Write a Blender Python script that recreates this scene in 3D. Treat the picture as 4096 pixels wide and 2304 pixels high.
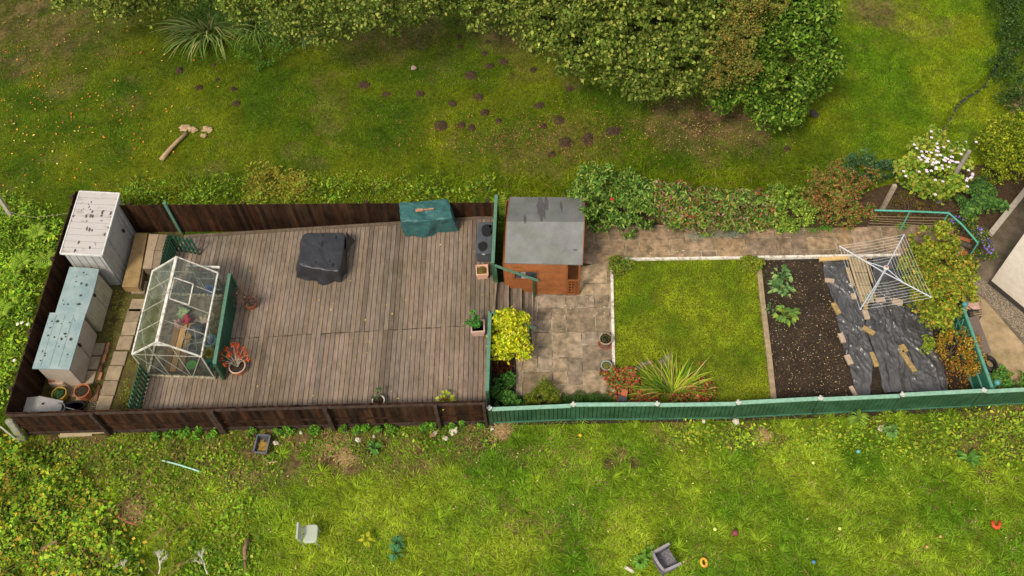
import bpy, math, random
import numpy as np
from mathutils import Vector, Matrix, noise as mnoise
random.seed(7); rng = np.random.default_rng(7)
for o in list(bpy.data.objects): bpy.data.objects.remove(o)
scene = bpy.context.scene; col = scene.collection
# ------------------------------------------------------------------ camera
FPX = 3779.0; CX, CY = 2048.0, 1152.0; TILT = math.radians(33.3); ROLL = math.radians(-3.86); CAMH = 24.1
Rm = Matrix.Rotation(TILT, 3, 'X') @ Matrix.Rotation(ROLL, 3, 'Z')
cam = bpy.data.cameras.new('camera'); camo = bpy.data.objects.new('camera', cam); col.objects.link(camo)
camo.matrix_world = Matrix.Translation((0, 0, CAMH)) @ Rm.to_4x4()
cam.sensor_width = 36; cam.lens = FPX/4096*36; cam.clip_end = 500; cam.clip_start = 0.5
scene.camera = camo
scene.render.resolution_x = 1024; scene.render.resolution_y = 576
# ------------------------------------------------------------------ light
SUN_EL, SUN_AZ = 52, 215
w = bpy.data.worlds.new('World'); scene.world = w; w.use_nodes = True
nt = w.node_tree; nt.nodes.clear()
sky = nt.nodes.new('ShaderNodeTexSky'); sky.sky_type = 'NISHITA'; sky.sun_disc = False
sky.sun_elevation = math.radians(SUN_EL); sky.sun_rotation = math.radians(SUN_AZ)
hs = nt.nodes.new('ShaderNodeHueSaturation'); hs.inputs['Saturation'].default_value = 0.12
bg = nt.nodes.new('ShaderNodeBackground'); bg.inputs[1].default_value = 0.135
ow = nt.nodes.new('ShaderNodeOutputWorld')
nt.links.new(sky.outputs[0], hs.inputs['Color']); nt.links.new(hs.outputs[0], bg.inputs[0]); nt.links.new(bg.outputs[0], ow.inputs[0])
sl = bpy.data.lights.new('sun', 'SUN'); sl.energy = 2.0; sl.angle = math.radians(11); sl.color = (1, .90, .74)
so = bpy.data.objects.new('sun', sl); col.objects.link(so)
az = math.radians(SUN_AZ); el = math.radians(SUN_EL)
sd = Vector((math.sin(az)*math.cos(el), math.cos(az)*math.cos(el), math.sin(el)))
so.rotation_euler = sd.to_track_quat('Z', 'Y').to_euler()
scene.view_settings.view_transform = 'Standard'; scene.view_settings.look = 'None'
scene.view_settings.exposure = 0.72; scene.view_settings.gamma = 1
# ------------------------------------------------------------------ helpers
def P(x, y, z=0.0):
    d = Rm @ Vector(((x-CX)/FPX, -(y-CY)/FPX, -1)); t = (z-CAMH)/d.z
    return Vector((d.x*t, d.y*t, z))
def proj(p):
    c = Rm.transposed() @ (Vector(p)-Vector((0, 0, CAMH)))
    return (CX+FPX*c.x/-c.z, CY-FPX*c.y/-c.z)
def hgt(B, yt):
    "height above B at which a point over B shows at picture row yt"
    lo, hi = 0, 8
    for _ in range(40):
        m = (lo+hi)/2
        if proj((B.x, B.y, B.z+m))[1] > yt: lo = m
        else: hi = m
    return lo
def mpx(y, z=0):  # metres per photo pixel at a row
    a = P(2048, y, z); b = P(2148, y, z); return (a-b).length/100
def lin(c): return tuple((v/255/12.92 if v/255 <= .04045 else ((v/255+.055)/1.055)**2.4) for v in c)
MATS = {}
def mat(name, c1, c2=None, scale=6, rough=.8, bump=.2, metal=0, bscale=None, spec=.3, attr=False, stretch=None, detail=8, lo=.35, hi=.65, coat=0, stain=0, sscale=.7):
    if name in MATS: return MATS[name]
    m = bpy.data.materials.new(name); m.use_nodes = True; n = m.node_tree; L = n.links
    b = n.nodes['Principled BSDF']; b.inputs['Roughness'].default_value = rough; b.inputs['Metallic'].default_value = metal
    b.inputs['Specular IOR Level'].default_value = spec
    if coat: b.inputs['Coat Weight'].default_value = coat
    tc = n.nodes.new('ShaderNodeTexCoord'); mp = n.nodes.new('ShaderNodeMapping'); L.new(tc.outputs['Object'], mp.inputs[0])
    if stretch: mp.inputs['Scale'].default_value = stretch
    nz = n.nodes.new('ShaderNodeTexNoise'); nz.inputs['Scale'].default_value = scale; nz.inputs['Detail'].default_value = detail; nz.inputs['Roughness'].default_value = .65
    L.new(mp.outputs[0], nz.inputs['Vector'])
    cr = n.nodes.new('ShaderNodeValToRGB'); c2 = c2 or tuple(v*.7 for v in c1)
    cr.color_ramp.elements[0].color = (*c2, 1); cr.color_ramp.elements[1].color = (*c1, 1)
    cr.color_ramp.elements[0].position = lo; cr.color_ramp.elements[1].position = hi
    L.new(nz.outputs['Fac'], cr.inputs[0]); out = cr.outputs[0]
    if attr:
        at = n.nodes.new('ShaderNodeAttribute'); at.attribute_name = 'col'
        mx = n.nodes.new('ShaderNodeMix'); mx.data_type = 'RGBA'; mx.blend_type = 'MULTIPLY'; mx.inputs[0].default_value = 1
        L.new(out, mx.inputs[6]); L.new(at.outputs['Color'], mx.inputs[7]); out = mx.outputs[2]
    if stain:
        n3 = n.nodes.new('ShaderNodeTexNoise'); n3.inputs['Scale'].default_value = sscale; n3.inputs['Detail'].default_value = 9; n3.inputs['Roughness'].default_value = .7; L.new(tc.outputs['Object'], n3.inputs['Vector'])
        c3 = n.nodes.new('ShaderNodeValToRGB'); c3.color_ramp.elements[0].position = .38; c3.color_ramp.elements[1].position = .62; q = 1-stain
        c3.color_ramp.elements[0].color = (q*.97, q, q*.86, 1); c3.color_ramp.elements[1].color = (1.12, 1.1, 1.08, 1); L.new(n3.outputs['Fac'], c3.inputs[0])
        m3 = n.nodes.new('ShaderNodeMix'); m3.data_type = 'RGBA'; m3.blend_type = 'MULTIPLY'; m3.inputs[0].default_value = 1; L.new(out, m3.inputs[6]); L.new(c3.outputs[0], m3.inputs[7]); out = m3.outputs[2]
    L.new(out, b.inputs['Base Color'])
    if bump:
        n2 = n.nodes.new('ShaderNodeTexNoise'); n2.inputs['Scale'].default_value = bscale or scale*6; n2.inputs['Detail'].default_value = 6
        L.new(mp.outputs[0], n2.inputs['Vector'])
        bp = n.nodes.new('ShaderNodeBump'); bp.inputs['Strength'].default_value = bump; bp.inputs['Distance'].default_value = .02
        L.new(n2.outputs['Fac'], bp.inputs['Height']); L.new(bp.outputs[0], b.inputs['Normal'])
    MATS[name] = m; return m
def leafmat(name='leaf', trans=.3, rough=.75):
    if name in MATS: return MATS[name]
    m = bpy.data.materials.new(name); m.use_nodes = True; n = m.node_tree; L = n.links
    b = n.nodes['Principled BSDF']; b.inputs['Roughness'].default_value = rough; b.inputs['Specular IOR Level'].default_value = .09
    at = n.nodes.new('ShaderNodeAttribute'); at.attribute_name = 'col'
    tc = n.nodes.new('ShaderNodeTexCoord'); nz = n.nodes.new('ShaderNodeTexNoise'); nz.inputs['Scale'].default_value = 40
    L.new(tc.outputs['Object'], nz.inputs['Vector'])
    mr = n.nodes.new('ShaderNodeMapRange'); mr.inputs[3].default_value = .8; mr.inputs[4].default_value = 1.2; L.new(nz.outputs['Fac'], mr.inputs[0])
    vm = n.nodes.new('ShaderNodeVectorMath'); vm.operation = 'SCALE'; L.new(at.outputs['Color'], vm.inputs[0]); L.new(mr.outputs[0], vm.inputs[3])
    L.new(vm.outputs[0], b.inputs['Base Color'])
    t = n.nodes.new('ShaderNodeBsdfTranslucent'); L.new(vm.outputs[0], t.inputs[0])
    ms = n.nodes.new('ShaderNodeMixShader'); ms.inputs[0].default_value = trans
    L.new(b.outputs[0], ms.inputs[1]); L.new(t.outputs[0], ms.inputs[2]); L.new(ms.outputs[0], n.nodes['Material Output'].inputs[0])
    MATS[name] = m; return m
def tag(o, label=None, cat=None, group=None, kind=None):
    if label: o['label'] = label
    if cat: o['category'] = cat
    if group: o['group'] = group
    if kind: o['kind'] = kind
    return o
def empty(name, loc, label, cat, group=None):
    o = bpy.data.objects.new(name, None); col.objects.link(o); o.location = loc; o.empty_display_size = .2
    bpy.context.view_layer.update() if False else None
    return tag(o, label, cat, group)
def link(name, me, m, parent=None):
    o = bpy.data.objects.new(name, me); col.objects.link(o)
    if m: me.materials.append(m)
    if parent:
        o.parent = parent; l = parent.location.copy() if parent.parent is None else Vector()   # parts themselves always sit at the origin
        o.matrix_parent_inverse = Matrix.Translation(-l)
    return o
class MB:
    def __init__(s): s.v = []; s.f = []; s.c = []; s.cur = (1, 1, 1)
    def add(s, vs, fs):
        n = len(s.v); s.v += [tuple(v) for v in vs]; s.f += [tuple(i+n for i in f) for f in fs]; s.c += [s.cur]*len(vs); return s
    def prism(s, base, top):
        n = len(base); vs = list(base)+list(top)
        fs = [tuple(range(n-1, -1, -1)), tuple(range(n, 2*n))]+[(i, (i+1) % n, n+(i+1) % n, n+i) for i in range(n)]
        return s.add(vs, fs)
    def slab(s, pts, z0, z1):
        pts = ccw(pts); return s.prism([(p[0], p[1], z0) for p in pts], [(p[0], p[1], z1) for p in pts])
    def box(s, c, size, rz=0, tilt=None):
        x, y, z = [v/2 for v in size]; M = Matrix.Rotation(rz, 3, 'Z')
        if tilt: M = M @ tilt
        vs = [Vector(c)+M @ Vector((a*x, b*y, d*z)) for d in (-1, 1) for a, b in ((-1, -1), (1, -1), (1, 1), (-1, 1))]
        return s.prism(vs[:4], vs[4:])
    def beam(s, a, b, w, h, up=Vector((0, 0, 1))):
        a = Vector(a); b = Vector(b); d = (b-a).normalized(); u = Vector(up)
        if abs(d.dot(u)) > .95: u = Vector((0, 1, 0))
        sx = d.cross(u).normalized()*w/2; sz = sx.cross(d).normalized()*h/2
        q = lambda p: [p-sx-sz, p+sx-sz, p+sx+sz, p-sx+sz]
        return s.prism(q(a)[::-1], q(b)[::-1])
    def tube(s, pts, r, n=6, r2=None):
        pts = [Vector(p) for p in pts]; k = len(pts); vs = []; fs = []
        for i, p in enumerate(pts):
            d = (pts[min(i+1, k-1)]-pts[max(i-1, 0)]).normalized(); u = Vector((0, 0, 1)) if abs(d.z) < .9 else Vector((0, 1, 0))
            a = d.cross(u).normalized(); b = d.cross(a); rr = r if r2 is None else r+(r2-r)*i/(k-1)
            vs += [p+a*rr*math.cos(t*2*math.pi/n)+b*rr*math.sin(t*2*math.pi/n) for t in range(n)]
        for i in range(k-1):
            for t in range(n): fs.append((i*n+t, i*n+(t+1) % n, (i+1)*n+(t+1) % n, (i+1)*n+t))
        fs += [tuple(range(n))[::-1], tuple(range((k-1)*n, k*n))]
        return s.add(vs, fs)
    def lathe(s, c, prof, n=20, sx=1, sy=1, rz=0, ring=False):
        prof = list(prof)+([prof[0]] if ring else []); vs = []; fs = []; k = len(prof); c = Vector(c)
        for r, z in prof:
            for t in range(n):
                a = t*2*math.pi/n; v = Vector((r*math.cos(a)*sx, r*math.sin(a)*sy, z)); v.rotate(Matrix.Rotation(rz, 3, 'Z')); vs.append(c+v)
        for i in range(k-1):
            for t in range(n): fs.append((i*n+t, i*n+(t+1) % n, (i+1)*n+(t+1) % n, (i+1)*n+t))
        if prof[0][0] > 1e-4 and not ring: fs.append(tuple(range(n))[::-1])
        if prof[-1][0] > 1e-4 and not ring: fs.append(tuple(range((k-1)*n, k*n)))
        return s.add(vs, fs)
    def build(s, name, m, parent=None, smooth=False, bevel=0):
        me = bpy.data.meshes.new(name); me.from_pydata([tuple(v) for v in s.v], [], s.f); me.validate(); me.update()
        a = me.color_attributes.new('col', 'FLOAT_COLOR', 'POINT')
        if len(s.c) == len(me.vertices): a.data.foreach_set('color', np.array([(*c, 1) for c in s.c], dtype=np.float32).ravel())
        if smooth: me.polygons.foreach_set('use_smooth', [True]*len(me.polygons))
        o = link(name, me, m, parent)
        if bevel:
            b = o.modifiers.new('b', 'BEVEL'); b.width = bevel; b.segments = 2; b.limit_method = 'ANGLE'
        return o
def ccw(pts):
    a = sum(pts[i][0]*pts[(i+1) % len(pts)][1]-pts[(i+1) % len(pts)][0]*pts[i][1] for i in range(len(pts)))
    return list(pts) if a > 0 else list(pts)[::-1]
def PX(l, z=0): return [P(x, y, z) for x, y in l]
def lump(r, z, amp=.25, n=12, m=7, seed=0, sx=1, sy=1):
    "irregular rock / clod / bundle as a mesh builder list"
    vs = []; fs = []
    for i in range(m+1):
        th = math.pi*i/m
        for t in range(n):
            a = 2*math.pi*t/n; d = Vector((math.sin(th)*math.cos(a), math.sin(th)*math.sin(a), math.cos(th)))
            k = 1+amp*mnoise.noise(d*1.7+Vector((seed, seed*2.3, 0)))*1.6
            vs.append(Vector((d.x*r*sx*k, d.y*r*sy*k, d.z*z*k)))
    for i in range(m):
        for t in range(n): fs.append((i*n+t, (i+1)*n+t, (i+1)*n+(t+1) % n, i*n+(t+1) % n))
    return vs, fs
# --- numpy noise
_tab = rng.random((256, 256))
def vnoise(x, y, s, off=0):
    x = x/s+off*17.3+500; y = y/s+off*9.1+500; xi = np.floor(x).astype(int); yi = np.floor(y).astype(int)
    fx = x-xi; fy = y-yi; fx = fx*fx*(3-2*fx); fy = fy*fy*(3-2*fy); g = lambda a, b: _tab[a % 256, b % 256]
    return (g(xi, yi)*(1-fx)+g(xi+1, yi)*fx)*(1-fy)+(g(xi, yi+1)*(1-fx)+g(xi+1, yi+1)*fx)*fy
def fbm(x, y, s, off=0, o=4):
    r = 0; a = 1; t = 0
    for i in range(o): r = r+a*vnoise(x, y, s/2**i, off+i); t += a; a *= .55
    return r/t
def npmesh(name, verts, faces, colors, m, parent=None, n=3):
    "verts (N,3), faces (F,n), colors (N,3)"
    me = bpy.data.meshes.new(name); N = len(verts); F = len(faces)
    me.vertices.add(N); me.vertices.foreach_set('co', np.asarray(verts, dtype=np.float32).ravel())
    me.loops.add(F*n); me.loops.foreach_set('vertex_index', np.asarray(faces, dtype=np.int32).ravel())
    me.polygons.add(F); me.polygons.foreach_set('loop_start', np.arange(0, F*n, n, dtype=np.int32))
    me.update(calc_edges=True)
    a = me.color_attributes.new('col', 'FLOAT_COLOR', 'POINT')
    c4 = np.ones((N, 4), dtype=np.float32); c4[:, :3] = colors; a.data.foreach_set('color', c4.ravel())
    return link(name, me, m, parent)
def pick(pal, n, var=.18):
    pal = np.array(pal); c = pal[rng.integers(0, len(pal), n)]
    return np.clip(c*(1+var*rng.standard_normal((n, 1)))*(1+.06*rng.standard_normal((n, 3))), .001, 1)
def nrm(a): return a/np.maximum(np.linalg.norm(a, axis=1, keepdims=True), 1e-6)
def leaves(name, blobs, n, size, pal, parent=None, aspect=.5, up=.55, shell=3.5, flop=.25, var=.2, m=None, zmin=.02):
    B = np.array(blobs, dtype=float); wgt = (B[:, 3]*B[:, 4]+B[:, 3]*B[:, 5]); wgt /= wgt.sum()
    k = rng.choice(len(B), n, p=wgt); b = B[k]
    d = nrm(rng.standard_normal((n, 3))); d[:, 2] = np.where((d[:, 2] < 0) & (rng.random(n) < .6), -d[:, 2], d[:, 2])
    r = rng.random(n)**(1/shell)
    lum = 1+.28*(fbm(d[:, 0]*2+k*3.1, d[:, 1]*2+d[:, 2]*1.7, .9, 3)-.5)*2
    r = r*lum; out_ = rng.random(n) < .07; r[out_] *= rng.uniform(1.08, 1.32, out_.sum())
    pos = b[:, :3]+d*b[:, 3:6]*r[:, None]
    pos += .15*size*rng.standard_normal((n, 3)); gap = fbm(pos[:, 0]+pos[:, 2]*.6, pos[:, 1]+pos[:, 2]*.9, max(.22, size*3.2), 91, 3); ok = (pos[:, 2] > zmin) & (gap+.12*rng.random(n) > .43); pos = pos[ok]; d = d[ok]; n = len(pos); k = k[ok]
    nr = nrm(d*(1-up)+np.array([0, 0, up])+rng.standard_normal((n, 3))*.45)
    ax = nrm(np.cross(nr, rng.standard_normal((n, 3)))); ax[:, 2] -= flop; ax = nrm(ax)
    sd_ = nrm(np.cross(nr, ax)); nr = np.cross(ax, sd_)
    L = size*(.45+1.15*rng.random((n, 1))**1.5); W = L*aspect
    v = np.empty((n, 4, 3)); v[:, 0] = pos-ax*L*.5; v[:, 1] = pos+sd_*W*.5+nr*L*.06; v[:, 2] = pos+ax*L*.5-nr*L*.08; v[:, 3] = pos-sd_*W*.5+nr*L*.06
    i = np.arange(n)[:, None]*4; f = np.concatenate([i+np.array([[0, 1, 2]]), i+np.array([[0, 2, 3]])])
    c = pick(pal, n, var); cl = .8+.45*fbm(pos[:, 0], pos[:, 1]+pos[:, 2], .5, 5, 2)[:, None]; c = c*cl
    return npmesh(name, v.reshape(-1, 3), f, np.repeat(c, 4, axis=0), m or leafmat(), parent)
def blades(name, pos, L, W, lean, ang, c, parent=None, m=None, seg=3, curl=.6):
    "curved tapering blades; arrays per blade"
    n = len(pos); d = np.stack([np.cos(ang), np.sin(ang), 0*ang], 1); s = np.stack([-np.sin(ang), np.cos(ang), 0*ang], 1)
    V = []; 
    for i in range(seg+1):
        t = i/seg; th = lean+curl*t*1.2
        h = L*t*np.cos(np.minimum(th, 1.75)*.9); q = L*t*np.sin(np.minimum(th, 1.5))
        p = pos+d*q[:, None]+np.array([0, 0, 1])*h[:, None]
        wd = (W*(1-t**1.6)*.5)[:, None]
        V += [p-s*wd, p+s*wd] if i < seg else [p]
    K = 2*seg+1; v = np.stack(V, 1).reshape(-1, 3); i = np.arange(n)[:, None]*K; F = []
    for j in range(seg-1): F += [i+np.array([[2*j, 2*j+1, 2*j+3]]), i+np.array([[2*j, 2*j+3, 2*j+2]])]
    F.append(i+np.array([[2*seg-2, 2*seg-1, 2*seg]]))
    return npmesh(name, v, np.concatenate(F), np.repeat(c, K, axis=0), m or leafmat(), parent)
def blob(px, py, z, rpx, rz=None, ry=None):
    k = mpx(py, z); p = P(px, py, z); r = rpx*k
    return (p.x, p.y, p.z, r, (ry*k*1.15 if ry else r), rz if rz else r*.8)
def inpoly(x, y, poly):
    r = np.zeros(x.shape, bool); n = len(poly)
    for i in range(n):
        x0, y0 = poly[i][0], poly[i][1]; x1, y1 = poly[(i+1) % n][0], poly[(i+1) % n][1]
        if y0 == y1: continue
        r ^= ((y0 > y) != (y1 > y)) & (x < (x1-x0)*(y-y0)/(y1-y0)+x0)
    return r
# ------------------------------------------------------------------ levels and outlines
DZ = .70; FT = 1.38
SWt, NWt = P(22, 1650, FT), P(302, 765, FT); N2, N3 = P(480, 822, FT), P(1978, 811, FT); SEc = P(1954, 1690, 0)
SW = Vector((SWt.x, SWt.y, 0)); NW = Vector((NWt.x, NWt.y, 0)); N2 = Vector((N2.x, N2.y, 0)); N3 = Vector((N3.x, N3.y, 0))
GFb = [P(x, y, 0) for x, y in ((1965, 1690), (2291, 1676), (2617, 1674), (2932, 1669), (3252, 1652), (3570, 1638), (3886, 1622), (4230, 1604))]
HEDGE_N = P(2300, 640, 0)
PLOT = [SW, NW, N2, N3]+PX([(2330, 820), (3520, 830), (3990, 700), (4300, 500), (4600, 500), (4600, 1590)])+[GFb[-2], SEc]
# ------------------------------------------------------------------ ground
soil_c = np.array([.045, .028, .014]); dry_c = np.array([.20, .125, .055])
gN = np.array([.066, .125, .003]); gN2 = np.array([.150, .185, .005]); gS = np.array([.118, .235, .010]); gS2 = np.array([.285, .37, .022])
DIRT = [(P(x, y, 0), r*mpx(y), a) for x, y, r, a in (
    (150, 130, 260, .75), (60, 60, 200, .6), (420, 120, 160, .5), (1200, 60, 200, .55), (1500, 160, 120, .4), (1560, 60, 260, .7), (2150, 230, 120, .45), (2050, 60, 200, .9), (2300, 320, 60, .5),
    (2600, 470, 110, .35), (2750, 480, 170, .8), (2880, 470, 120, .9), (2970, 530, 110, .9), (2850, 600, 80, .7), (2300, 600, 200, .45), (2100, 590, 150, .55), (1860, 580, 90, .4), (3500, 40, 100, .8), (3300, 60, 90, .5), (3640, 40, 80, .5),
    (1270, 430, 28, .8), (1280, 520, 24, .8), (1170, 600, 50, .45), (1250, 670, 70, .4), (860, 680, 60, .4), (260, 330, 90, .6), (100, 230, 120, .7),
    (300, 1770, 160, .9), (600, 1790, 180, .75), (950, 1790, 200, .8), (1250, 1790, 170, .85), (1400, 1800, 120, .8), (1650, 1780, 170, .7), (1850, 1740, 130, .6), (2000, 1740, 60, .95), (2020, 1790, 50, .8), (420, 1850, 120, .6), (800, 1900, 120, .5), (1060, 1900, 110, .6),
    (2470, 1810, 45, .8), (2440, 1850, 30, .9), (2540, 1850, 30, .9), (2700, 1730, 90, .6), (2950, 1730, 90, .6), (3100, 1730, 60, .7), (3500, 1700, 70, .5), (3700, 1740, 60, .4), (3900, 1720, 120, .8), (4050, 1720, 130, .9), (3850, 1790, 50, .6), (3950, 1900, 40, .5), (3725, 1965, 25, .8), (3735, 2030, 25, .8), (3880, 2100, 35, .8),
    (530, 2040, 70, .9), (1800, 2110, 60, .3), (2300, 2060, 60, .5), (2330, 2090, 50, .4), (2180, 2120, 60, .4), (400, 2160, 90, .6), (180, 2200, 120, .6))]
def dirtf(x, y):
    n1 = fbm(x, y, 1.1, 1); n2 = fbm(x, y, .35, 6); r = np.clip((fbm(x, y, 2.4, 2)-.60)*4, 0, .45)
    for c, rad, a in DIRT:
        q = ((x-c.x)**2+(y-c.y)**2)/rad**2; r = np.maximum(r, a*np.clip(1.5-q, 0, 1)**.7)
    r = np.where(y > GFb[0].y+.5, r*.68, r*.85)
    return np.clip(r*1.4*(.05+1.5*n2)+(n1-.5)*.5*np.clip(r*3, 0, 1)-.12, 0, 1)
yfence = GFb[0].y
SYb = yfence
def gcolor(x, y):
    "returns base grass colours (N,3) of the land"
    n = fbm(x, y, 1.6, 11)[:, None]; south = (y < SYb+.5)[:, None]
    n = np.clip((n-.3)*2.4, 0, 1)
    cn = gN*(1-n)+gN2*n; cs = gS*(1-n)+gS2*n
    # tree shade along the top is painted into the grass colour, fading rightwards
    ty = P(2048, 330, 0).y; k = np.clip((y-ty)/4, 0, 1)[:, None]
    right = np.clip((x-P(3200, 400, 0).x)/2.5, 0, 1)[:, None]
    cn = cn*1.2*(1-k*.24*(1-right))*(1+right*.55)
    return np.where(south, cs, cn)
GX0, GX1, GY0, GY1 = -26, 30, 3.5, 36
st = .11; gx = np.arange(GX0, GX1, st); gy = np.arange(GY0, GY1, st); X, Y = np.meshgrid(gx, gy); nx, ny = len(gx), len(gy)
xf, yf = X.ravel(), Y.ravel(); dm = dirtf(xf, yf)[:, None]
cg = gcolor(xf, yf)*.48; mixs = (vnoise(xf, yf, .5, 8)[:, None] > .5)  # ground colour darkened to suggest shade at the grass roots
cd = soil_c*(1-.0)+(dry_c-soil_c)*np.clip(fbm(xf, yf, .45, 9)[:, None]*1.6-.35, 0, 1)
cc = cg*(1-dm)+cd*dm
zz = (fbm(xf, yf, 1.2, 4)-.5)*.09; 
zz -= .05; inp = inpoly(xf, yf, PLOT); zz = np.where(inp, -.06, np.minimum(zz, .0))
# shallow ditch
DA, DB = P(3735, 530, 0), P(4080, 170, 0); dv = np.array([DB.x-DA.x, DB.y-DA.y]); dl = np.hypot(*dv); dv /= dl
tt = (xf-DA.x)*dv[0]+(yf-DA.y)*dv[1]; dd = np.abs(-(xf-DA.x)*dv[1]+(yf-DA.y)*dv[0]+.10*np.sin(tt*2.3)); zz = np.where((tt > -.3) & (tt < dl+3), zz-.30*np.clip(1-dd/.20, 0, 1), zz)
idx = (np.arange(ny-1)[:, None]*nx+np.arange(nx-1)[None]).ravel(); F = np.stack([idx, idx+1, idx+nx+1, idx+nx], 1)
GM = bpy.data.materials.new('ground'); GM.use_nodes = True
def groundmat(m):
    n = m.node_tree; L = n.links; b = n.nodes['Principled BSDF']; b.inputs['Roughness'].default_value = .95; b.inputs['Specular IOR Level'].default_value = .1
    at = n.nodes.new('ShaderNodeAttribute'); at.attribute_name = 'col'; tc = n.nodes.new('ShaderNodeTexCoord')
    vs = []
    for sc in (9, 38):
        nz = n.nodes.new('ShaderNodeTexNoise'); nz.inputs['Scale'].default_value = sc; nz.inputs['Detail'].default_value = 5; L.new(tc.outputs['Object'], nz.inputs['Vector'])
        mr = n.nodes.new('ShaderNodeMapRange'); mr.inputs[1].default_value = .3; mr.inputs[2].default_value = .7; mr.inputs[3].default_value = .55; mr.inputs[4].default_value = 1.5; L.new(nz.outputs['Fac'], mr.inputs[0]); vs.append(mr)
    mu = n.nodes.new('ShaderNodeMath'); mu.operation = 'MULTIPLY'; L.new(vs[0].outputs[0], mu.inputs[0]); L.new(vs[1].outputs[0], mu.inputs[1])
    sc = n.nodes.new('ShaderNodeVectorMath'); sc.operation = 'SCALE'; L.new(at.outputs['Color'], sc.inputs[0]); L.new(mu.outputs[0], sc.inputs[3]); L.new(sc.outputs[0], b.inputs['Base Color'])
    bp = n.nodes.new('ShaderNodeBump'); bp.inputs['Strength'].default_value = .6; bp.inputs['Distance'].default_value = .03; L.new(mu.outputs[0], bp.inputs['Height']); L.new(bp.outputs[0], b.inputs['Normal'])
groundmat(GM)
g = npmesh('ground', np.stack([xf, yf, zz], 1), F, cc, GM, n=4); tag(g, kind='structure')
# wider land beyond the frame
mb = MB()
for a, b in (((-300, -300), (300, GY0)), ((-300, GY1-st), (300, 300)), ((-300, GY0), (GX0, GY1-st)), ((GX1-st, GY0), (300, GY1-st))):
    mb.add([(a[0], a[1], -.12), (b[0], a[1], -.12), (b[0], b[1], -.12), (a[0], b[1], -.12)], [(0, 1, 2, 3)])
mb.cur = (1, 1, 1); far = mb.build('terrain', mat('far_grass', (.09, .11, .01), (.05, .07, .006), scale=1.5, rough=.95)); tag(far, kind='structure')
# ditch water
mb = MB(); n_ = 16
ps = [(DA.x+dv[0]*dl*i/n_, DA.y+dv[1]*dl*i/n_) for i in range(n_+1)]
vs = []; 
for i, (a, b) in enumerate(ps):
    o_ = .10*math.sin(dl*i/n_*2.3); cx_ = a+dv[1]*o_*1; cy_ = b-dv[0]*o_*1
    vs += [(cx_-dv[1]*.12, cy_+dv[0]*.12, -.26), (cx_+dv[1]*.12, cy_-dv[0]*.12, -.26)]
mb.add(vs, [(2*i, 2*i+1, 2*i+3, 2*i+2) for i in range(n_)])
tag(mb.build('water', mat('ditch_water', (.05, .05, .055), (.02, .02, .02), rough=.15, bump=.1, spec=.6)), kind='structure')
# ------------------------------------------------------------------ paved and planted ground
stone = mat('flagstone', (.385, .29, .20), (.155, .125, .085), scale=5, rough=.9, bump=.5, bscale=30, attr=True, detail=12, stain=.32, sscale=.9)
mortar = mat('mortar', (.42, .36, .24), (.10, .075, .05), scale=2.2, rough=.95, lo=.42, hi=.62)
def paving(name, outline, z, u, w_, seed=0, grid=.56, tone=(1, 1, 1)):
    """random rectangular flags clipped to an outline; u, w_ world axes"""
    out = ccw([(p[0], p[1]) for p in outline]); b = MB(); b.slab(out, z-.3, z-.008); base = b.build(name, mortar); tag(base, kind='structure')
    R = random.Random(seed); O = Vector((out[0][0], out[0][1])); xs = [(Vector(p)-O).dot(u) for p in out]; ys = [(Vector(p)-O).dot(w_) for p in out]
    i0, i1 = math.floor(min(xs)/grid)-1, math.ceil(max(xs)/grid)+1; j0, j1 = math.floor(min(ys)/grid)-1, math.ceil(max(ys)/grid)+1
    used = set(); b = MB()
    for j in range(j0, j1):
        for i in range(i0, i1):
            if (i, j) in used: continue
            opts = [(1, 1), (2, 1), (1, 2), (1, 1), (2, 2), (2, 1)]; a, c = R.choice(opts)
            if any((i+p, j+q) in used for p in range(a) for q in range(c)): a = c = 1
            for p in range(a):
                for q in range(c): used.add((i+p, j+q))
            gp = .010+R.random()*.008; quad = [(i*grid+gp, j*grid+gp), ((i+a)*grid-gp, j*grid+gp), ((i+a)*grid-gp, (j+c)*grid-gp), (i*grid+gp, (j+c)*grid-gp)]
            poly = [O+u*x+w_*y for x, y in quad]; poly = convexcut(out, [(p.x, p.y) for p in poly])
            if len(poly) < 3: continue
            k = .72+R.random()*.5; wr = R.random(); b.cur = (k*tone[0]*(1+.06*wr), k*tone[1], k*tone[2]*(1.12-.22*wr)); b.slab(poly, z-.05, z+R.uniform(-.002, .004))
    o = b.build('flagstones', stone, base, bevel=.006); return base
def convexcut(subj, quad):
    quad = ccw(quad); o = list(subj)
    for i in range(len(quad)):
        if len(o) >= 3: o = clip1(o, quad[i], quad[(i+1) % len(quad)])
    r = []
    for p in o:
        if not r or math.dist(p, r[-1]) > .004: r.append(p)
    if len(r) > 1 and math.dist(r[0], r[-1]) < .004: r.pop()
    return r
def clip1(poly, a, b_):
    o = []; f = lambda p: (b_[0]-a[0])*(p[1]-a[1])-(b_[1]-a[1])*(p[0]-a[0])
    for k in range(len(poly)):
        p, q = poly[k], poly[(k+1) % len(poly)]; u, v = f(p), f(q)
        if u >= 0: o.append(p)
        if (u >= 0) != (v >= 0): t = u/(u-v); o.append((p[0]+(q[0]-p[0])*t, p[1]+(q[1]-p[1])*t))
    return o
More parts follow.
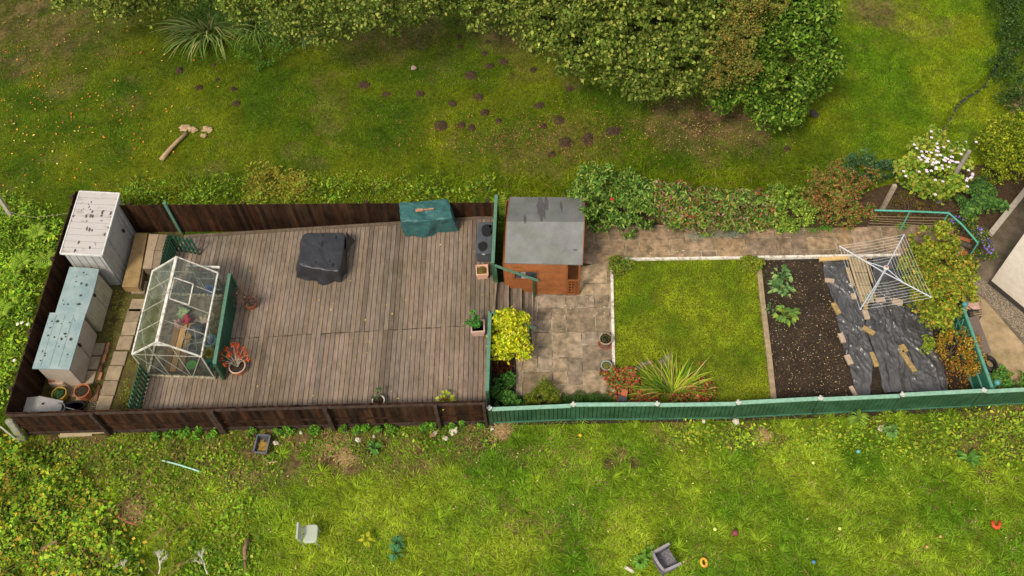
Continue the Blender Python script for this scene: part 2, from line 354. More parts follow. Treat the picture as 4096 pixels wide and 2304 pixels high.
def clip(sub, cl):
    o = sub
    for i in range(len(cl)):
        a, b = cl[i], cl[(i+1) % len(cl)]; inp_, o = o, []
        ins = lambda p: (b[0]-a[0])*(p[1]-a[1])-(b[1]-a[1])*(p[0]-a[0]) >= 0
        for k in range(len(inp_)):
            p, q = inp_[k], inp_[(k+1) % len(inp_)]
            if ins(p): o.append(p)
            if ins(p) != ins(q):
                d1 = (b[0]-a[0])*(p[1]-a[1])-(b[1]-a[1])*(p[0]-a[0]); d2 = (b[0]-a[0])*(q[1]-a[1])-(b[1]-a[1])*(q[0]-a[0]); t = d1/(d1-d2)
                o.append((p[0]+(q[0]-p[0])*t, p[1]+(q[1]-p[1])*t))
        if not o: return []
    return o
def axes(a, b):
    d = (b-a); u = Vector((d.x, d.y)).normalized(); return u, Vector((-u.y, u.x))
pu, pw = axes(P(2150, 1250), P(2440, 1247))
paving('patio', PX([(2063, 1583), (2063, 1290), (2075, 1120), (2442, 1045), (2448, 1300), (2456, 1592)]), .03, pu, pw, 3, .43)
paving('path', PX([(2320, 1050), (2320, 900), (2700, 903), (3300, 915), (3790, 900), (3870, 1018), (3583, 1021), (2516, 1037), (2442, 1045), (2380, 1062)]), .036, pu, pw, 8, .47, (1.02, .93, .85))
# garden soil under beds
soil = mat('garden_soil', (.060, .040, .024), (.018, .012, .009), scale=18, rough=1, bump=1, bscale=55, detail=12, stain=.35, sscale=1.6)
def sheet(name, pts, z, m, kind='structure', th=.3):
    b = MB(); b.slab(pts, z-th, z); return tag(b.build(name, m), kind=kind)
sheet('garden_soil', PX([(3054, 1040), (3900, 1015), (4000, 1575), (3960, 1640), (3000, 1680), (1960, 1700), (1962, 1230), (2062, 1260), (2062, 1590), (2456, 1600), (2470, 1655), (3090, 1650)]), -.012, soil)
sheet('hedge_bed_soil', PX([(2250, 860), (2330, 800), (3350, 810), (3540, 740), (3900, 660), (4200, 640), (3990, 930), (3880, 1040), (3790, 905), (3300, 915), (2330, 912)]), -.02, mat('leafy_soil', (.10, .06, .03), (.035, .022, .012), scale=12, rough=1, bump=.8, detail=12))
# kerbs of the lawn
whitek = mat('painted_kerb', (.70, .64, .54), (.33, .26, .18), scale=7, rough=.8, bump=.3, lo=.36, hi=.54)
b = MB(); a_, c_ = P(2446, 1046, .0), P(2457, 1600, .0); b.beam(a_+Vector((0, 0, .0)), c_, .085, .16); kerb = b.build('lawn_kerb', whitek)
tag(kerb, 'narrow white painted kerb between patio and the west side of the lawn', 'kerb')
b = MB(); b.beam(P(2500, 1041, 0), P(3600, 1024, 0), .075, .16); tag(b.build('lawn_kerb', whitek), 'long white painted kerb along the south side of the flagstone path', 'kerb')
b = MB(); q = [P(3034, 1072), P(3050, 1220), P(3073, 1410), P(3093, 1600)]
for i in range(3): b.beam(q[i], q[i]+(q[i+1]-q[i])*.995, .15, .16)
tag(b.build('bed_kerb', mat('tan_concrete', (.36, .27, .16), (.24, .17, .10), scale=8, bump=.4)), 'tan concrete edging kerb between the small lawn and the soil bed', 'kerb')
b = MB(); b.beam(P(2059, 1452, .03), P(2060, 1590, .03), .03, .14); b.beam(P(2060, 1588, .03), P(2456, 1597, .03), .03, .14)
tag(b.build('patio_edging', mat('dark_board', (.03, .035, .05), rough=.6)), 'thin dark edging board round the lower corner of the patio', 'edging')
LAWN = PX([(2457, 1042), (3032, 1036), (3040, 1100), (3062, 1350), (3092, 1640), (2457, 1650)])
lg = bpy.data.materials.new('lawn_turf'); lg.use_nodes = True; groundmat(lg)
b = MB(); b.cur = (.085, .10, .008); b.slab(LAWN, -.3, .0); tag(b.build('lawn', lg), kind='structure')
# lower yard west of the deck
moss = mat('mossy_soil', (.11, .10, .018), (.05, .032, .015), scale=4, rough=1, bump=.8, bscale=50, detail=12)
sheet('yard_soil', [SW, NW, N2, P(735, 925, 0), P(620, 1650, 0), P(450, 1740, 0)], -.004, moss)
# driveway by the house
DRV = PX([(3960, 935), (4200, 640), (4700, 640), (4700, 1600), (4060, 1590), (3975, 1560), (3880, 1260), (3850, 1120), (3880, 1060)])
conc = mat('drive_concrete', (.20, .155, .11), (.115, .09, .065), scale=3.5, rough=.9, bump=.4, bscale=60, detail=12, stain=.35, sscale=1.1)
sheet('driveway', DRV, .0, conc)
def flat(name, px, z, m): 
    b = MB(); pts = ccw(PX(px, z)); b.add(pts, [tuple(range(len(pts)))]); return tag(b.build(name, m), kind='structure')
flat('drive_slab', [(3880, 1160), (3930, 1190), (4096, 1380), (4300, 1560), (4096, 1590), (3985, 1560), (3965, 1530), (3905, 1330)], .006, mat('pale_concrete', (.42, .31, .18), (.26, .19, .12), scale=2.5, rough=.9, bump=.3, detail=12, stain=.3, sscale=1.2))
flat('drive_path', [(3850, 1110), (3895, 1080), (3960, 1145), (4300, 1420), (4300, 1540), (4110, 1375), (3945, 1195), (3870, 1150)], .010, mat('aggregate', (.34, .27, .19), (.08, .065, .05), scale=30, rough=.95, bump=.6, detail=6, lo=.42, hi=.58))
# ------------------------------------------------------------------ deck
bd = (P(1500, 1500, DZ)-P(1500, 1500, DZ)); a0 = P(1925, 1500, DZ); a1 = P(1936, 920, DZ); dB = Vector((a1.x-a0.x, a1.y-a0.y)).normalized(); dA = Vector((dB.y, -dB.x))
def sfl(px):   # point on the south fence line at a photo column, at deck height
    a, c = Vector((SW.x, SW.y, DZ)), Vector((SEc.x, SEc.y, DZ)); lo, hi = 0, 1
    for _ in range(40):
        m = (lo+hi)/2; q = a.lerp(c, m)
        if proj(q)[0] < px: lo = m
        else: hi = m
    return a.lerp(c, lo)+Vector((0, .03, 0))
DECK = PX([(735, 940), (1972, 862), (1986, 1128), (1981, 1240), (1958, 1246)], DZ)+[sfl(1948), sfl(545)]+PX([(570, 1625), (592, 1505), (650, 1170), (708, 1006)], DZ)
DECK = ccw([(p.x, p.y) for p in DECK])
wood = mat('deck_wood', (.245, .182, .140), (.150, .110, .086), scale=3.0, rough=.85, bump=.5, bscale=22, attr=True, stretch=(5, 1, 5), detail=12, stain=.18, sscale=.55)
def rotw(name, *a, **k): return mat(name, *a, **k)
deck = empty('deck', (DECK[0][0], DECK[0][1], 0), 'large weathered brown timber deck inside the brown fence', 'deck')
b = MB(); b.cur = (.12, .12, .12); b.slab(DECK, .02, DZ-.06); b.build('substructure', wood, deck)  # wood colour cut to near black, painting shade into the board gaps
s0, s1 = P(940, 1354, DZ), P(1950, 1298, DZ)
def halfclip(poly, a, b_, sgn):
    o = []; f = lambda p: sgn*((b_[0]-a[0])*(p[1]-a[1])-(b_[1]-a[1])*(p[0]-a[0]))
    for k in range(len(poly)):
        p, q = poly[k], poly[(k+1) % len(poly)]; u, v = f(p), f(q)
        if u >= 0: o.append(p)
        if (u >= 0) != (v >= 0): t = u/(u-v); o.append((p[0]+(q[0]-p[0])*t, p[1]+(q[1]-p[1])*t))
    return o
O = Vector((s0.x, s0.y)); pr = [(Vector(p)-O).dot(dA) for p in DECK]; bw = .139; b = MB(); R = random.Random(5)
i = math.floor(min(pr)/bw)
edgeN = (P(735, 940, DZ), P(1972, 862, DZ)); off = Vector((0, -.13))
while i*bw < max(pr):
    x0, x1 = i*bw+.0075, (i+1)*bw-.0075
    for sg in (1, -1):
        jog = R.uniform(-.015, .015)
        poly = [O+dA*x0-dB*20, O+dA*x1-dB*20, O+dA*x1+dB*20, O+dA*x0+dB*20]; poly = [(p.x, p.y) for p in poly]
        # clip strip by the deck outline (outline is nearly convex: clip deck by strip instead)
        pol = list(DECK)
        A = O+dA*x0; B = A+dB; pol = halfclip(pol, A, B, -1); A = O+dA*x1; B = A+dB; pol = halfclip(pol, A, B, 1)
        so_ = dB*(.012*sg+jog); sa = (s0.x+so_.x, s0.y+so_.y); sb = (s1.x+so_.x, s1.y+so_.y)
        if len(pol) >= 3: pol = halfclip(pol, sa, sb, sg)
        if len(pol) >= 3: pol = halfclip(pol, (edgeN[0].x, edgeN[0].y-.13), (edgeN[1].x, edgeN[1].y-.13), -1)
        if len(pol) < 3: continue
        k = R.gauss(1, .075); k *= 1.0+.05*math.sin(i*.35); wr = R.uniform(-.05, .05)
        if R.random() < .08: k *= .75
        b.cur = (k*(1+wr), k, k*(1-wr)); b.slab(pol, DZ-.035, DZ+R.uniform(-.003, .002))
    i += 1
b.build('board', wood, deck)['kind'] = 'stuff'
b = MB(); b.cur = (.62, .6, .55); e0 = Vector((edgeN[0].x, edgeN[0].y-.06, DZ-.012)); e1 = Vector((edgeN[1].x, edgeN[1].y-.06, DZ-.012)); n_ = 5
for k in range(n_): b.beam(e0.lerp(e1, k/n_), e0.lerp(e1, (k+.995)/n_), .12, .03)
b.build('edge_board', wood, deck)
# steps down to the patio
stp = empty('steps', P(2060, 1240, 0), 'three weathered timber steps from the deck down to the patio', 'steps')
for k, (x0, x1, yt) in enumerate(((1984, 2033, 1128), (2035, 2085, 1146), (2085, 2131, 1166))):
    z = DZ*(3-k)/4; b = MB()
    A = P(x0, yt, z); B = P(x1, yt, z); C_ = P(x1-2, 1300, z); D_ = P(x0-7, 1300, z)
    for q in range(3):
        t0, t1 = q/3+.012, (q+1)/3-.012; kk = R.gauss(.95, .1); b.cur = (kk, kk, kk)
        b.slab([A.lerp(B, t0), A.lerp(B, t1), D_.lerp(C_, t1), D_.lerp(C_, t0)], z-.03, z)
    b.build('tread', wood, stp)
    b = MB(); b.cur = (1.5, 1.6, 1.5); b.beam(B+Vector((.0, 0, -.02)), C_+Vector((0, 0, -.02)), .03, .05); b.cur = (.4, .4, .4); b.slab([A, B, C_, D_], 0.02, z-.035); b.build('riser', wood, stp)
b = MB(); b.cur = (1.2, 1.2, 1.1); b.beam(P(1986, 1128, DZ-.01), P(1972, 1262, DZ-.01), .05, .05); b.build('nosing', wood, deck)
# ------------------------------------------------------------------ fences
bw_mat = mat('brown_fence_wood', (.046, .023, .012), (.013, .008, .005), scale=5, rough=.95, spec=.08, bump=.5, attr=True, stretch=(1, 1, .25), detail=10)
rail_mat = mat('grey_brown_rail', (.075, .050, .038), (.032, .021, .016), scale=8, rough=.95, spec=.08, bump=.4, attr=True)
def board_fence(label, pts, h, out, posts, rails=True, bw=.115, gravel=True, postout=.11):
    """pts world polyline at z=0; out = unit side vector sign where posts and rails stand"""
    f = empty('board_fence', pts[0], label, 'fence'); R = random.Random(len(pts)*7+int(h*100))
    for s in range(len(pts)-1):
        a, c = Vector(pts[s]), Vector(pts[s+1]); d = (c-a); L = d.length; d.normalize(); n = Vector((-d.y, d.x, 0))*out
        b = MB(); k = int(L/bw)
        for i in range(k):
            p = a+d*(i+.5)*L/k; t = R.gauss(1, .28); wr = R.uniform(-.1, .25); b.cur = (t*(1+wr), t, t*(1-wr*.5)); hh = h+R.uniform(-.012, .012)
            b.box(p+Vector((0, 0, hh/2))+n*(.006 if i % 2 else 0), (L/k*1.06, .016, hh), math.atan2(d.y, d.x))
        b.build('board_panel', bw_mat, f)
        if rails:
            b = MB(); z = h-.10; b.beam(a+n*.045+Vector((0, 0, z)), c+n*.045+Vector((0, 0, z)), .055, .06); b.build('rail', rail_mat, f)
            b = MB(); b.beam(a+n*.04+Vector((0, 0, .55)), c+n*.04+Vector((0, 0, .55)), .04, .05); b.build('rail', bw_mat, f)
            b = MB(); b.beam(a+n*.03+Vector((0, 0, .09)), c+n*.03+Vector((0, 0, .09)), .03, .16); b.build('gravel_board', rail_mat, f)
    for (p, wd) in posts:
        d = (Vector(pts[-1])-Vector(pts[0])).normalized(); n = Vector((-d.y, d.x, 0))*out
        b = MB(); b.cur = (.95, .9, .85); b.box(Vector(p)+n*(postout)+Vector((0, 0, (h-.03)/2)), (wd, .1, h-.03), math.atan2(d.y, d.x)); b.build('post', rail_mat, f, bevel=.008)
    return f
fsouth0 = Vector((SW.x, SW.y, 0)); fs1 = P(1954, 1690, 0)
def onS(px, py): 
    p = P(px, py, 0); t = (p-fsouth0).dot((fs1-fsouth0).normalized()); return fsouth0+(fs1-fsouth0).normalized()*t
board_fence('long dark brown board fence along the south edge of the deck with posts outside', [fsouth0, onS(443, 1738), onS(898, 1720), onS(1338, 1717), onS(1761, 1699), fs1], FT, -1, [(onS(443, 1738), .11), (onS(898, 1720), .20), (onS(1338, 1717), .11), (onS(1761, 1699), .10), (fs1-Vector((.05, 0, 0)), .08)])
board_fence('dark brown board fence on the far left behind the pale garden sheds', [NW, NW.lerp(SW, .33), NW.lerp(SW, .66), SW], FT, -1, [(NW.lerp(SW, t), .1) for t in (.02, .33, .66, .9)])
board_fence('dark brown board fence along the north edge of the deck', [NW, N2, N2.lerp(N3, .33), N2.lerp(N3, .66), N3], FT, 1, [(N2.lerp(N3, t), .1) for t in (.02, .33, .66, .98)])
# green concrete panel fence
gpaint = mat('green_fence_paint', (.040, .108, .056), (.021, .066, .034), scale=3, rough=.5, bump=.25, bscale=30, detail=8, stain=.28, sscale=1.3)
gcap = mat('pale_green_cap', (.25, .43, .32), (.17, .31, .22), scale=10, rough=.5, bump=.1)
wcap = mat('white_post_cap', (.58, .58, .52), (.36, .36, .31), scale=20, rough=.6)
gf = empty('panel_fence', GFb[0], 'long green ribbed panel fence with white post caps below the garden', 'fence')
GH = .88
for i in range(len(GFb)-1):
    a, c = GFb[i], GFb[i+1]; d = (c-a); L = d.length; d.normalize(); n = Vector((d.y, -d.x, 0)); dz = Vector((0, 0, (.03 if i % 2 else -.03)))
    a2 = a+d*.06; c2 = c-d*.06; b = MB(); k = 18; seg = (c2-a2).length/k
    for j in range(k):   # shallow ribs, each with a slope and a step
        p0 = a2+d*j*seg; p1 = a2+d*(j+1)*seg; h_ = GH-.04
        vs = [p0+n*.000, p0+d*seg*.12+n*.030, p1-d*seg*.1+n*.034, p1+n*.0, p1-n*.03, p0-n*.03]
        b.prism([v+Vector((0, 0, .03)) for v in vs], [v+Vector((0, 0, h_)) for v in vs])
    b.build('panel', gpaint, gf)
    b = MB(); b.beam(a2+Vector((0, 0, GH-.015))+dz, c2+Vector((0, 0, GH-.015))+dz, .105, .05); b.build('cap_rail', gcap, gf, bevel=.006)
    b = MB(); b.beam(a2+n*.035+Vector((0, 0, .05)), c2+n*.035+Vector((0, 0, .05)), .03, .05); b.build('base_rail', gcap if False else mat('mid_green', (.06, .18, .11), rough=.5), gf)
for p in GFb:
    b = MB(); b.box(p+Vector((0, 0, GH/2)), (.12, .12, GH+.02)); po = b.build('post', gpaint, gf, bevel=.006)
    b = MB(); c = p+Vector((0, 0, GH+.025)); b.box(c, (.10, .10, .03)); b.box(c+Vector((0, 0, .02)), (.15, .05, .02)); b.box(c+Vector((0, 0, .022)), (.05, .15, .02)); b.build('post_cap', wcap, po)
# green deck screens
gtop = mat('sage_rail_paint', (.105, .215, .14), (.07, .155, .10), scale=12, rough=.6, bump=.2)
gdark = mat('dark_green_paint', (.02, .085, .05), (.012, .055, .033), scale=10, rough=.55, bump=.2, attr=True)
def screen(label, a, c, zt, zb, pick=False, wcap_=.10, cat='railing', gap=.11):
    f = empty('deck_railing', (a.x, a.y, zb), label, cat); d = (c-a); L = d.length; d.normalize(); a = Vector((a.x, a.y, 0)); c = Vector((c.x, c.y, 0))
    b = MB(); b.beam(a+Vector((0, 0, zt-.02)), c+Vector((0, 0, zt-.02)), wcap_, .04); b.build('top_rail', gtop, f, bevel=.005)
    b = MB(); k = int(L/gap); R = random.Random(k)
    for i in range(k):
        t = R.gauss(1, .12); b.cur = (t, t, t); b.box(a+d*(i+.5)*L/k+Vector((0, 0, (zt-.04+zb)/2)), (L/k*(.97 if not pick else .62), .02, zt-.04-zb), math.atan2(d.y, d.x))
    b.build('pale_boards' if False else 'boards', gdark, f)
    for p in (a, c):
        b = MB(); b.box(p+Vector((0, 0, (zt-.041+zb)/2)), (.08, .08, zt-.041-zb)); b.build('post', gpaint, f)
    return f
screen('tall green screen between the black deck box and the brown shed', P(1985, 778, 1.6), P(1971, 1050, 1.6), 1.6, DZ-.2)
screen('green screen beside the yellow shrub below the steps', P(1960, 1244, 1.45), P(1948, 1562, 1.45), 1.45, .1)
screen('green capped screen along the east side of the greenhouse', P(917, 1093, 1.62), P(857, 1453, 1.62), 1.62, DZ)
def handrail(label, a, c, za, zc, base):
    f = empty('handrail', (a.x, a.y, za), label, 'handrail'); b = MB(); A = Vector((a.x, a.y, za)); C_ = Vector((c.x, c.y, zc)); b.beam(A, C_, .075, .035); b.build('rail', gtop, f, bevel=.004)
    b = MB(); q = A.lerp(C_, .88); b.beam(Vector((q.x, q.y, 0)), q-Vector((0, 0, .02)), .06, .06); b.build('post', gpaint, f)
    b = MB(); b.box(Vector((A.x, A.y, (DZ+za)/2)), (.08, .08, za-DZ)); b.build('post', gpaint, f)
    return f
handrail('green handrail of the steps on the shed side', P(1980, 1062, 1.55), P(2154, 1123, .95), 1.55, .95, 0)
handrail('green handrail of the steps half hidden by the yellow shrub', P(1966, 1248, 1.45), P(2142, 1313, .85), 1.45, .85, 0)
# picket fences
def picket(name, label, a, c, h, zb, sp=.105, wd=.062, cat='picket fence'):
    f = empty(name, (a.x, a.y, zb), label, cat); d = (c-a); d.z = 0; L = d.length; d.normalize(); n = Vector((-d.y, d.x, 0)); k = max(3, int(L/sp)); a = Vector((a.x, a.y, zb))
    b = MB()
    for i in range(k+1):
        p = a+d*i*L/k; x = d*wd/2; t = n*.010
        prof = [p-x, p+x, p+x+Vector((0, 0, h-.03)), p+Vector((0, 0, h)), p-x+Vector((0, 0, h-.03))]
        b.prism([q-t for q in prof], [q+t for q in prof])
    b.build('pickets', gdark, f)
    for z in (.22, h-.2):
        b = MB(); b.beam(a+n*.025+Vector((0, 0, z)), a+d*L+n*.025+Vector((0, 0, z)), .03, .05); b.build('rail', gpaint, f)
    return f
pb = P(708, 1006, DZ)
picket('picket_fence', 'short green picket fence between the slab step and the greenhouse', pb, P(672, 1140, DZ), .85, DZ)
picket('picket_gate', 'open green picket gate standing on the deck behind the greenhouse', pb+Vector((.03, .02, 0)), P(797, 1019, DZ), .85, DZ, cat='gate', sp=.12, wd=.07)
pf = picket('picket_fence', 'green picket fence with pale knobs along the deck edge below the greenhouse', P(596, 1512, DZ), P(556, 1665, DZ), .85, DZ-.05, sp=.13, wd=.07)
b = MB()
A_, C_ = P(596, 1512, DZ), P(556, 1665, DZ)
for i in range(11):
    p = A_.lerp(C_, i/10)
    for z in (.22, .65): b.box((p.x-.03, p.y, DZ+z), (.03, .05, .05))
b.build('rail_ends', gtop, pf)
b = MB(); q = P(724, 930, 0); b.box((q.x, q.y, .78), (.09, .09, 1.56)); gp = b.build('gate_post', gtop, bevel=.006); tag(gp, 'lone green square post standing against the north brown fence', 'post')
# ------------------------------------------------------------------ lower yard: slabs, plinth, bricks
slabm = mat('yard_slab', (.33, .25, .165), (.22, .165, .11), scale=5, rough=.9, bump=.4, attr=True, detail=12)
ydir = (P(420, 1600, 0)-P(555, 1130, 0)).normalized(); yang = math.atan2(ydir.y, ydir.x)
names = ['greenhouse end', '', '', '', '', '', '', 'fence end']
slabs = [(558, 1150), (548, 1222), (533, 1262), (518, 1315), (500, 1372), (477, 1434), (456, 1493), (438, 1553), (418, 1612)]
ordn = ['topmost', 'second', 'third', 'fourth', 'fifth', 'sixth', 'seventh', 'eighth', 'ninth']
def qslab(name, px, z0, z1, m, tone=1):
    b = MB(); b.cur = (tone, tone*.98, tone*.95); b.slab(PX(px, z1), z0, z1); return b.build(name, m, bevel=.008)
for i, (x, y) in enumerate(slabs):
    b = MB(); k = R.uniform(.8, 1.12); b.cur = (k, k, k*.95); p = P(x, y, .03); b.box((p.x, p.y, .025), (.455, .42, .06), yang+R.uniform(-.05, .05)); o = b.build('paving_slab', slabm, bevel=.008)
    tag(o, f'worn tan paving slab, {ordn[i]} from the top of the row beside the greenhouse', 'paving slab', 'stepping slabs beside the greenhouse')
for i, (x, y, k, l) in enumerate(((392, 1397, .8, 'grey slab by the corner of the lower pale shed'), (372, 1452, 1, 'tan slab below the grey slab beside the pale shed doors'), (355, 1510, 1, 'tan slab beside the terracotta pot and pale shed'), (333, 1580, .9, 'tan slab under the round terracotta pot'), (285, 1560, .7, 'dark slab under the yellow rimmed pot'))):
    b = MB(); b.cur = (k, k, k); p = P(x, y, .02); b.box((p.x, p.y, .012), (.42, .36, .05), yang); tag(b.build('paving_slab', slabm, bevel=.008), l, 'paving slab', 'slabs beside the pale sheds')
pl = MB(); pl.cur = (1.0, .86, .55); pl.slab(PX([(542, 932), (590, 932), (552, 1148), (487, 1146)], .32), 0, .32); tag(pl.build('plinth', slabm, bevel=.01), 'long mossy ochre concrete plinth in front of the grey metal shed', 'plinth')
pl = MB(); pl.cur = (.5, .45, .4); pl.slab(PX([(590, 932), (597, 932), (562, 1152), (552, 1148)], .26), 0, .26); tag(pl.build('plinth_kerb', slabm), 'dark narrow kerb against the east side of the ochre plinth', 'kerb')
for i, (px, k, l) in enumerate((([(597, 935), (636, 937), (618, 1000), (585, 998)], 1.05, 'pale grey slab at the top left of the gate landing'), ([(585, 1000), (617, 1002), (606, 1072), (570, 1072)], 1.15, 'palest slab at the lower left of the gate landing'), ([(638, 937), (668, 938), (650, 1001), (620, 1000)], .75, 'brown slab at the top right of the gate landing'), ([(619, 1003), (650, 1003), (638, 1074), (608, 1072)], .85, 'mossy slab at the lower right of the gate landing'))):
    tag(qslab('landing_slab', px, .42, .48, slabm, k), l, 'paving slab', 'landing slabs by the picket gate')
lb = MB(); lb.cur = (.45, .42, .4); lb.slab(PX([(596, 935), (668, 938), (638, 1074), (571, 1072)], .42), 0, .418); tag(lb.build('landing_block', slabm), 'rough concrete block carrying the slabs by the picket gate', 'step')
brickm = mat('old_brick', (.36, .15, .07), (.20, .09, .05), scale=15, rough=.9, bump=.5, attr=True)
for i, (x, y, k, l) in enumerate(((432, 1385, 1, 'reddish'), (426, 1410, .8, 'dark red'), (417, 1437, 1.2, 'pale orange'), (404, 1475, .35, 'black'), (402, 1505, 1.3, 'tan orange'), (392, 1560, .9, 'muddy red'), (386, 1590, .7, 'brown'))):
    b = MB(); b.cur = (k, k, k); p = P(x, y, .04); b.box((p.x, p.y, .035), (.23, .085, .08), yang+R.uniform(-.06, .06)); tag(b.build('brick', brickm, bevel=.006), f'{l} brick in the edging row of the mossy strip left of the slabs', 'brick', 'bricks edging the mossy strip')
# ------------------------------------------------------------------ metal shed
def quadz(px, zs): return [P(x, y, z) for (x, y), z in zip(px, zs)]
greym = mat('grey_shed_metal', (.40, .38, .35), (.31, .30, .28), scale=4, rough=.55, bump=.1)
roofm = mat('pale_shed_roof', (.46, .42, .395), (.30, .25, .21), scale=3.5, rough=.6, bump=.1, stretch=(1, 1.5, 1), lo=.30, hi=.46, detail=14)
hs_ = 1.62
wa = P(487, 1145, 0); wb = P(537, 934, 0)   # east wall foot
r4 = quadz([(316, 776), (479, 776), (409, 1024), (240.5, 1022)], [hs_+.16, hs_, hs_, hs_+.16])
ea, eb = r4[2], r4[1]
dS = Vector((eb.x-ea.x, eb.y-ea.y, 0)); LS = dS.length; dS.normalize(); nS = Vector((-dS.y, dS.x, 0)); WS = abs((r4[3]-r4[2]).dot(nS))
ms = empty('metal_shed', (ea.x, ea.y, 0), 'tall grey ribbed metal shed with dirty white roof in the left corner', 'shed')
f0 = Vector((ea.x, ea.y, 0))+dS*.05+nS*.05; LS -= .1; WS -= .1
def wall_ribs(b, a, c, h0, h1, side, rib=.2, dep=.02):
    d = (c-a); L = d.length; d.normalize(); n = Vector((-d.y, d.x, 0))*side; k = max(1, round(L/rib)); s = L/k
    for i in range(k):
        t0, t1 = i*s, (i+1)*s; ps = [(t0, 0), (t0+s*.30, 0), (t0+s*.36, dep), (t0+s*.50, dep), (t0+s*.56, 0), (t1, 0), (t1, -.02), (t0, -.02)]
        pts = [a+d*x+n*y for x, y in ps]; hz = lambda x: h0+(h1-h0)*x/L
        b.prism(pts, [p+Vector((0, 0, hz(ps[j][0]))) for j, p in enumerate(pts)])
    return b
c00 = f0; c10 = f0+dS*LS; c11 = c10+nS*WS; c01 = f0+nS*WS
b = MB(); wall_ribs(b, c01, c00, hs_+.12, hs_-.01, -1); b.build('end_wall', greym, ms)
b = MB(); wall_ribs(b, c11, c10, hs_+.12, hs_-.01, 1); b.build('end_wall', greym, ms)
b = MB(); wall_ribs(b, c01, c11, hs_+.12, hs_+.12, 1); b.build('back_wall', greym, ms)
b = MB(); wall_ribs(b, c00, c00+dS*LS*.30, hs_-.02, hs_-.02, -1); b.build('front_wall', greym, ms)
b = MB(); wall_ribs(b, c00+dS*LS*.70, c10, hs_-.02, hs_-.02, -1); b.build('front_wall', greym, ms)
b = MB(); q0 = c00+dS*LS*.30-nS*.01; q1 = c00+dS*LS*.70-nS*.01; b.beam(q0+Vector((0, 0, .8)), q1+Vector((0, 0, .8)), .02, 1.56); b.beam(q0-nS*.012+Vector((0, 0, .8)), q0-nS*.012+dS*.03+Vector((0, 0, .8)), .02, 1.56)
dr = b.build('door', greym, ms); b = MB(); hq = q1-dS*.12-nS*.03+Vector((0, 0, .85)); b.box(hq, (.05, .09, .12), math.atan2(dS.y, dS.x)); b.build('handle', mat('black_plastic', (.02, .02, .022), rough=.4), dr)
b = MB(); k = 10
oA = Vector((ea.x, ea.y, 0))-nS*.0
for i in range(k):
    L0 = (LS+.1)/k; x0 = i*L0+.006; x1 = (i+1)*L0-.006; W = WS+.1; ps = []
    vs = [oA+dS*x0+Vector((0, 0, hs_+.03)), oA+dS*x1+Vector((0, 0, hs_+.03)), oA+dS*x1+nS*W+Vector((0, 0, hs_+.19)), oA+dS*x0+nS*W+Vector((0, 0, hs_+.19))]
    b.prism([v-Vector((0, 0, .04)) for v in vs], vs)
rf = b.build('roof', roofm, ms)
b = MB(); z1 = Vector((0, 0, hs_+.015)); z2 = Vector((0, 0, hs_+.175)); p = [oA+z1, oA+dS*(LS+.1)+z1, oA+dS*(LS+.1)+nS*(WS+.1)+z2, oA+nS*(WS+.1)+z2]
for i in range(4): b.beam(p[i], p[(i+1) % 4], .035, .055)
b.build('roof_trim', mat('white_trim', (.7, .68, .64), rough=.5), rf)
b = MB(); R = random.Random(44)
for i in range(46):
    u, v = (R.random(), R.random()) if i < 26 else (R.gauss(.62, .05), R.random()) if i < 48 else (R.gauss(.1, .04), R.random())
    if not (0 < u < 1): continue
    p = oA+dS*(LS+.1)*u+nS*(WS+.1)*v; vs, fs = lump(.010+.035*R.random()**2.2, .008, .6, 7, 4, i, .8, 1.9); b.add([Vector((p.x, p.y, hs_+.035+.16*v))+q for q in vs], fs)
b.build('moss_specks', mat('roof_moss', (.11, .09, .07), rough=1), rf)['kind'] = 'stuff'
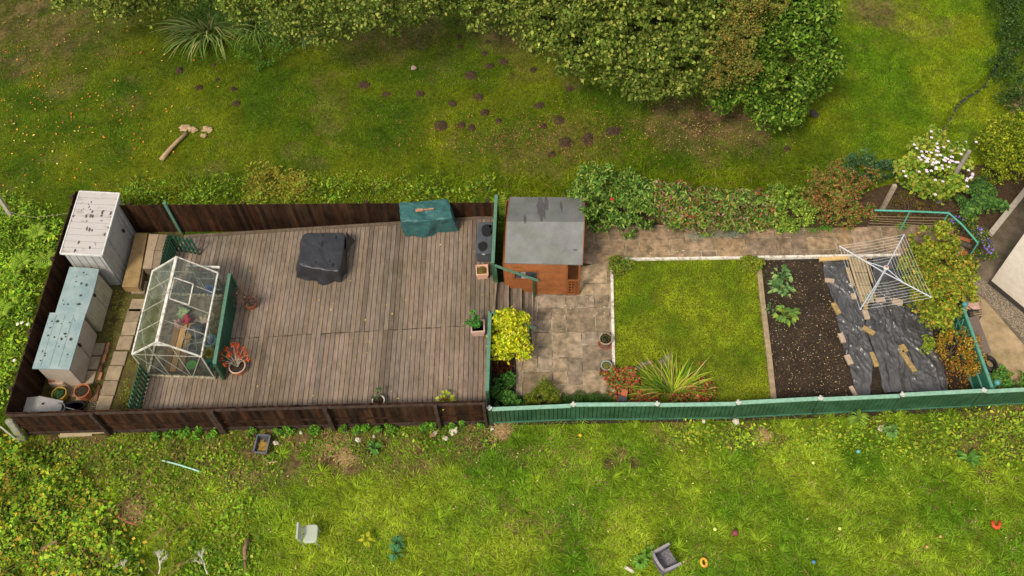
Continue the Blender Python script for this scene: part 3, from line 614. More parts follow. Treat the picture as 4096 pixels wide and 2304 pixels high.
# ------------------------------------------------------------------ two pale plastic sheds
lidm = mat('aqua_lid', (.30, .365, .355), (.20, .275, .275), scale=3, rough=.5, bump=.15, detail=10)
beige = mat('beige_plastic', (.48, .40, .32), (.38, .31, .245), scale=3, rough=.6, bump=.1)
beige2 = mat('olive_beige_plastic', (.44, .39, .28), (.34, .30, .21), scale=3, rough=.6, bump=.1)
debris = mat('leaf_debris', (.06, .065, .055), rough=1)
def plastic_shed(label, lid_px, h, bodym, curved, spots, panels=False):
    L4 = quadz(lid_px, [h+.10, h, h, h+.10])  # NW NE SE SW
    ne, se = L4[1], L4[2]; d = Vector((ne.x-se.x, ne.y-se.y, 0)); L = d.length; d.normalize(); n = Vector((-d.y, d.x, 0)); W = abs((L4[3]-L4[2]).dot(n)); o = Vector((se.x, se.y, 0))
    t = empty('storage_shed', o, label, 'shed'); i_ = .05
    b = MB(); c = [o+d*i_+n*i_, o+d*(L-i_)+n*i_, o+d*(L-i_)+n*(W-i_), o+d*i_+n*(W-i_)]; hs2 = [h-.075, h-.075, h+.02, h+.02]
    bot = [p for p in c]
    if curved: bot = [c[0]-n*.10, c[1]-n*.10, c[2], c[3]]
    b.prism([v+Vector((0, 0, .02)) for v in bot], [v+Vector((0, 0, z)) for v, z in zip(c, hs2)]); b.build('body', bodym, t, bevel=.02)
    for s in (0, 1):
        b = MB(); x0 = i_+.04+s*(L/2-i_); x1 = x0+L/2-i_-.07; q = o+n*(i_-.012); tb = -n*.10 if curved else Vector((0, 0, 0))
        lo = [q+d*x0+tb*.9, q+d*x1+tb*.9, q+d*x1+tb*.9-n*.012, q+d*x0+tb*.9-n*.012]; hi_ = [q+d*x0, q+d*x1, q+d*x1-n*.012, q+d*x0-n*.012]
        b.prism([v+Vector((0, 0, .08)) for v in lo], [v+Vector((0, 0, h-.08)) for v in hi_])
        if panels:
            for j in range(1, 5):
                xx = x0+(x1-x0)*j/5; b.beam(q+d*xx+tb*.85-n*.016+Vector((0, 0, .14)), q+d*xx-n*.016+Vector((0, 0, h-.16)), .02, .01)
        b.build('door', bodym, t, bevel=.006)
    b = MB(); b.box(o+d*(L*.50)+n*(i_-.05)+Vector((0, 0, h*.8)), (.05, .07, .12), math.atan2(d.y, d.x)); b.build('latch', MATS['black_plastic'], t)
    # lid, with a rolled front edge
    b = MB(); k = 6; nr_ = 7; vs = []
    for i in range(nr_):
        f = i/(nr_-1); y = -.02+f*(W+.03); z = h+.02+.09*f-(.05*(1-f)**4 if curved else .03*(1-f)**8)
        for j in range(k+1):
            wav = .03*math.sin(j/k*math.pi)*(1 if curved else 0); vs.append(o+d*(-.02+(L+.04)*j/k)+n*(y-wav*(1-f))+Vector((0, 0, z)))
    top = len(vs); vs += [v-Vector((0, 0, .045)) for v in vs]
    fs = []
    for i in range(nr_-1):
        for j in range(k): a = i*(k+1)+j; fs.append((a, a+1, a+k+2, a+k+1)); fs.append((top+a, top+a+k+1, top+a+k+2, top+a+1))
    ring = [j for j in range(k+1)]+[i*(k+1)+k for i in range(1, nr_)]+[(nr_-1)*(k+1)+j for j in range(k-1, -1, -1)]+[i*(k+1) for i in range(nr_-2, 0, -1)]
    for a in range(len(ring)): u, v = ring[a], ring[(a+1) % len(ring)]; fs.append((v, u, top+u, top+v))
    b.add(vs, fs); lid = b.build('lid', lidm, t)
    if not curved:
        b = MB()
        for f in (.3, .55, .8): b.beam(o+d*.06+n*W*f+Vector((0, 0, h+.026+.09*f)), o+d*(L-.06)+n*W*f+Vector((0, 0, h+.026+.09*f)), .012, .008)
        b.build('lid_ridge', lidm, lid)
    b = MB(); R = random.Random(spots)
    for i in range(spots):
        u, v = R.uniform(.1, .9), R.uniform(.1, .9); r = .012+.035*R.random()**2
        p = o+d*L*u+n*W*v; vs, fs = lump(r, .018, .5, 7, 4, i); b.add([Vector((p.x, p.y, h+.03+.09*v))+q for q in vs], fs)
    b.build('dead_leaf_specks', debris, lid)['kind'] = 'stuff'
    return t
plastic_shed('pale plastic shed with aqua roof, next to the grey metal shed', [(278, 1062), (391, 1076), (338, 1256), (224, 1247)], 1.12, beige2, True, 14, True)
plastic_shed('pale pink-beige plastic shed with aqua roof, nearest the corner pots', [(207, 1244), (338, 1258), (274, 1476), (133, 1466)], 1.12, beige, False, 22)
# coal bunker, pots and bits in the corner
bunk = mat('grey_bunker', (.42, .39, .36), (.33, .31, .28), scale=5, rough=.8, bump=.3)
bx = empty('coal_bunker', P(160, 1650, 0), 'grey bunker box with a sloping lid in the lower left fence corner', 'bunker')
hb = .62; A = P(94, 1590, hb); B = P(154, 1585, hb); C_ = P(137, 1648, hb); D_ = P(72, 1654, hb)
dxx = Vector((1, -.02, 0))
b = MB(); base = [Vector((A.x, A.y, 0)), Vector((D_.x, D_.y, 0)), Vector((C_.x+.48, C_.y-.02, 0)), Vector((B.x+.50, B.y, 0))]
b.add([*base, A, D_, C_, B, Vector((C_.x+.48, C_.y-.02, .22)), Vector((B.x+.50, B.y, .22))], [(0, 1, 2, 3), (4, 7, 6, 5), (0, 4, 5, 1), (1, 5, 6, 8, 2), (3, 9, 7, 4, 0), (2, 8, 9, 3)]); b.build('body', bunk, bx, bevel=.01)
b = MB(); b.add([B+Vector((.01, 0, .012)), C_+Vector((.01, 0, .012)), Vector((C_.x+.51, C_.y-.02, .235)), Vector((B.x+.53, B.y, .235))], [(3, 2, 1, 0)]); lo_ = b.build('sloping_lid', mat('pale_grey_lid', (.46, .44, .42), (.38, .36, .34), rough=.6, bump=.2), bx); so_ = lo_.modifiers.new('s', 'SOLIDIFY'); so_.thickness = .02
b = MB(); q = B.lerp(C_, .45)+Vector((.12, 0, -.06)); b.box(q, (.10, .05, .03), .3); b.build('handle', MATS['black_plastic'], lo_)
terr = mat('terracotta', (.50, .17, .06), (.36, .115, .045), scale=9, rough=.85, bump=.3)
def pot(name, label, px, py, z, r, h, m, cat='pot', fill=None, n=24, taper=.78, rim=.02, saucer=None, rimm=None, group=None):
    p = P(px, py, z+h); p = Vector((p.x, p.y, z)); t = empty(name, p, label, cat, group)
    rb = r*taper; b = MB(); b.lathe(p, [(rb, .0), (r-.012, h-.06), (r, h-.055), (r, h), (r-rim, h), (r-rim-.012, h-.06), (rb-.02, .03), (.001, .03)], n); b.build('shell', m, t, smooth=False)
    if rimm: b = MB(); b.lathe(p, [(r-rim-.004, h+.004), (r+.004, h+.004), (r+.006, h-.02), (r-rim-.004, h-.012)], n, ring=True); b.build('rim', rimm, t)
    b = MB(); vs, fs = lump(r-rim-.004, .02, .2, 12, 6, px); b.add([p+Vector((0, 0, h-.055))+q for q in vs], fs); b.lathe(p, [(.001, h-.06), (r-rim-.008, h-.06)], n); b.build('soil', fill or soil, t)
    if saucer: b = MB(); b.lathe(p, [(r*.9, -.0), (r*1.12, .03), (r*1.12, .045), (r*1.03, .045), (r*.9, .015)], n, ring=True); b.build('saucer', saucer, t)
    return t, p
yel = mat('ochre_glaze', (.52, .36, .05), (.36, .24, .04), scale=8, rough=.5)
t1, p1 = pot('plant_pot', 'wide ochre rimmed pot of low green foliage beside the pale shed', 235, 1573, .03, .215, .24, yel)
leaves('foliage', [(p1.x, p1.y, .26, .16, .16, .05)], 500, .05, [(.05, .11, .03), (.10, .17, .07), (.03, .07, .03)], t1)
pot('plant_pot', 'round empty terracotta pot in the lower left corner of the yard', 326, 1562, .03, .225, .34, terr)
# stone trough with brick pieces
trm = mat('sandy_stone', (.45, .33, .23), (.33, .24, .17), scale=7, rough=.9, bump=.4)
b = MB(); p = P(228, 1518, .32); 
b.prism([Vector((p.x-.26, p.y-.12, 0)), Vector((p.x+.26, p.y-.16, 0)), Vector((p.x+.26, p.y+.1, 0)), Vector((p.x-.26, p.y+.13, 0))], [Vector((p.x-.24, p.y-.12, .32)), Vector((p.x+.18, p.y-.15, .30)), Vector((p.x+.20, p.y+.06, .30)), Vector((p.x-.24, p.y+.10, .32))])
tag(b.build('stone_block', trm, bevel=.03), 'sandy stone block standing at the foot of the lower pale shed', 'stone')
b = MB(); b.cur = (1.3, .9, .7); b.box((p.x-.13, p.y-.02, .36), (.17, .1, .07), .1); tag(b.build('brick', brickm, bevel=.01), 'orange brick piece lying on the sandy stone block', 'brick')
for j, (dx, dy, l) in enumerate(((.03, -.03, 'beige pebble beside the orange brick on the stone block'), (.10, .02, 'pale round pebble at the right end of the stone block'))):
    b = MB(); vs, fs = lump(.045, .035, .3, 10, 6, j+2); b.add([Vector((p.x+dx, p.y+dy, .335))+q for q in vs], fs); tag(b.build('pebble', trm, smooth=True), l, 'stone')
# dark oval tub
b = MB(); p = P(298, 1622, .18); t = empty('trug', (p.x, p.y, 0), 'dark oval planter tub with pale debris near the corner bunker', 'tub')
b.lathe((p.x, p.y, 0), [(.24, .03), (.30, .2), (.285, .2), (.23, .05), (.001, .05)], 24, 1, .5, -.05); b.build('shell', mat('charcoal_plastic', (.035, .035, .04), rough=.5), t)
b = MB(); b.lathe((p.x, p.y, 0), [(.001, .11), (.25, .11)], 20, 1, .5, -.05); b.build('soil', mat('pebbly_soil', (.25, .2, .13), (.06, .05, .02), scale=30, rough=1, bump=.5), t)
# watering can / bucket
bk = mat('galvanised', (.38, .40, .40), (.28, .31, .32), scale=6, rough=.45, metal=.1, bump=.1); p = P(238, 1632, .26)
t = empty('bucket', (p.x, p.y, 0), 'pale grey bucket with a dark wire handle right of the bunker', 'bucket')
b = MB(); b.lathe((p.x, p.y, 0), [(.11, .03), (.155, .27), (.145, .27), (.10, .05), (.001, .05)], 20); b.build('shell', bk, t)
b = MB(); b.tube([(p.x-.15, p.y+.03, .26), (p.x-.1, p.y+.13, .31), (p.x+.03, p.y+.12, .33), (p.x+.14, p.y+.03, .26)], .011); b.build('handle', MATS['charcoal_plastic'], t)
t = empty('garden_tool', P(320, 1638, .1), 'white tool handle with a red tip lying beside the bucket', 'tool')
b = MB(); a_ = P(262, 1630, .22); c_ = P(312, 1642, .15); d_ = P(324, 1643, .13); b.tube([a_, c_], .014); b.build('shaft', wcap, t); b = MB(); b.tube([c_, d_], .02); b.build('grip', mat('red_plastic', (.5, .02, .02), rough=.4), t)
# ------------------------------------------------------------------ greenhouse
def glassmat(name, tint, op):
    m = bpy.data.materials.new(name); m.use_nodes = True; n = m.node_tree; L = n.links; n.nodes.clear()
    tr = n.nodes.new('ShaderNodeBsdfTransparent'); tr.inputs[0].default_value = (.90, .94, .91, 1)
    df = n.nodes.new('ShaderNodeBsdfDiffuse'); nz = n.nodes.new('ShaderNodeTexNoise'); nz.inputs['Scale'].default_value = 2.5; nz.inputs['Detail'].default_value = 8
    df.inputs[0].default_value = (*tint, 1)
    gl = n.nodes.new('ShaderNodeBsdfGlossy'); gl.inputs['Roughness'].default_value = .08; gl.inputs[0].default_value = (.9, .95, .95, 1)
    mr = n.nodes.new('ShaderNodeMapRange'); mr.inputs[1].default_value = .35; mr.inputs[2].default_value = .75; mr.inputs[3].default_value = op*.4; mr.inputs[4].default_value = op*1.6; L.new(nz.outputs['Fac'], mr.inputs[0])
    m1 = n.nodes.new('ShaderNodeMixShader'); L.new(mr.outputs[0], m1.inputs[0]); L.new(tr.outputs[0], m1.inputs[1]); L.new(df.outputs[0], m1.inputs[2])
    lw = n.nodes.new('ShaderNodeFresnel'); lw.inputs[0].default_value = 1.45
    m2 = n.nodes.new('ShaderNodeMixShader'); L.new(lw.outputs[0], m2.inputs[0]); L.new(m1.outputs[0], m2.inputs[1]); L.new(gl.outputs[0], m2.inputs[2])
    o = n.nodes.new('ShaderNodeOutputMaterial'); L.new(m2.outputs[0], o.inputs[0]); return m
gA = glassmat('clear_glass', (.5, .55, .5), .04); gB = glassmat('algae_glass', (.26, .30, .20), .24)
ze = DZ+1.25
E = [P(529, 1417, ze), P(805, 1427, ze), P(875, 1092, ze), P(608, 1084, ze)]
ea2 = (E[0]+E[1])/2; U = (E[1]-E[0]).normalized(); V_ = Vector((-U.y, U.x, 0)); WG = 1.93; DGt = (((E[2]+E[3])/2-ea2)).length; Vd = ((E[2]+E[3])/2-ea2).normalized()
F0 = Vector((E[0].x, E[0].y, 0)); WGv = U*(E[1]-E[0]).length; DV = Vd*DGt
def G(u, v, z): return F0+WGv*u+DV*v+Vector((0, 0, z))
mid = G(.5, 0, DZ); zr = DZ+hgt(mid, 1367)
gh = empty('greenhouse', G(.5, .5, DZ), 'white framed glass greenhouse full of clutter at the left of the deck', 'greenhouse')
fr = mat('white_aluminium', (.62, .60, .53), (.30, .24, .16), scale=9, rough=.5, bump=.1, lo=.34, hi=.52)
fr2 = mat('grey_aluminium', (.42, .40, .33), (.22, .20, .15), scale=10, rough=.5, bump=.1)
b = MB()
for v in (0, 1): b.beam(G(0, v, ze), G(.5, v, zr), .035, .045); b.beam(G(.5, v, zr), G(1, v, ze), .035, .045)
b.beam(G(.5, 0, zr+.01), G(.5, 1, zr+.01), .075, .06); b.beam(G(1, 0, ze), G(1, 1, ze), .04, .05); b.beam(G(0, 0, ze), G(0, 1, ze), .04, .04)
b.build('roof_frame', fr, gh)
b = MB()
for u, v in ((0, 0), (1, 0), (1, 1), (0, 1)): b.beam(G(u, v, DZ), G(u, v, ze), .04, .04)
for u in (.33, .66): b.beam(G(u, 0, DZ), G(u, 0, ze+(zr-ze)*(1-abs(u-.5)*2)), .02, .02); b.beam(G(u, 1, DZ), G(u, 1, ze+(zr-ze)*(1-abs(u-.5)*2)), .02, .02)
b.beam(G(0, 0, ze-.0), G(1, 0, ze-.0), .02, .02); b.beam(G(0, 1, ze), G(1, 1, ze), .02, .03)
b.beam(G(.17, 0, zr-.17*1.1), G(.83, 0, zr-.17*1.1), .02, .02) if False else None
for s in (0, 1):
    for k in range(1, 4): b.beam(G(s, k/4, DZ), G(s, k/4, ze), .02, .02)
    b.beam(G(s, 0, DZ+.02), G(s, .4, ze), .015, .02); b.beam(G(s, 1, DZ+.02), G(s, .6, ze), .015, .02)
b.beam(G(0.02, 0, ze), G(.33, 0, DZ), .012, .02); b.beam(G(.98, 0, ze), G(.66, 0, DZ), .012, .02); b.beam(G(.33, 0, ze+.1), G(.66, 0, DZ), .012, .02)
b.build('wall_frame', fr2, gh)
b = MB()
for k in range(1, 4):
    b.beam(G(.5, k/4, zr), G(1, k/4, ze), .02, .03); b.beam(G(.5, k/4, zr), G(0, k/4, ze), .014, .025)
b.build('glazing_bars', fr2, gh)
b = MB(); b.beam(G(0, 0, DZ+.04), G(1.02, 0, DZ+.04), .07, .08); b.beam(G(0, 1, DZ+.04), G(1, 1, DZ+.04), .06, .08); b.beam(G(0, 0, DZ+.03), G(0, 1, DZ+.03), .06, .06); b.beam(G(1, 0, DZ+.03), G(1, 1, DZ+.03), .06, .06)
b.build('base', mat('dirty_base', (.45, .40, .28), (.12, .09, .05), scale=14, rough=.9, lo=.4, hi=.6), gh)
def pane(vs, m, name='pane'):
    b = MB(); b.add(vs, [tuple(range(len(vs)))]); return b.build(name, m, gh)
for k in range(4):
    v0, v1 = k/4+.004, (k+1)/4-.004; zz_ = lambda u: ze+(zr-ze)*(1-abs(u-.5)*2)
    pane([G(.51, v0, zr-.006), G(.99, v0, ze), G(.99, v1, ze), G(.51, v1, zr-.006)], gA, 'roof_pane'); pane([G(.01, v0, ze), G(.49, v0, zr-.006), G(.49, v1, zr-.006), G(.01, v1, ze)], gB, 'roof_pane')
    pane([G(0, v0, DZ+.06), G(0, v1, DZ+.06), G(0, v1, ze-.02), G(0, v0, ze-.02)], gB, 'side_pane'); pane([G(1, v0, DZ+.06), G(1, v1, DZ+.06), G(1, v1, ze-.02), G(1, v0, ze-.02)], gA, 'side_pane')
for v in (0, 1):
    for u0, u1 in ((0, .33), (.33, .66), (.66, 1)):
        vs = [G(u0+.005, v, DZ+.08), G(u1-.005, v, DZ+.08), G(u1-.005, v, zz_(u1)-.02)]+([G(.5, v, zr-.02)] if u0 < .5 < u1 else [])+[G(u0+.005, v, zz_(u0)-.02)]
        pane(vs, gA, 'gable_pane')
b = MB(); b.add([G(.4, -.005, zr-.20), G(.6, -.005, zr-.20), G(.5, -.005, zr-.04)], [(0, 1, 2)]); gp_ = b.build('gable_plate', fr, gh)
# roof vent, held a little open
vt = [(.53, .53), (.76, .53), (.76, .76), (.53, .76)]; zc = lambda u: zr-(zr-ze)*(u-.5)*2
vb = MB(); q = [G(.53, .5, zc(.53)+.03), G(.76, .5, zc(.76)+.07), G(.76, .75, zc(.76)+.07), G(.53, .75, zc(.53)+.03)]
for i in range(4): vb.beam(q[i], q[(i+1) % 4], .03, .025)
vo = vb.build('roof_vent', fr, gh); b = MB(); b.add(q, [(0, 1, 2, 3)]); b.build('vent_pane', gA, vo)
# door leaf slid past the back gable
b = MB(); q = [G(.56, 1.06, DZ+.1), G(.86, 1.06, DZ+.1), G(.86, 1.06, ze+.02), G(.56, 1.06, ze+.02)]
for i in range(4): b.beam(q[i], q[(i+1) % 4], .04, .035)
b.beam(q[0].lerp(q[3], .5), q[1].lerp(q[2], .5), .03, .03); b.beam(G(.5, 1.06, ze+.05), G(1.02, 1.06, ze+.05), .05, .06)
d_ = b.build('door', fr, gh); b = MB(); b.add([v for v in q], [(0, 1, 2, 3)]); b.build('door_pane', gA, d_)
# floor of the greenhouse and its contents
b = MB(); b.slab([G(.03, .02, 0), G(.97, .02, 0), G(.97, .98, 0), G(.03, .98, 0)], DZ+.004, DZ+.02); b.build('floor', mat('greenhouse_floor', (.20, .16, .11), (.06, .05, .03), scale=7, rough=1, detail=12), gh)
zf = DZ+.02
plk = mat('orange_plank', (.60, .33, .10), (.42, .21, .07), scale=6, rough=.7, stretch=(4, 1, 1), attr=True)
for u, k, l in ((.27, .45, 'dark brown plank on the left of the three in the greenhouse'), (.37, 1.05, 'bright orange plank in the middle of the three in the greenhouse'), (.48, .6, 'brown plank on the right of the three in the greenhouse')):
    b = MB(); b.cur = (k, k, k); b.beam(G(u, .04, zf+.10), G(u+.03, .62, zf+.10), .17, .03); tag(b.build('plank', plk), l, 'plank', 'planks inside the greenhouse')
def ghthing(name, label, cat, u, v, m, prof, n=16, sx=1, sy=1, rz=0, fill=None):
    p = G(u, v, zf); b = MB(); b.lathe(p, prof, n, sx, sy, rz); o = b.build(name, m, smooth=True); return tag(o, label, cat)
lime = mat('lime_plastic', (.08, .55, .06), (.06, .40, .04), rough=.35, bump=0); blue = mat('blue_plastic', (.12, .28, .55), (.09, .2, .42), rough=.4, bump=0); yelp = mat('yellow_plastic', (.62, .50, .03), (.45, .38, .03), rough=.5); teal = mat('teal_plastic', (.08, .38, .28), (.06, .28, .2), rough=.4)
ghthing('watering_bowl', 'lime green bowl on the greenhouse floor near the front pane', 'bowl', .64, .12, lime, [(.06, 0), (.15, .12), (.135, .12), (.05, .02), (.001, .02)])
ghthing('tub', 'yellow tub with a teal bottom in the greenhouse corner', 'tub', .90, .24, yelp, [(.12, 0), (.15, .3), (.14, .3), (.12, .05), (.001, .05)])
ghthing('tub', 'teal tub in front of the yellow tub in the greenhouse', 'tub', .91, .13, teal, [(.10, 0), (.14, .2), (.13, .2), (.10, .03), (.001, .03)])
ghthing('bucket', 'pale blue bucket hanging high in the far corner of the greenhouse', 'bucket', .84, .88, blue, [(.09, .7), (.13, .9), (.12, .9), (.08, .72), (.001, .72)])
ghthing('plant_pot', 'cream round pot with dark soil on the right of the greenhouse', 'pot', .85, .63, mat('cream_pot', (.55, .45, .28), (.4, .32, .2), rough=.7), [(.10, .3), (.14, .5), (.11, .5), (.08, .33), (.001, .33)])
def bundle(name, label, cat, u, v, r, h, m, seed):
    p = G(u, v, zf+h*.7); vs, fs = lump(r, h, .7, 14, 9, seed); b = MB(); b.add([p+q for q in vs], fs); return tag(b.build(name, m, smooth=True), label, cat)
bundle('bag', 'crumpled blue and white plastic bag on the greenhouse staging', 'bag', .87, .43, .13, .16, mat('blue_white_bag', (.65, .70, .75), (.05, .15, .5), scale=8, rough=.4), 3)
bundle('cloth', 'red cloth heap beside the barrow in the greenhouse', 'cloth', .42, .66, .13, .12, mat('red_cloth', (.50, .03, .05), (.25, .02, .03), rough=.7), 5)
bundle('cloth', 'pale pink cloth draped under the greenhouse ridge', 'cloth', .33, .58, .10, .25, mat('pink_cloth', (.60, .32, .28), (.42, .2, .2), rough=.7), 8)
bundle('bag', 'pale green bag near the red cloth in the greenhouse', 'bag', .33, .76, .16, .12, mat('green_bag', (.35, .42, .20), (.2, .25, .12), rough=.6), 11)
bundle('bag', 'dark sack in the middle of the greenhouse floor', 'bag', .60, .55, .22, .10, mat('dark_sack', (.05, .05, .055), rough=.7), 14)
bundle('stone', 'beige round stone by the cream pot in the greenhouse', 'stone', .68, .68, .12, .1, trm, 17)
b = MB()
for k in range(3):
    c = G(.92, .33, zf+.5+k*.03); b.tube([c+Vector((math.cos(a)*(.2-.01*k), math.sin(a)*(.2-.01*k), 0)) for a in [i*math.pi/10 for i in range(21)]], .013, 5)
tag(b.build('hose', mat('pale_hose', (.35, .55, .42), rough=.4, bump=0)), 'coiled pale green hose hanging on the right side of the greenhouse', 'hose')
b = MB()
for k in range(2):
    c = G(.70, .28, zf+.25); b.tube([c+Vector((math.cos(a)*(.32-.05*k), math.sin(a)*(.24), .05*math.sin(3*a))) for a in [i*math.pi/10-1 for i in range(16)]], .012, 5)
tag(b.build('hose', mat('grey_hose', (.40, .42, .42), rough=.4, bump=0)), 'loose grey hose loops on the greenhouse floor', 'hose')
t = empty('garden_chair', G(.52, .36, zf), 'folded grey tubular garden chair in the middle of the greenhouse', 'chair')
b = MB(); q = [G(.50, .30, zf+.05), G(.50, .46, zf+.5), G(.66, .46, zf+.5), G(.66, .30, zf+.05)]
for i in range(4): b.tube([q[i], q[(i+1) % 4]], .012)
b.tube([G(.48, .44, zf+.03), G(.52, .34, zf+.5)], .012); b.tube([G(.68, .44, zf+.03), G(.64, .34, zf+.5)], .012); b.build('frame', fr2, t)
# ------------------------------------------------------------------ covered things on the deck
def cloth_cover(name, label, cat, topq, botq, zt, zb, m, amp, seed, nfold=5, dip=0.0, rnd=2):
    """four top and four bottom corners in photo px; loose cover draped over a box"""
    T = [P(x, y, zt) for x, y in topq]; B_ = [P(x, y, zb) for x, y in botq]; n = 14; vs = []; fs = []; ring = []
    N = 4*n
    def per(Q, t):
        k = int(t*4) % 4; f = t*4-int(t*4); return Q[k].lerp(Q[(k+1) % 4], f)
    def cornr(t): f = (t*4) % 1; return 1-min(f, 1-f)*2
    cT = sum(T, Vector())/4; cB = sum(B_, Vector())/4
    rows = [(0.0, 'b'), (.25, 's'), (.5, 's'), (.75, 's'), (.93, 's'), (1.0, 't'), (.85, 'i'), (.65, 'i'), (.42, 'i'), (.2, 'i')]
    for r, ty in rows:
        for i in range(N):
            t = i/N; a = per(T, t); c = per(B_, t)
            if ty in 'bst':
                p = c.lerp(a, r); rad = (p-cB); rad.z = 0; rad.normalize()
                p = p+rad*(1-r)*amp*(math.sin(t*2*math.pi*nfold+seed)+.6*math.sin(t*2*math.pi*nfold*2.3+seed*2))*.9
                p += rad*amp*1.2*mnoise.noise(p*4+Vector((seed, 0, 0)))*(1.2-r)
                p = p+(cT-p).normalized()*(.05*cornr(t)**6)
                if ty == 't': p.z -= .02
            else:
                p = cT.lerp(a, r); p.z += amp*.8*mnoise.noise(p*3.5+Vector((0, seed, 0)))-dip*max(0, 1-abs((i/N*4) % 1-.5)*3)*r*(1 if 2 <= t*4 < 3 else 0)
                p.z += amp*.5*abs(mnoise.noise(p*9+Vector((seed, seed, 0))))
            vs.append(p)
    for r in range(len(rows)-1):
        for i in range(N): fs.append((r*N+i, r*N+(i+1) % N, (r+1)*N+(i+1) % N, (r+1)*N+i))
    vs.append(cT); L_ = len(vs)-1; r = len(rows)-1
    for i in range(N): fs.append((r*N+i, r*N+(i+1) % N, L_))
    me = bpy.data.meshes.new(name); me.from_pydata(vs, [], fs); me.polygons.foreach_set('use_smooth', [True]*len(fs)); o = link(name, me, m)
    s = o.modifiers.new('s', 'SUBSURF'); s.levels = 2; s.render_levels = 2; s.subdivision_type = 'CATMULL_CLARK'
    tx = bpy.data.textures.new(name+'w', 'CLOUDS'); tx.noise_scale = .30; tx.noise_depth = 2; d = o.modifiers.new('d', 'DISPLACE'); d.texture = tx; d.strength = amp*.9; d.mid_level = .5; d.texture_coords = 'GLOBAL'
    return tag(o, label, cat)
blk = mat('black_cover', (.026, .027, .031), (.017, .017, .020), scale=5, rough=.42, bump=.25, bscale=14, spec=.5)
cloth_cover('barbecue_cover', 'black weatherproof cover over a square object on the deck', 'cover', [(1214, 930), (1384, 928), (1358, 1088), (1190, 1060)], [(1200, 965), (1400, 985), (1372, 1136), (1184, 1118)], DZ+.62, DZ+.02, blk, .065, 1.3, 5)
b = MB(); a_ = P(1384, 929, DZ+.6); b_ = P(1421, 965, DZ+.08); c_ = P(1398, 990, DZ+.05); d_ = P(1386, 1000, DZ+.45); b.prism([a_, b_, c_, d_], [v+Vector((.008, .004, .006)) for v in (a_, b_, c_, d_)]); 
fl = b.build('cover_flap', blk); tag(fl, 'loose triangular flap at the right of the black cover', 'cover')
fl.parent = bpy.data.objects['barbecue_cover']
for k in ('label', 'category'): del fl[k]
b = MB(); R = random.Random(12)
for (x, y, r, s) in ((1292, 940, .05, 1), (1343, 952, .05, 1.6), (1288, 975, .06, 2.2), (1262, 1047, .04, 1), (1330, 1060, .07, 1), (1303, 968, .03, 1), (1318, 1045, .03, 2)):
    vs, fs = lump(r, .012, .5, 9, 4, x, .6, s); p = P(x, y, DZ+.635); b.add([p+q for q in vs], fs)
o = b.build('water_puddle', mat('puddle', (.006, .006, .007), rough=.05, bump=0, spec=.6)); o.parent = bpy.data.objects['barbecue_cover']
grn = mat('green_tarpaulin', (.035, .125, .115), (.018, .07, .068), scale=4, rough=.45, bump=.4, bscale=10, spec=.4)
cloth_cover('furniture_cover', 'dark green tarpaulin cover over furniture by the north fence', 'cover', [(1596, 806), (1795, 792), (1810, 872), (1602, 888)], [(1606, 880), (1812, 874), (1820, 926), (1626, 952)], DZ+.86, DZ+.02, grn, .095, 2.1, 6, dip=.09)
b = MB(); b.beam(P(1665, 843, DZ+.93), P(1735, 834, DZ+.93), .035, .03); b.beam(P(1662, 842, DZ+.95), P(1692, 839, DZ+.95), .09, .03)
tag(b.build('stick', mat('stick_wood', (.42, .20, .10), (.3, .15, .08), rough=.8)), 'short brown wooden stick lying on the green tarpaulin', 'stick')
# deck box
dbm = mat('charcoal_box', (.075, .08, .088), (.055, .058, .065), scale=6, rough=.35, bump=.1); zb2 = DZ+.5
A = P(1912, 887, zb2); B = P(1972, 888, zb2); C_ = P(1967, 1013, zb2); D_ = P(1902, 1014, zb2)
db = empty('deck_box', (A.x, A.y, DZ), 'low charcoal storage box against the tall green screen', 'storage box')
b = MB(); cn = (A+B+C_+D_)/4; sh = [p.lerp(cn, .06) for p in (A, B, C_, D_)]; b.slab([(p.x, p.y) for p in sh], DZ, zb2-.05); b.build('body', dbm, db, bevel=.01)
b = MB(); b.slab([(p.x, p.y) for p in (A, B, C_, D_)], zb2-.05, zb2); lid = b.build('lid', dbm, db, bevel=.015)
b = MB()
for (x, y, rx, ry, s) in ((1948, 922, .19, .24, 1), (1931, 985, .15, .19, 2), (1962, 905, .05, .06, 3), (1945, 957, .02, .02, 4), (1966, 930, .03, .05, 5)):
    p = P(x, y, zb2+.002); vs = [(p.x, p.y, zb2+.003)]; n = 22
    for i in range(n): a = i*2*math.pi/n; k = 1+.22*mnoise.noise(Vector((math.cos(a)*1.5+s*3, math.sin(a)*1.5, 0))); vs.append((p.x+math.cos(a)*rx*k, p.y+math.sin(a)*ry*k, zb2+.003))
    b.add(vs, [(0, 1+i, 1+(i+1) % n) for i in range(n)])
b.build('water_stain', mat('wet_stain', (.012, .011, .010), rough=.6), lid)
b = MB(); b.beam(D_.lerp(C_, .4)+Vector((0, -.01, -.03)), D_.lerp(C_, .6)+Vector((0, -.01, -.03)), .03, .03); b.build('handle', MATS['galvanised'], lid)
def sqpot(label, px, py, z, s, h, m, taper=.8, rz=0):
    p = P(px, py, z+h); p.z = z; t = empty('square_planter', p, label, 'planter'); b = MB(); r2 = 2**.5; pr = [(s*taper/2*r2, 0), ((s/2-.015)*r2, h-.09), (s/2*r2, h-.085), (s/2*r2, h), ((s/2-.035)*r2, h), ((s/2-.05)*r2, h-.06), (.001, h-.06)]
    b.lathe(p, pr, 4, rz=math.pi/4+rz); b.build('shell', m, t, bevel=.012); return t, p
pk = mat('pink_terracotta', (.62, .36, .24), (.50, .27, .18), scale=9, rough=.7); pk2 = mat('pink_plastic', (.60, .40, .32), (.5, .32, .26), scale=9, rough=.6)
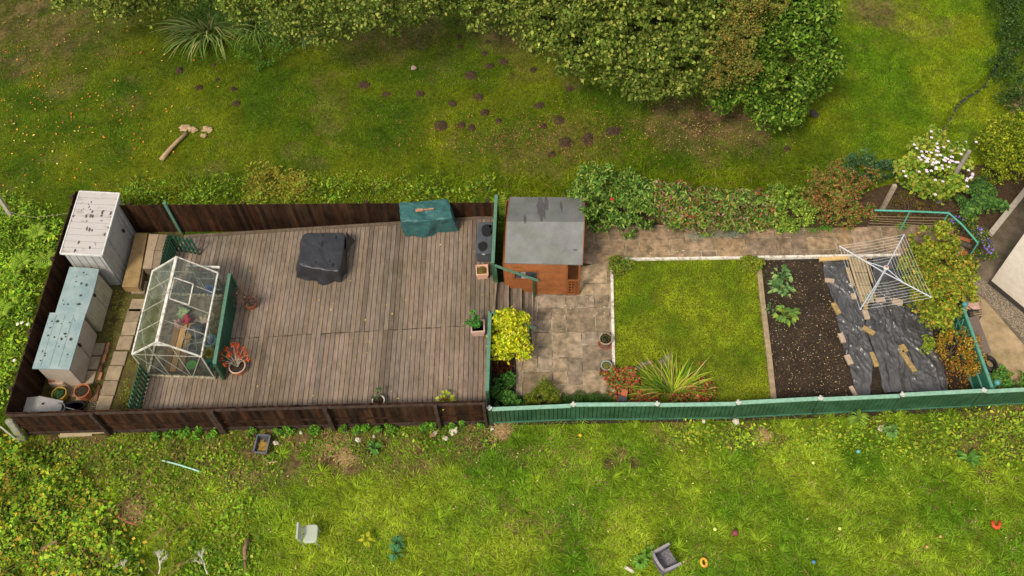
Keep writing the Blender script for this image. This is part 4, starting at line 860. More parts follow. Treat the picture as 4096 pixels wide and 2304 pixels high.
t, p = sqpot('square terracotta planter with brown moss below the charcoal deck box', 1928, 1078, DZ, .37, .30, pk)
b = MB(); vs, fs = lump(.15, .03, .3, 10, 6, 2); b.add([p+Vector((0, 0, .25))+q for q in vs], fs); b.build('moss', mat('brown_moss', (.16, .12, .02), (.05, .035, .01), scale=20, rough=1), t)
leaves('foliage', [(p.x, p.y, DZ+.26, .13, .13, .02)], 160, .05, [(.16, .14, .02), (.08, .05, .02)], t)
t, p = sqpot('square pink planter with leafy green shoots beside the lower green screen', 1911, 1303, DZ, .40, .32, pk2)
b = MB(); b.lathe(p, [(.001, .27), (.23, .27)], 4, rz=math.pi/4); b.build('soil', soil, t)
leaves('foliage', [(p.x-.05, p.y, DZ+.45, .17, .15, .15), (p.x-.10, p.y+.30, DZ+.55, .08, .08, .08), (p.x-.32, p.y+.05, DZ+.5, .09, .1, .06), (p.x, p.y+.2, DZ+.5, .09, .08, .08)], 480, .075, [(.06, .22, .03), (.10, .30, .05), (.04, .12, .02)], t)
b = MB(); 
for q in ((-.10, .30, .55), (-.32, .05, .5), (0, .2, .5)): b.tube([p+Vector((0, 0, .27)), p+Vector(q)*Vector((1, 1, 1)).x], .008, 5)
b.build('stem', mat('green_stem', (.12, .2, .04)), t)
creamr = mat('cream_rim', (.65, .60, .48), (.5, .45, .35), rough=.6)
t, p = pot('plant_pot', 'cream rimmed round pot with sparse purple green plant by the south fence', 1513, 1602, DZ, .175, .24, mat('cream_pot2', (.5, .46, .36), rough=.6), rimm=creamr)
leaves('foliage', [(p.x, p.y+.05, DZ+.34, .10, .10, .08), (p.x+.05, p.y+.22, DZ+.42, .10, .10, .06), (p.x-.14, p.y+.05, DZ+.36, .06, .05, .04)], 200, .05, [(.08, .16, .04), (.12, .20, .05), (.10, .05, .07)], t)
t, p = pot('plant_pot', 'small red pot with yellow green hosta leaves by the south fence', 1781, 1607, DZ, .14, .18, mat('red_pot', (.30, .05, .025), rough=.5))
def bigleaf(parent, p, spec, m, name='foliage'):
    """spec: list of (angle, reach, z, length, width, colour) heart leaves on a builder"""
    b = MB()
    for a, r, z, L, W, c in spec:
        b.cur = c; d = Vector((math.cos(a), math.sin(a), 0)); s = Vector((-d.y, d.x, 0)); o = p+d*r+Vector((0, 0, z))
        pts = [o, o+d*L*.25+s*W*.5+Vector((0, 0, .02)), o+d*L*.6+s*W*.42, o+d*L-Vector((0, 0, L*.25)), o+d*L*.6-s*W*.42, o+d*L*.25-s*W*.5+Vector((0, 0, .02)), o+d*L*.45+Vector((0, 0, -.015))]
        b.add(pts, [(0, 1, 6), (1, 2, 6), (2, 3, 6), (3, 4, 6), (4, 5, 6), (5, 0, 6)])
        b.cur = tuple(v*.8 for v in c); b.tube([p, o], .006, 4)
    return b.build(name, m, parent)
R = random.Random(3)
bigleaf(t, p+Vector((0, .02, .14)), [(R.uniform(0, 6.3), R.uniform(.03, .20), R.uniform(.05, .2), .13, .10, random.choice([(.42, .48, .05), (.30, .38, .04), (.5, .52, .1)])) for _ in range(26)], leafmat())
t, p = pot('plant_pot', 'red brown pot of a dead twiggy shrub right of the greenhouse', 1000, 1207, DZ, .20, .22, mat('redbrown_pot', (.30, .09, .04), rough=.6))
b = MB(); R = random.Random(9)
for i in range(70):
    a = R.uniform(0, 6.3); q = p+Vector((0, 0, .2)); pts = [q]; r = R.uniform(.25, .62)
    for s in range(1, 5): pts.append(q+Vector((math.cos(a+R.uniform(-.4, .4))*r*s/4, math.sin(a+R.uniform(-.4, .4))*r*s/4+.0, .16*s*R.uniform(.6, 1.1))))
    b.tube(pts, .006, 3, .002)
b.build('twigs', mat('grey_twig', (.13, .085, .065), (.08, .05, .04), rough=.9), t)
leaves('dead_foliage', [(p.x, p.y+.03, DZ+.55, .42, .42, .25)], 700, .035, [(.16, .10, .07), (.10, .06, .045), (.22, .15, .10)], t)
t, p = pot('plant_pot', 'terracotta pot with an orange leaved maple near the greenhouse corner', 948, 1464, DZ, .235, .24, terr, rimm=mat('pale_terracotta_rim', (.6, .42, .3), rough=.7))
b = MB()
tips = [(-.45, .28), (-.40, .02), (-.28, .45), (-.05, .62), (.12, .55), (.28, .40), (.42, .22), (.5, .0), (.2, .1), (-.3, -.12), (.05, .32), (-.15, .2), (.35, -.05)]
for tx_, ty_ in tips: b.tube([p+Vector((0, 0, .18)), p+Vector((tx_*.3, ty_*.3, .45)), p+Vector((tx_*.8, ty_*.75, .6))], .011, 5, .005)
b.build('branch', mat('pale_branch', (.42, .36, .28), rough=.8), t)
leaves('foliage', [(p.x+a_*.85, p.y+c_*.8, DZ+.6, .09, .09, .07) for a_, c_ in tips], 900, .05, [(.62, .09, .015), (.52, .06, .01), (.70, .16, .03), (.38, .05, .01)], t, aspect=.35)
# ------------------------------------------------------------------ brown garden shed
clad = mat('brown_cladding', (.27, .090, .024), (.18, .060, .018), scale=5, rough=.6, bump=.3, attr=True)
felt = mat('grey_roof_felt', (.165, .165, .165), (.125, .125, .125), scale=2.2, rough=.85, bump=.35, bscale=120, attr=True, detail=12, stain=.08, sscale=1.2)
se_ = 1.62; w1 = P(2024, 1176, 0); w2 = P(2318, 1179, 0)
sd1 = (w2-w1).normalized(); sn = Vector((-sd1.y, sd1.x, 0)); SL = (w2-w1).length; SDp = 2.35
bs = empty('wooden_shed', w1, 'brown clad wooden shed with grey felt roof beside the patio', 'shed')
porch = .40
def W(u, v, z): return w1+sd1*u+sn*v+Vector((0, 0, z))
def clad_wall(b, a, c, z0, z1, side, holes=None, step=.105):
    d = (c-a).normalized(); n = Vector((d.y, -d.x, 0))*side; z = z0
    while z < z1-.01:
        zz1 = min(z+step, z1)
        segs = [(0, (c-a).length)]
        if holes:
            h = holes
            if zz1 > h[2]+.001 and z < h[3]-.001: segs = [(0, h[0]), (h[1], (c-a).length)]
        for s0_, s1_ in segs:
            p, q = a+d*s0_, a+d*s1_; k = random.uniform(.9, 1.1); b.cur = (k, k, k)
            b.prism([p+n*.034+Vector((0, 0, z+.008)), q+n*.034+Vector((0, 0, z+.008)), q-n*.02+Vector((0, 0, z)), p-n*.02+Vector((0, 0, z))], [p+n*.004+Vector((0, 0, zz1-.006)), q+n*.004+Vector((0, 0, zz1-.006)), q-n*.02+Vector((0, 0, zz1-.006)), p-n*.02+Vector((0, 0, zz1-.006))])
        z = zz1
    b.cur = (.22, .2, .2); d0 = 0  # dark backing paints shade lines into the laps between boards
    if not holes: b.prism([a+n*.003+Vector((0, 0, z0)), c+n*.003+Vector((0, 0, z0)), c-n*.022+Vector((0, 0, z0)), a-n*.022+Vector((0, 0, z0))], [v+Vector((0, 0, z1-z0-.01)) for v in (a+n*.003, c+n*.003, c-n*.022, a-n*.022)] if False else [v+Vector((0, 0, z1-.01)) for v in (a+n*.003, c+n*.003, c-n*.022, a-n*.022)])
    else:
        for s0_, s1_ in ((0, holes[0]), (holes[1], (c-a).length)): p, q = a+d*s0_, a+d*s1_; b.prism([p+n*.003+Vector((0, 0, z0)), q+n*.003+Vector((0, 0, z0)), q-n*.022+Vector((0, 0, z0)), p-n*.022+Vector((0, 0, z0))], [v+Vector((0, 0, z1-.01)) for v in (p+n*.003, q+n*.003, q-n*.022, p-n*.022)])
b = MB(); clad_wall(b, W(0, 0, 0), W(SL-porch, 0, 0), .06, se_, 1, (.28, .98, .85, 1.28)); b.build('front_wall', clad, bs)
b = MB(); clad_wall(b, W(0, 0, 0), W(0, SDp, 0), .06, se_, -1); b.build('side_wall', clad, bs)
b = MB(); clad_wall(b, W(0, SDp, 0), W(SL, SDp, 0), .06, se_, -1); b.build('back_wall', clad, bs)
b = MB(); clad_wall(b, W(SL-porch, 0, 0), W(SL-porch, SDp, 0), .06, se_, 1); b.build('side_wall', clad, bs)
b = MB(); b.slab([W(0, 0, 0), W(SL, 0, 0), W(SL, SDp, 0), W(0, SDp, 0)], .02, .055); b.build('floor', clad, bs)
b = MB(); 
for v in (0, SDp): b.box(W(SL-.03, v, se_/2+.02), (.06, .06, se_-.04), math.atan2(sd1.y, sd1.x))
b.box(W(SL-porch, -.01, se_/2+.02), (.06, .05, se_-.04), math.atan2(sd1.y, sd1.x)); b.build('porch_post', clad, bs)
b = MB(); z0, z1 = .08, .80
for z in (z0, z1): b.beam(W(SL-porch+.03, -.02, z), W(SL-.02, -.02, z), .03, .06)
for k in range(1, 5): b.beam(W(SL-porch+.03, -.02, z0+(z1-z0)*k/5), W(SL-.02, -.02, z0+(z1-z0)*k/5), .02, .025)
for k in range(0, 4): x = SL-porch+.05+(porch-.09)*k/3; b.beam(W(x, -.03, z0), W(x, -.03, z1), .025, .02)
b.build('lattice', clad, bs)
b = MB(); x0, x1, z0, z1 = .28, .98, .85, 1.28
for p, q in ((W(x0, -.015, z0), W(x1, -.015, z0)), (W(x0, -.015, z1), W(x1, -.015, z1))): b.beam(p, q, .05, .05)
for p, q in ((W(x0, -.015, z0), W(x0, -.015, z1)), (W(x1, -.015, z0), W(x1, -.015, z1))): b.beam(p, q, .05, .05)
b.beam(W((x0+x1)/2, -.0, z0), W((x0+x1)/2, -.0, z1), .02, .02)
wn = b.build('window', clad, bs); b = MB(); b.add([W(x0, .0, z0), W(x1, .0, z0), W(x1, .0, z1), W(x0, .0, z1)], [(0, 1, 2, 3)]); b.build('pane', mat('shed_glass', (.06, .065, .08), (.03, .03, .04), rough=.08, bump=0, spec=.8), wn)
b = MB(); b.add([W(.50, -.004, z0+.02), W(.68, -.004, z0+.02), W(.60, -.004, z1-.02), W(.48, -.004, z1-.02)], [(0, 1, 2, 3)]); b.build('curtain', mat('lilac_curtain', (.42, .36, .42), rough=.8), wn)
# roof
e1, e2 = P(2019, 1054, se_+.03), P(2328, 1061, se_+.03); zr2 = 2.02
r1, r2 = P(2027, 889, zr2), P(2336, 891, zr2); dR = (r1-e1); dR.z = 0
bk1 = Vector((r1.x, r1.y, 0))+dR; bk2 = Vector((r2.x, r2.y, 0))+dR; bk1.z = bk2.z = se_+.03
rf = None
b = MB(); b.cur = (1.12, 1.12, 1.12); b.prism([e1, e2, r2, r1], [v+Vector((0, 0, .035)) for v in (e1, e2, r2, r1)]); b.cur = (1.0, 1.0, 1.02)  # front slope coloured lighter than the back, imitating sun from the south
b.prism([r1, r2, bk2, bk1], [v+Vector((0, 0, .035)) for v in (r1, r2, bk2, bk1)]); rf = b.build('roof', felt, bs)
b = MB()
for a, c, k in ((e1, r1, -1), (e2, r2, 1), (r1, bk1, -1), (r2, bk2, 1)): o_ = sd1*.012*k+Vector((0, 0, -.005)); b.beam(a+o_, c+o_, .022, .10)
b.build('bargeboard', clad, rf)
b = MB(); 
for s, (x, y, rx, ry) in enumerate(((2165, 825, .13, .55), (2185, 800, .06, .35), (2245, 815, .04, .3), (2300, 990, .06, .03), (2100, 880, .04, .2))):
    def rz_(p):
        t = (Vector((p.x, p.y, 0))-Vector((r1.x, r1.y, 0))).dot(dR.normalized())/dR.length; return zr2+.05-(zr2-se_-.03)*abs(t)
    p = P(x, y, 1.95); n = 26; vs = []
    for ring in (0, .5, 1):
        for i in range(n):
            a = i*2*math.pi/n; k = 1+.5*mnoise.noise(Vector((math.cos(a)*2+s*3, math.sin(a)*2, 0))); q = Vector((p.x+math.cos(a)*rx*k*ring, p.y+math.sin(a)*ry*k*ring, 0)); q.z = rz_(q); vs.append(q)
    b.add(vs, [(j*n+i, j*n+(i+1) % n, (j+1)*n+(i+1) % n, (j+1)*n+i) for j in range(2) for i in range(n)])
st_ = b.build('damp_stain', mat('damp_felt', (.075, .07, .07), (.10, .095, .095), scale=6, rough=.8), rf)
# wall end triangle fills
b = MB(); 
for u, sgn in ((0, 1), (SL-porch, 1)):
    b.add([W(u, 0, se_-.01), W(u, SDp, se_-.01), W(u, SDp/2, zr2-.02)], [(0, 1, 2)])
b.build('gable', clad, bs)
# ------------------------------------------------------------------ plants
def fray(blobs, k, f=.42, seed=1):
    R = random.Random(seed+len(blobs)); o = [list(b) for b in blobs]
    for b in blobs:
        for _ in range(k):
            d = Vector((R.gauss(0, 1), R.gauss(0, 1), R.gauss(.35, .7))).normalized(); q = R.uniform(.75, 1.12); s = f*R.uniform(.55, 1.2)
            o.append([b[0]+d.x*b[3]*q, b[1]+d.y*b[4]*q, b[2]+d.z*b[5]*q, max(b[3], b[4])*s, max(b[3], b[4])*s, b[5]*s])
    return [tuple([b[0], b[1], max(b[2], b[5]*.3), b[3], b[4], b[5]]) for b in o]
def shrub(name, label, cat, blobs, n, size, pal, aspect=.5, stems=6, group=None, up=.55, shell=3.5, flop=.25, trunkz=0, stemm=None, var=.2, frayk=6):
    c = np.mean(np.array(blobs)[:, :3], axis=0); t = empty(name, (c[0], c[1], trunkz), label, cat, group)
    b = MB(); R = random.Random(n)
    for i in range(stems):
        bl = blobs[i % len(blobs)]; e = Vector(bl[:3])+Vector((R.uniform(-.5, .5)*bl[3], R.uniform(-.5, .5)*bl[4], bl[5]*.4)); s = Vector((c[0]+(bl[0]-c[0])*.5+R.uniform(-.08, .08), c[1]+(bl[1]-c[1])*.5+R.uniform(-.08, .08), trunkz)); m_ = s.lerp(e, .5)+Vector((R.uniform(-.1, .1), R.uniform(-.1, .1), .05)); b.tube([s, m_, e], .018, 5, .006)
    b.build('stem', stemm or mat('bark', (.16, .11, .07), (.08, .055, .035), rough=.95, scale=10), t)
    leaves('crown', fray(blobs, frayk, seed=n), int(n*1.4), size, pal, t, aspect, up, shell, flop, var); return t
Gm = [(.07, .16, .02), (.11, .22, .03), (.045, .10, .02), (.16, .27, .04)]
shrub('golden_shrub', 'rounded golden yellow leaved shrub between the steps and the patio', 'shrub', [blob(2050, 1345, 1.0, 74, .6), blob(2060, 1300, .95, 50, .5), blob(2005, 1300, .95, 44, .5), blob(2085, 1390, .9, 46, .5), blob(2075, 1300, 1.0, 42, .5), blob(2010, 1400, .9, 50, .5)], 10000, .085, [(.52, .54, .01), (.66, .62, .02), (.36, .44, .01), (.18, .28, .01), (.75, .70, .08)], .6, up=.7)
shrub('ivy', 'dark green ivy filling the bed corner below the golden shrub', 'shrub', [blob(2000, 1580, .2, 36, .25, 50), blob(2035, 1520, .2, 28, .2, 30), blob(2040, 1600, .15, 40, .2, 25), blob(2085, 1620, .12, 30, .15, 14)], 3000, .06, [(.07, .20, .03), (.12, .28, .05), (.04, .10, .02)], .75)
leaves('fallen_leaves', [blob(2010, 1465, .0, 48, .05, 30)], 900, .05, [(.30, .08, .02), (.16, .05, .02), (.40, .16, .03), (.08, .03, .015)], aspect=.6, zmin=-.02); tag(bpy.data.objects['fallen_leaves'], 'rusty fallen leaves on the soil under the golden shrub', 'leaves', kind='stuff')
shrub('conifer', 'small golden green conifer at the lower edge of the patio', 'shrub', [blob(2185, 1560, .35, 38, .4), blob(2150, 1590, .25, 38, .3), blob(2210, 1590, .25, 34, .3), blob(2120, 1610, .2, 24, .2)], 4500, .07, [(.16, .24, .02), (.28, .32, .03), (.08, .14, .02), (.22, .24, .02)], .16, up=.3)
shrub('low_hedge', 'low dark green mat of heather along the green fence', 'shrub', [blob(2300, 1605, .12, 60, .16, 26), blob(2390, 1602, .12, 62, .16, 28), blob(2450, 1610, .1, 30, .14, 22)], 6000, .035, [(.05, .13, .02), (.09, .17, .025), (.035, .08, .02)], .5)
RedP = [(.38, .06, .035), (.50, .14, .07), (.10, .18, .03), (.45, .20, .05), (.16, .22, .04), (.25, .04, .03)]
shrub('red_leaved_plant', 'clump of pink, orange and green bergenia leaves at the lawn corner', 'plant', [blob(2460, 1510, .15, 40, .2, 32), blob(2500, 1530, .15, 55, .2, 40), blob(2470, 1570, .12, 38, .15, 30), blob(2440, 1490, .12, 28, .15, 25)], 1800, .085, RedP, .75)
shrub('red_leaved_plant', 'red and green ground foliage at the foot of the long-bladed clump', 'plant', [blob(2620, 1600, .12, 90, .16, 30), blob(2560, 1560, .12, 45, .16, 40), blob(2760, 1600, .12, 100, .15, 28), blob(2790, 1540, .1, 55, .15, 36), blob(2560, 1625, .12, 60, .12, 20), blob(2830, 1560, .08, 40, .1, 25), blob(2805, 1455, .1, 12, .1, 8)], 3600, .065, RedP, .7)
# strap leaved clump
def strap(name, label, px, py, n, Lr, pal, spread=1, W=.045, cat='plant', z0=0, up=0, lean=(.15, 1.1), parentname=None, seg=5, curl=.5, rad=.12, bias=None):
    p = P(px, py, z0); t = empty(name, p, label, cat); ang = rng.random(n)*6.283; 
    if bias is not None: ang = bias[0]+(rng.random(n)-.5)*bias[1]
    r = rng.random(n)**.5*rad; pos = np.stack([p.x+np.cos(ang)*r+rng.standard_normal(n)*rad*.12, p.y+np.sin(ang)*r*.7, np.full(n, z0-.02)], 1)
    L = rng.uniform(Lr[0], Lr[1], n); le = rng.uniform(lean[0], lean[1], n)*(.4+.6*(r/rad)); ang = ang+rng.standard_normal(n)*.35; blades('blades', pos, L, np.full(n, W)*rng.uniform(.7, 1.2, n), le, ang, pick(pal, n, .15), t, seg=seg, curl=curl)
    return t
strap('daylily', 'large arching yellow green long-bladed clump in the lawn corner bed', 2690, 1572, 210, (.4, 1.08), [(.24, .34, .02), (.36, .44, .03), (.15, .26, .02), (.52, .42, .10), (.11, .2, .03)], W=.045, lean=(.1, .95), curl=.6, rad=.62, bias=(math.pi/2, 3.6))
b = MB()
for i, (x, y, r, l) in enumerate(((2525, 1480, .11, 'tan edging stone, leftmost of the arc by the red plants'), (2552, 1474, .10, 'brown edging stone, second in the arc'), (2577, 1458, .10, 'long grey edging stone in the middle of the arc'), (2600, 1452, .09, 'small mottled edging stone right of the long grey one'), (2648, 1445, .09, 'round edging stone left of the dark one in the arc'), (2672, 1432, .12, 'dark edging stone at the top of the arc'), (2660, 1460, .08, 'pale blue grey stone below the dark edging stone'))):
    b = MB(); p = P(x, y, .04); vs, fs = lump(r, .08, .5, 12, 7, i*3, 1.2, .8); b.add([p+q for q in vs], fs); tag(b.build('edging_stone', mat('edge_stone%d' % (i % 3), [(.30, .22, .12), (.2, .17, .14), (.26, .21, .17)][i % 3], scale=12, bump=.5), smooth=True), l, 'stone', 'edging stones of the corner bed')
b = MB(); p = P(2497, 1575, .25); b.cur = (1.6, 1.1, 1); b.box((p.x, p.y, .3), (.17, .2, .07), -.25, Matrix.Rotation(.25, 3, 'Y')); tag(b.build('brick', brickm, bevel=.01), 'orange brick on top of the dark block in the corner bed', 'brick')
b = MB(); p = P(2490, 1600, .12); b.box((p.x, p.y, .12), (.25, .2, .24), -.15); b.box((p.x-.04, p.y-.18, .06), (.3, .14, .1), .1); tag(b.build('block', mat('dark_block', (.09, .09, .10), (.05, .05, .055), rough=.7), bevel=.01), 'dark grey concrete block standing behind the green fence', 'block')
b = MB(); p = P(2460, 1592, .2); b.tube([(p.x+math.cos(a)*.14, p.y+math.sin(a)*.09, .16+.08*math.sin(a)) for a in [i*.35 for i in range(14)]], .014); tag(b.build('wire_hoop', MATS['charcoal_plastic']), 'bent dark hoop beside the block in the corner bed', 'hoop')
# sedum clumps
def sedum(label, px, py, r, pal):
    return shrub('sedum', label, 'plant', [blob(px, py, .16, r, .22, r*.85), blob(px-r*.4, py-r*.2, .14, r*.6, .18, r*.55), blob(px+r*.45, py+r*.25, .14, r*.55, .18, r*.5)], 2200, .045, pal, .8, up=.8)
sedum('round sedum clump at the upper left corner of the lawn', 2480, 1060, 44, [(.14, .24, .03), (.24, .30, .03), (.06, .13, .03), (.30, .26, .03)])
strap('grass_plant', 'grey green bladed tuft inside the corner sedum clump', 2490, 1065, 22, (.3, .5), [(.12, .22, .10), (.16, .26, .08)], W=.025, rad=.1)
sedum('round yellow green sedum clump at the upper right corner of the lawn', 3006, 1056, 40, [(.20, .26, .02), (.30, .30, .03), (.10, .16, .02)])
# patio pots
t, p = pot('plant_pot', 'brown round pot with reddish saucer and dark bush at the lawn kerb', 2423, 1355, .03, .19, .30, mat('brown_pot', (.24, .14, .10), rough=.7), saucer=mat('red_saucer', (.36, .07, .03), rough=.6), rimm=mat('tan_rim', (.42, .30, .2), rough=.7))
leaves('foliage', [(p.x, p.y, .36, .14, .14, .08)], 450, .055, [(.06, .09, .02), (.16, .10, .08), (.10, .13, .03), (.03, .03, .015)], t)
t, p = pot('plant_pot', 'dark grey pot with mossy soil near the lower end of the lawn kerb', 2426, 1462, .03, .155, .28, mat('slate_pot', (.06, .07, .075), rough=.5), saucer=MATS['charcoal_plastic'], rimm=mat('grey_green_rim', (.28, .32, .28), rough=.5), fill=mat('pot_moss', (.16, .16, .02), (.07, .06, .02), scale=25, rough=1))
# hedge along the path
Hp = [(.08, .17, .02), (.14, .26, .035), (.24, .38, .07), (.035, .08, .018), (.30, .36, .07)]
HpR = Hp+[(.36, .10, .05), (.25, .08, .03), (.30, .20, .05)]
def fillb(x0, x1, y0, y1, n, r, z, seed, ramp=True):
    """bumpy hedge body: small blobs filling a photo rectangle, lower towards the path"""
    R = random.Random(seed); o = []
    for i in range(n):
        x = R.uniform(x0, x1); f = R.random(); y = y0+(y1-y0)*f; rr = r*R.uniform(.7, 1.25); zz_ = z*(1-.65*f**1.5 if ramp else 1)*R.uniform(.8, 1.1); o.append(blob(x, y, max(zz_, .15), rr, .3, rr*.85))
    return o
HpY = [(.15, .26, .03), (.28, .40, .05), (.06, .12, .02), (.38, .42, .06), (.20, .32, .04)]
HpA = [(.30, .13, .04), (.14, .18, .03), (.22, .24, .04), (.32, .18, .05), (.07, .13, .02), (.36, .11, .07), (.12, .2, .03)]
HpR = Hp+Hp+[(.36, .12, .07), (.25, .08, .03), (.30, .22, .06), (.40, .24, .2)]
hedges = [
 ('broad leaved green hedge shrub pushing over the brown shed roof', fillb(2340, 2460, 690, 900, 22, 38, 1.5, 1)+[blob(2290, 775, 2.15, 26, .2, 14), blob(2335, 800, 2.1, 30, .25, 24), blob(2350, 860, 1.7, 36, .3, 26), blob(2410, 690, 1.3, 30, .3, 24)], 6500, Hp),
 ('bright green hedge shrub with one red flower right of the shed', fillb(2440, 2590, 730, 910, 22, 38, 1.2, 2)+[blob(2500, 700, 1.2, 30, .3, 22)], 6500, Hp),
 ('hedge shrub with bare bramble canes behind the middle of the path', fillb(2590, 2760, 760, 890, 18, 38, 1.0, 3), 5400, HpR),
 ('dense green hedge shrub above the silver edging plants', fillb(2750, 2950, 765, 920, 22, 38, 1.0, 4), 6500, HpR),
 ('hedge shrub with red leaf tips above the lawn corner sedum', fillb(2940, 3100, 775, 905, 18, 36, .9, 5), 5200, HpR),
 ('yellow green hedge shrub left of the russet one', fillb(3090, 3240, 780, 905, 17, 36, .85, 6)+[blob(3115, 765, .8, 30, .3, 20)], 5000, HpY),
 ('russet and orange tinged hedge shrub at the right end of the hedge', fillb(3220, 3480, 700, 880, 30, 40, .9, 7)+[blob(3340, 680, .9, 40, .3, 26), blob(3400, 700, .8, 36, .3, 24)], 9000, HpA),
 ('blue green feathery shrub behind the right end of the hedge', fillb(3400, 3590, 630, 720, 16, 36, .6, 8), 4200, [(.05, .12, .06), (.09, .18, .08), (.03, .07, .03), (.10, .16, .04)])]
for i, (l, bl, n, pal) in enumerate(hedges):
    shrub('hedge_shrub', l, 'shrub', bl, int(n*1.0), .13 if i < 5 else .08, pal, .34 if i < 5 else .5, stems=8, group='hedge along the north side of the path', up=.5, flop=.5)
b = MB(); p = P(2448, 797, 1.6); vs, fs = lump(.05, .04, .3, 8, 6, 1); b.add([p+q for q in vs], fs); o = b.build('flower', mat('red_flower', (.6, .01, .02)))
sh2 = [q for q in bpy.data.objects if q.name.startswith('hedge_shrub')][1]
o.parent = sh2; o.matrix_parent_inverse = Matrix.Translation(-sh2.location)
for i, (x, y, l) in enumerate(((2780, 945, 'silver grey edging plant at the path, left of the two'), (2900, 940, 'silver grey edging plant at the path, right of the two'))):
    shrub('silver_plant', l, 'plant', [blob(x, y, .06, 40, .1, 12), blob(x+50, y, .06, 34, .1, 11)], 1100, .035, [(.30, .36, .27), (.2, .27, .18), (.38, .42, .33)], .3)
for i, (x, y, l) in enumerate(((3120, 912, 'small green weed on the path edge below the yellow green hedge shrub'), (3175, 915, 'little green weed right beside the larger path edge weed'), (3250, 918, 'green weed on the path edge below the russet shrub'), (3605, 905, 'bright green weed at the far end of the path'), (3300, 915, 'tiny green weed between path and rubble near the russet shrub'))):
    shrub('weed', l, 'weed', [blob(x, y, .05, 22, .09, 12)], 300, .05, [(.08, .22, .02), (.14, .30, .03)], .5, stems=2, group='weeds on the path edge')
def post(name, label, base, ht, r, m, sq=True, lean=(0, 0)):
    p = P(*base, 0); b = MB(); b.beam(p-Vector((0, 0, .1)), p+Vector((lean[0], lean[1], ht)), r, r); return tag(b.build(name, m, bevel=.01), label, 'post')
pwood = mat('weathered_post', (.42, .33, .24), (.26, .2, .14), scale=10, bump=.4)
post('fence_post', 'weathered post half buried in the hedge behind the path', (2610, 830), 1.3, .10, pwood)
post('fence_post', 'leaning weathered post right of the russet hedge shrub', (3528, 838), 1.2, .12, pwood, lean=(.05, 0))
b = MB(); p = P(3755, 805); b.tube([p-Vector((0, 0, .1)), p+Vector((.05, 0, 1.2)), p+Vector((.12, .02, 2.35))], .10, 10, .06); tag(b.build('pole', mat('grey_pole', (.34, .29, .24), (.20, .17, .14), bump=.5, scale=8)), 'thick tall weathered pole rising through the white flowered bush', 'pole')
post('fence_post', 'pale concrete post of the wire fence on the far left', (47, 866), 1.35, .12, mat('pale_concrete_post', (.50, .44, .32), (.36, .32, .22), bump=.3), lean=(.08, .0))
b = MB()
p0 = P(30, 800, .9)
for z in (.35, .75, 1.15): b.tube([P(-250, 870, z), P(40, 850, z)+Vector((0, 0, .0)), P(140, 870, z-.05), P(300, 850, z)], .007, 4)
tag(b.build('fence_wire', mat('rusty_wire', (.25, .2, .14))), 'three sagging wires of the field fence left of the brown fence', 'wire')
# leaning strut at the south-west corner
b = MB(); a_ = P(35, 1680, .95); c_ = P(95, 1760, 0); b.beam(a_, c_, .22, .12); tag(b.build('strut', mat('mossy_concrete', (.34, .32, .24), (.16, .16, .10), scale=7, bump=.4), bevel=.03), 'broad leaning grey strut propped at the lower left fence corner', 'strut')
b = MB(); b.beam(P(0, 1706, .5), P(78, 1770, .05), .04, .03); tag(b.build('batten', mat('pale_batten', (.5, .46, .38))), 'thin pale batten leaning left of the grey strut', 'batten')
b = MB(); b.beam(P(240, 1742, .05), P(370, 1735, .05), .12, .05); b.beam(P(370, 1730, .06), P(422, 1726, .06), .08, .05); tag(b.build('offcut', mat('pale_timber', (.42, .33, .2), (.3, .23, .14))), 'pale timber offcut lying under the brown fence', 'timber')
# ------------------------------------------------------------------ vegetable bed
def rosette(name, label, px, py, n, r, pal, L=.16, W=.12, z=.0, cat='vegetable', py2=None):
    p = P(px, py, z); t = empty(name, p, label, cat); R = random.Random(px); 
    spec = [(R.uniform(0, 6.3), R.uniform(.05, r), R.uniform(.08, .3), L*R.uniform(.6, 1.2), W*R.uniform(.7, 1.2), R.choice(pal)) for _ in range(n)]
    o = bigleaf(t, p, spec, leafmat()); return t
cab = [(.16, .30, .10), (.22, .36, .13), (.10, .22, .06), (.28, .40, .12)]
rosette('vegetable_plant', 'upper leafy vegetable plant at the top of the soil bed', 3122, 1118, 30, .26, cab)
rosette('vegetable_plant', 'leafy vegetable plant in the middle of the three in the soil bed', 3118, 1165, 36, .32, cab)
rosette('vegetable_plant', 'lower leafy vegetable plant of the three in the soil bed', 3140, 1270, 36, .28, [(.20, .34, .06), (.30, .40, .06), (.12, .22, .05)], L=.2)
rosette('vegetable_plant', 'small dull green seedling between the lower plant and the kerb', 3083, 1240, 14, .14, [(.12, .18, .07)], L=.1, W=.07)
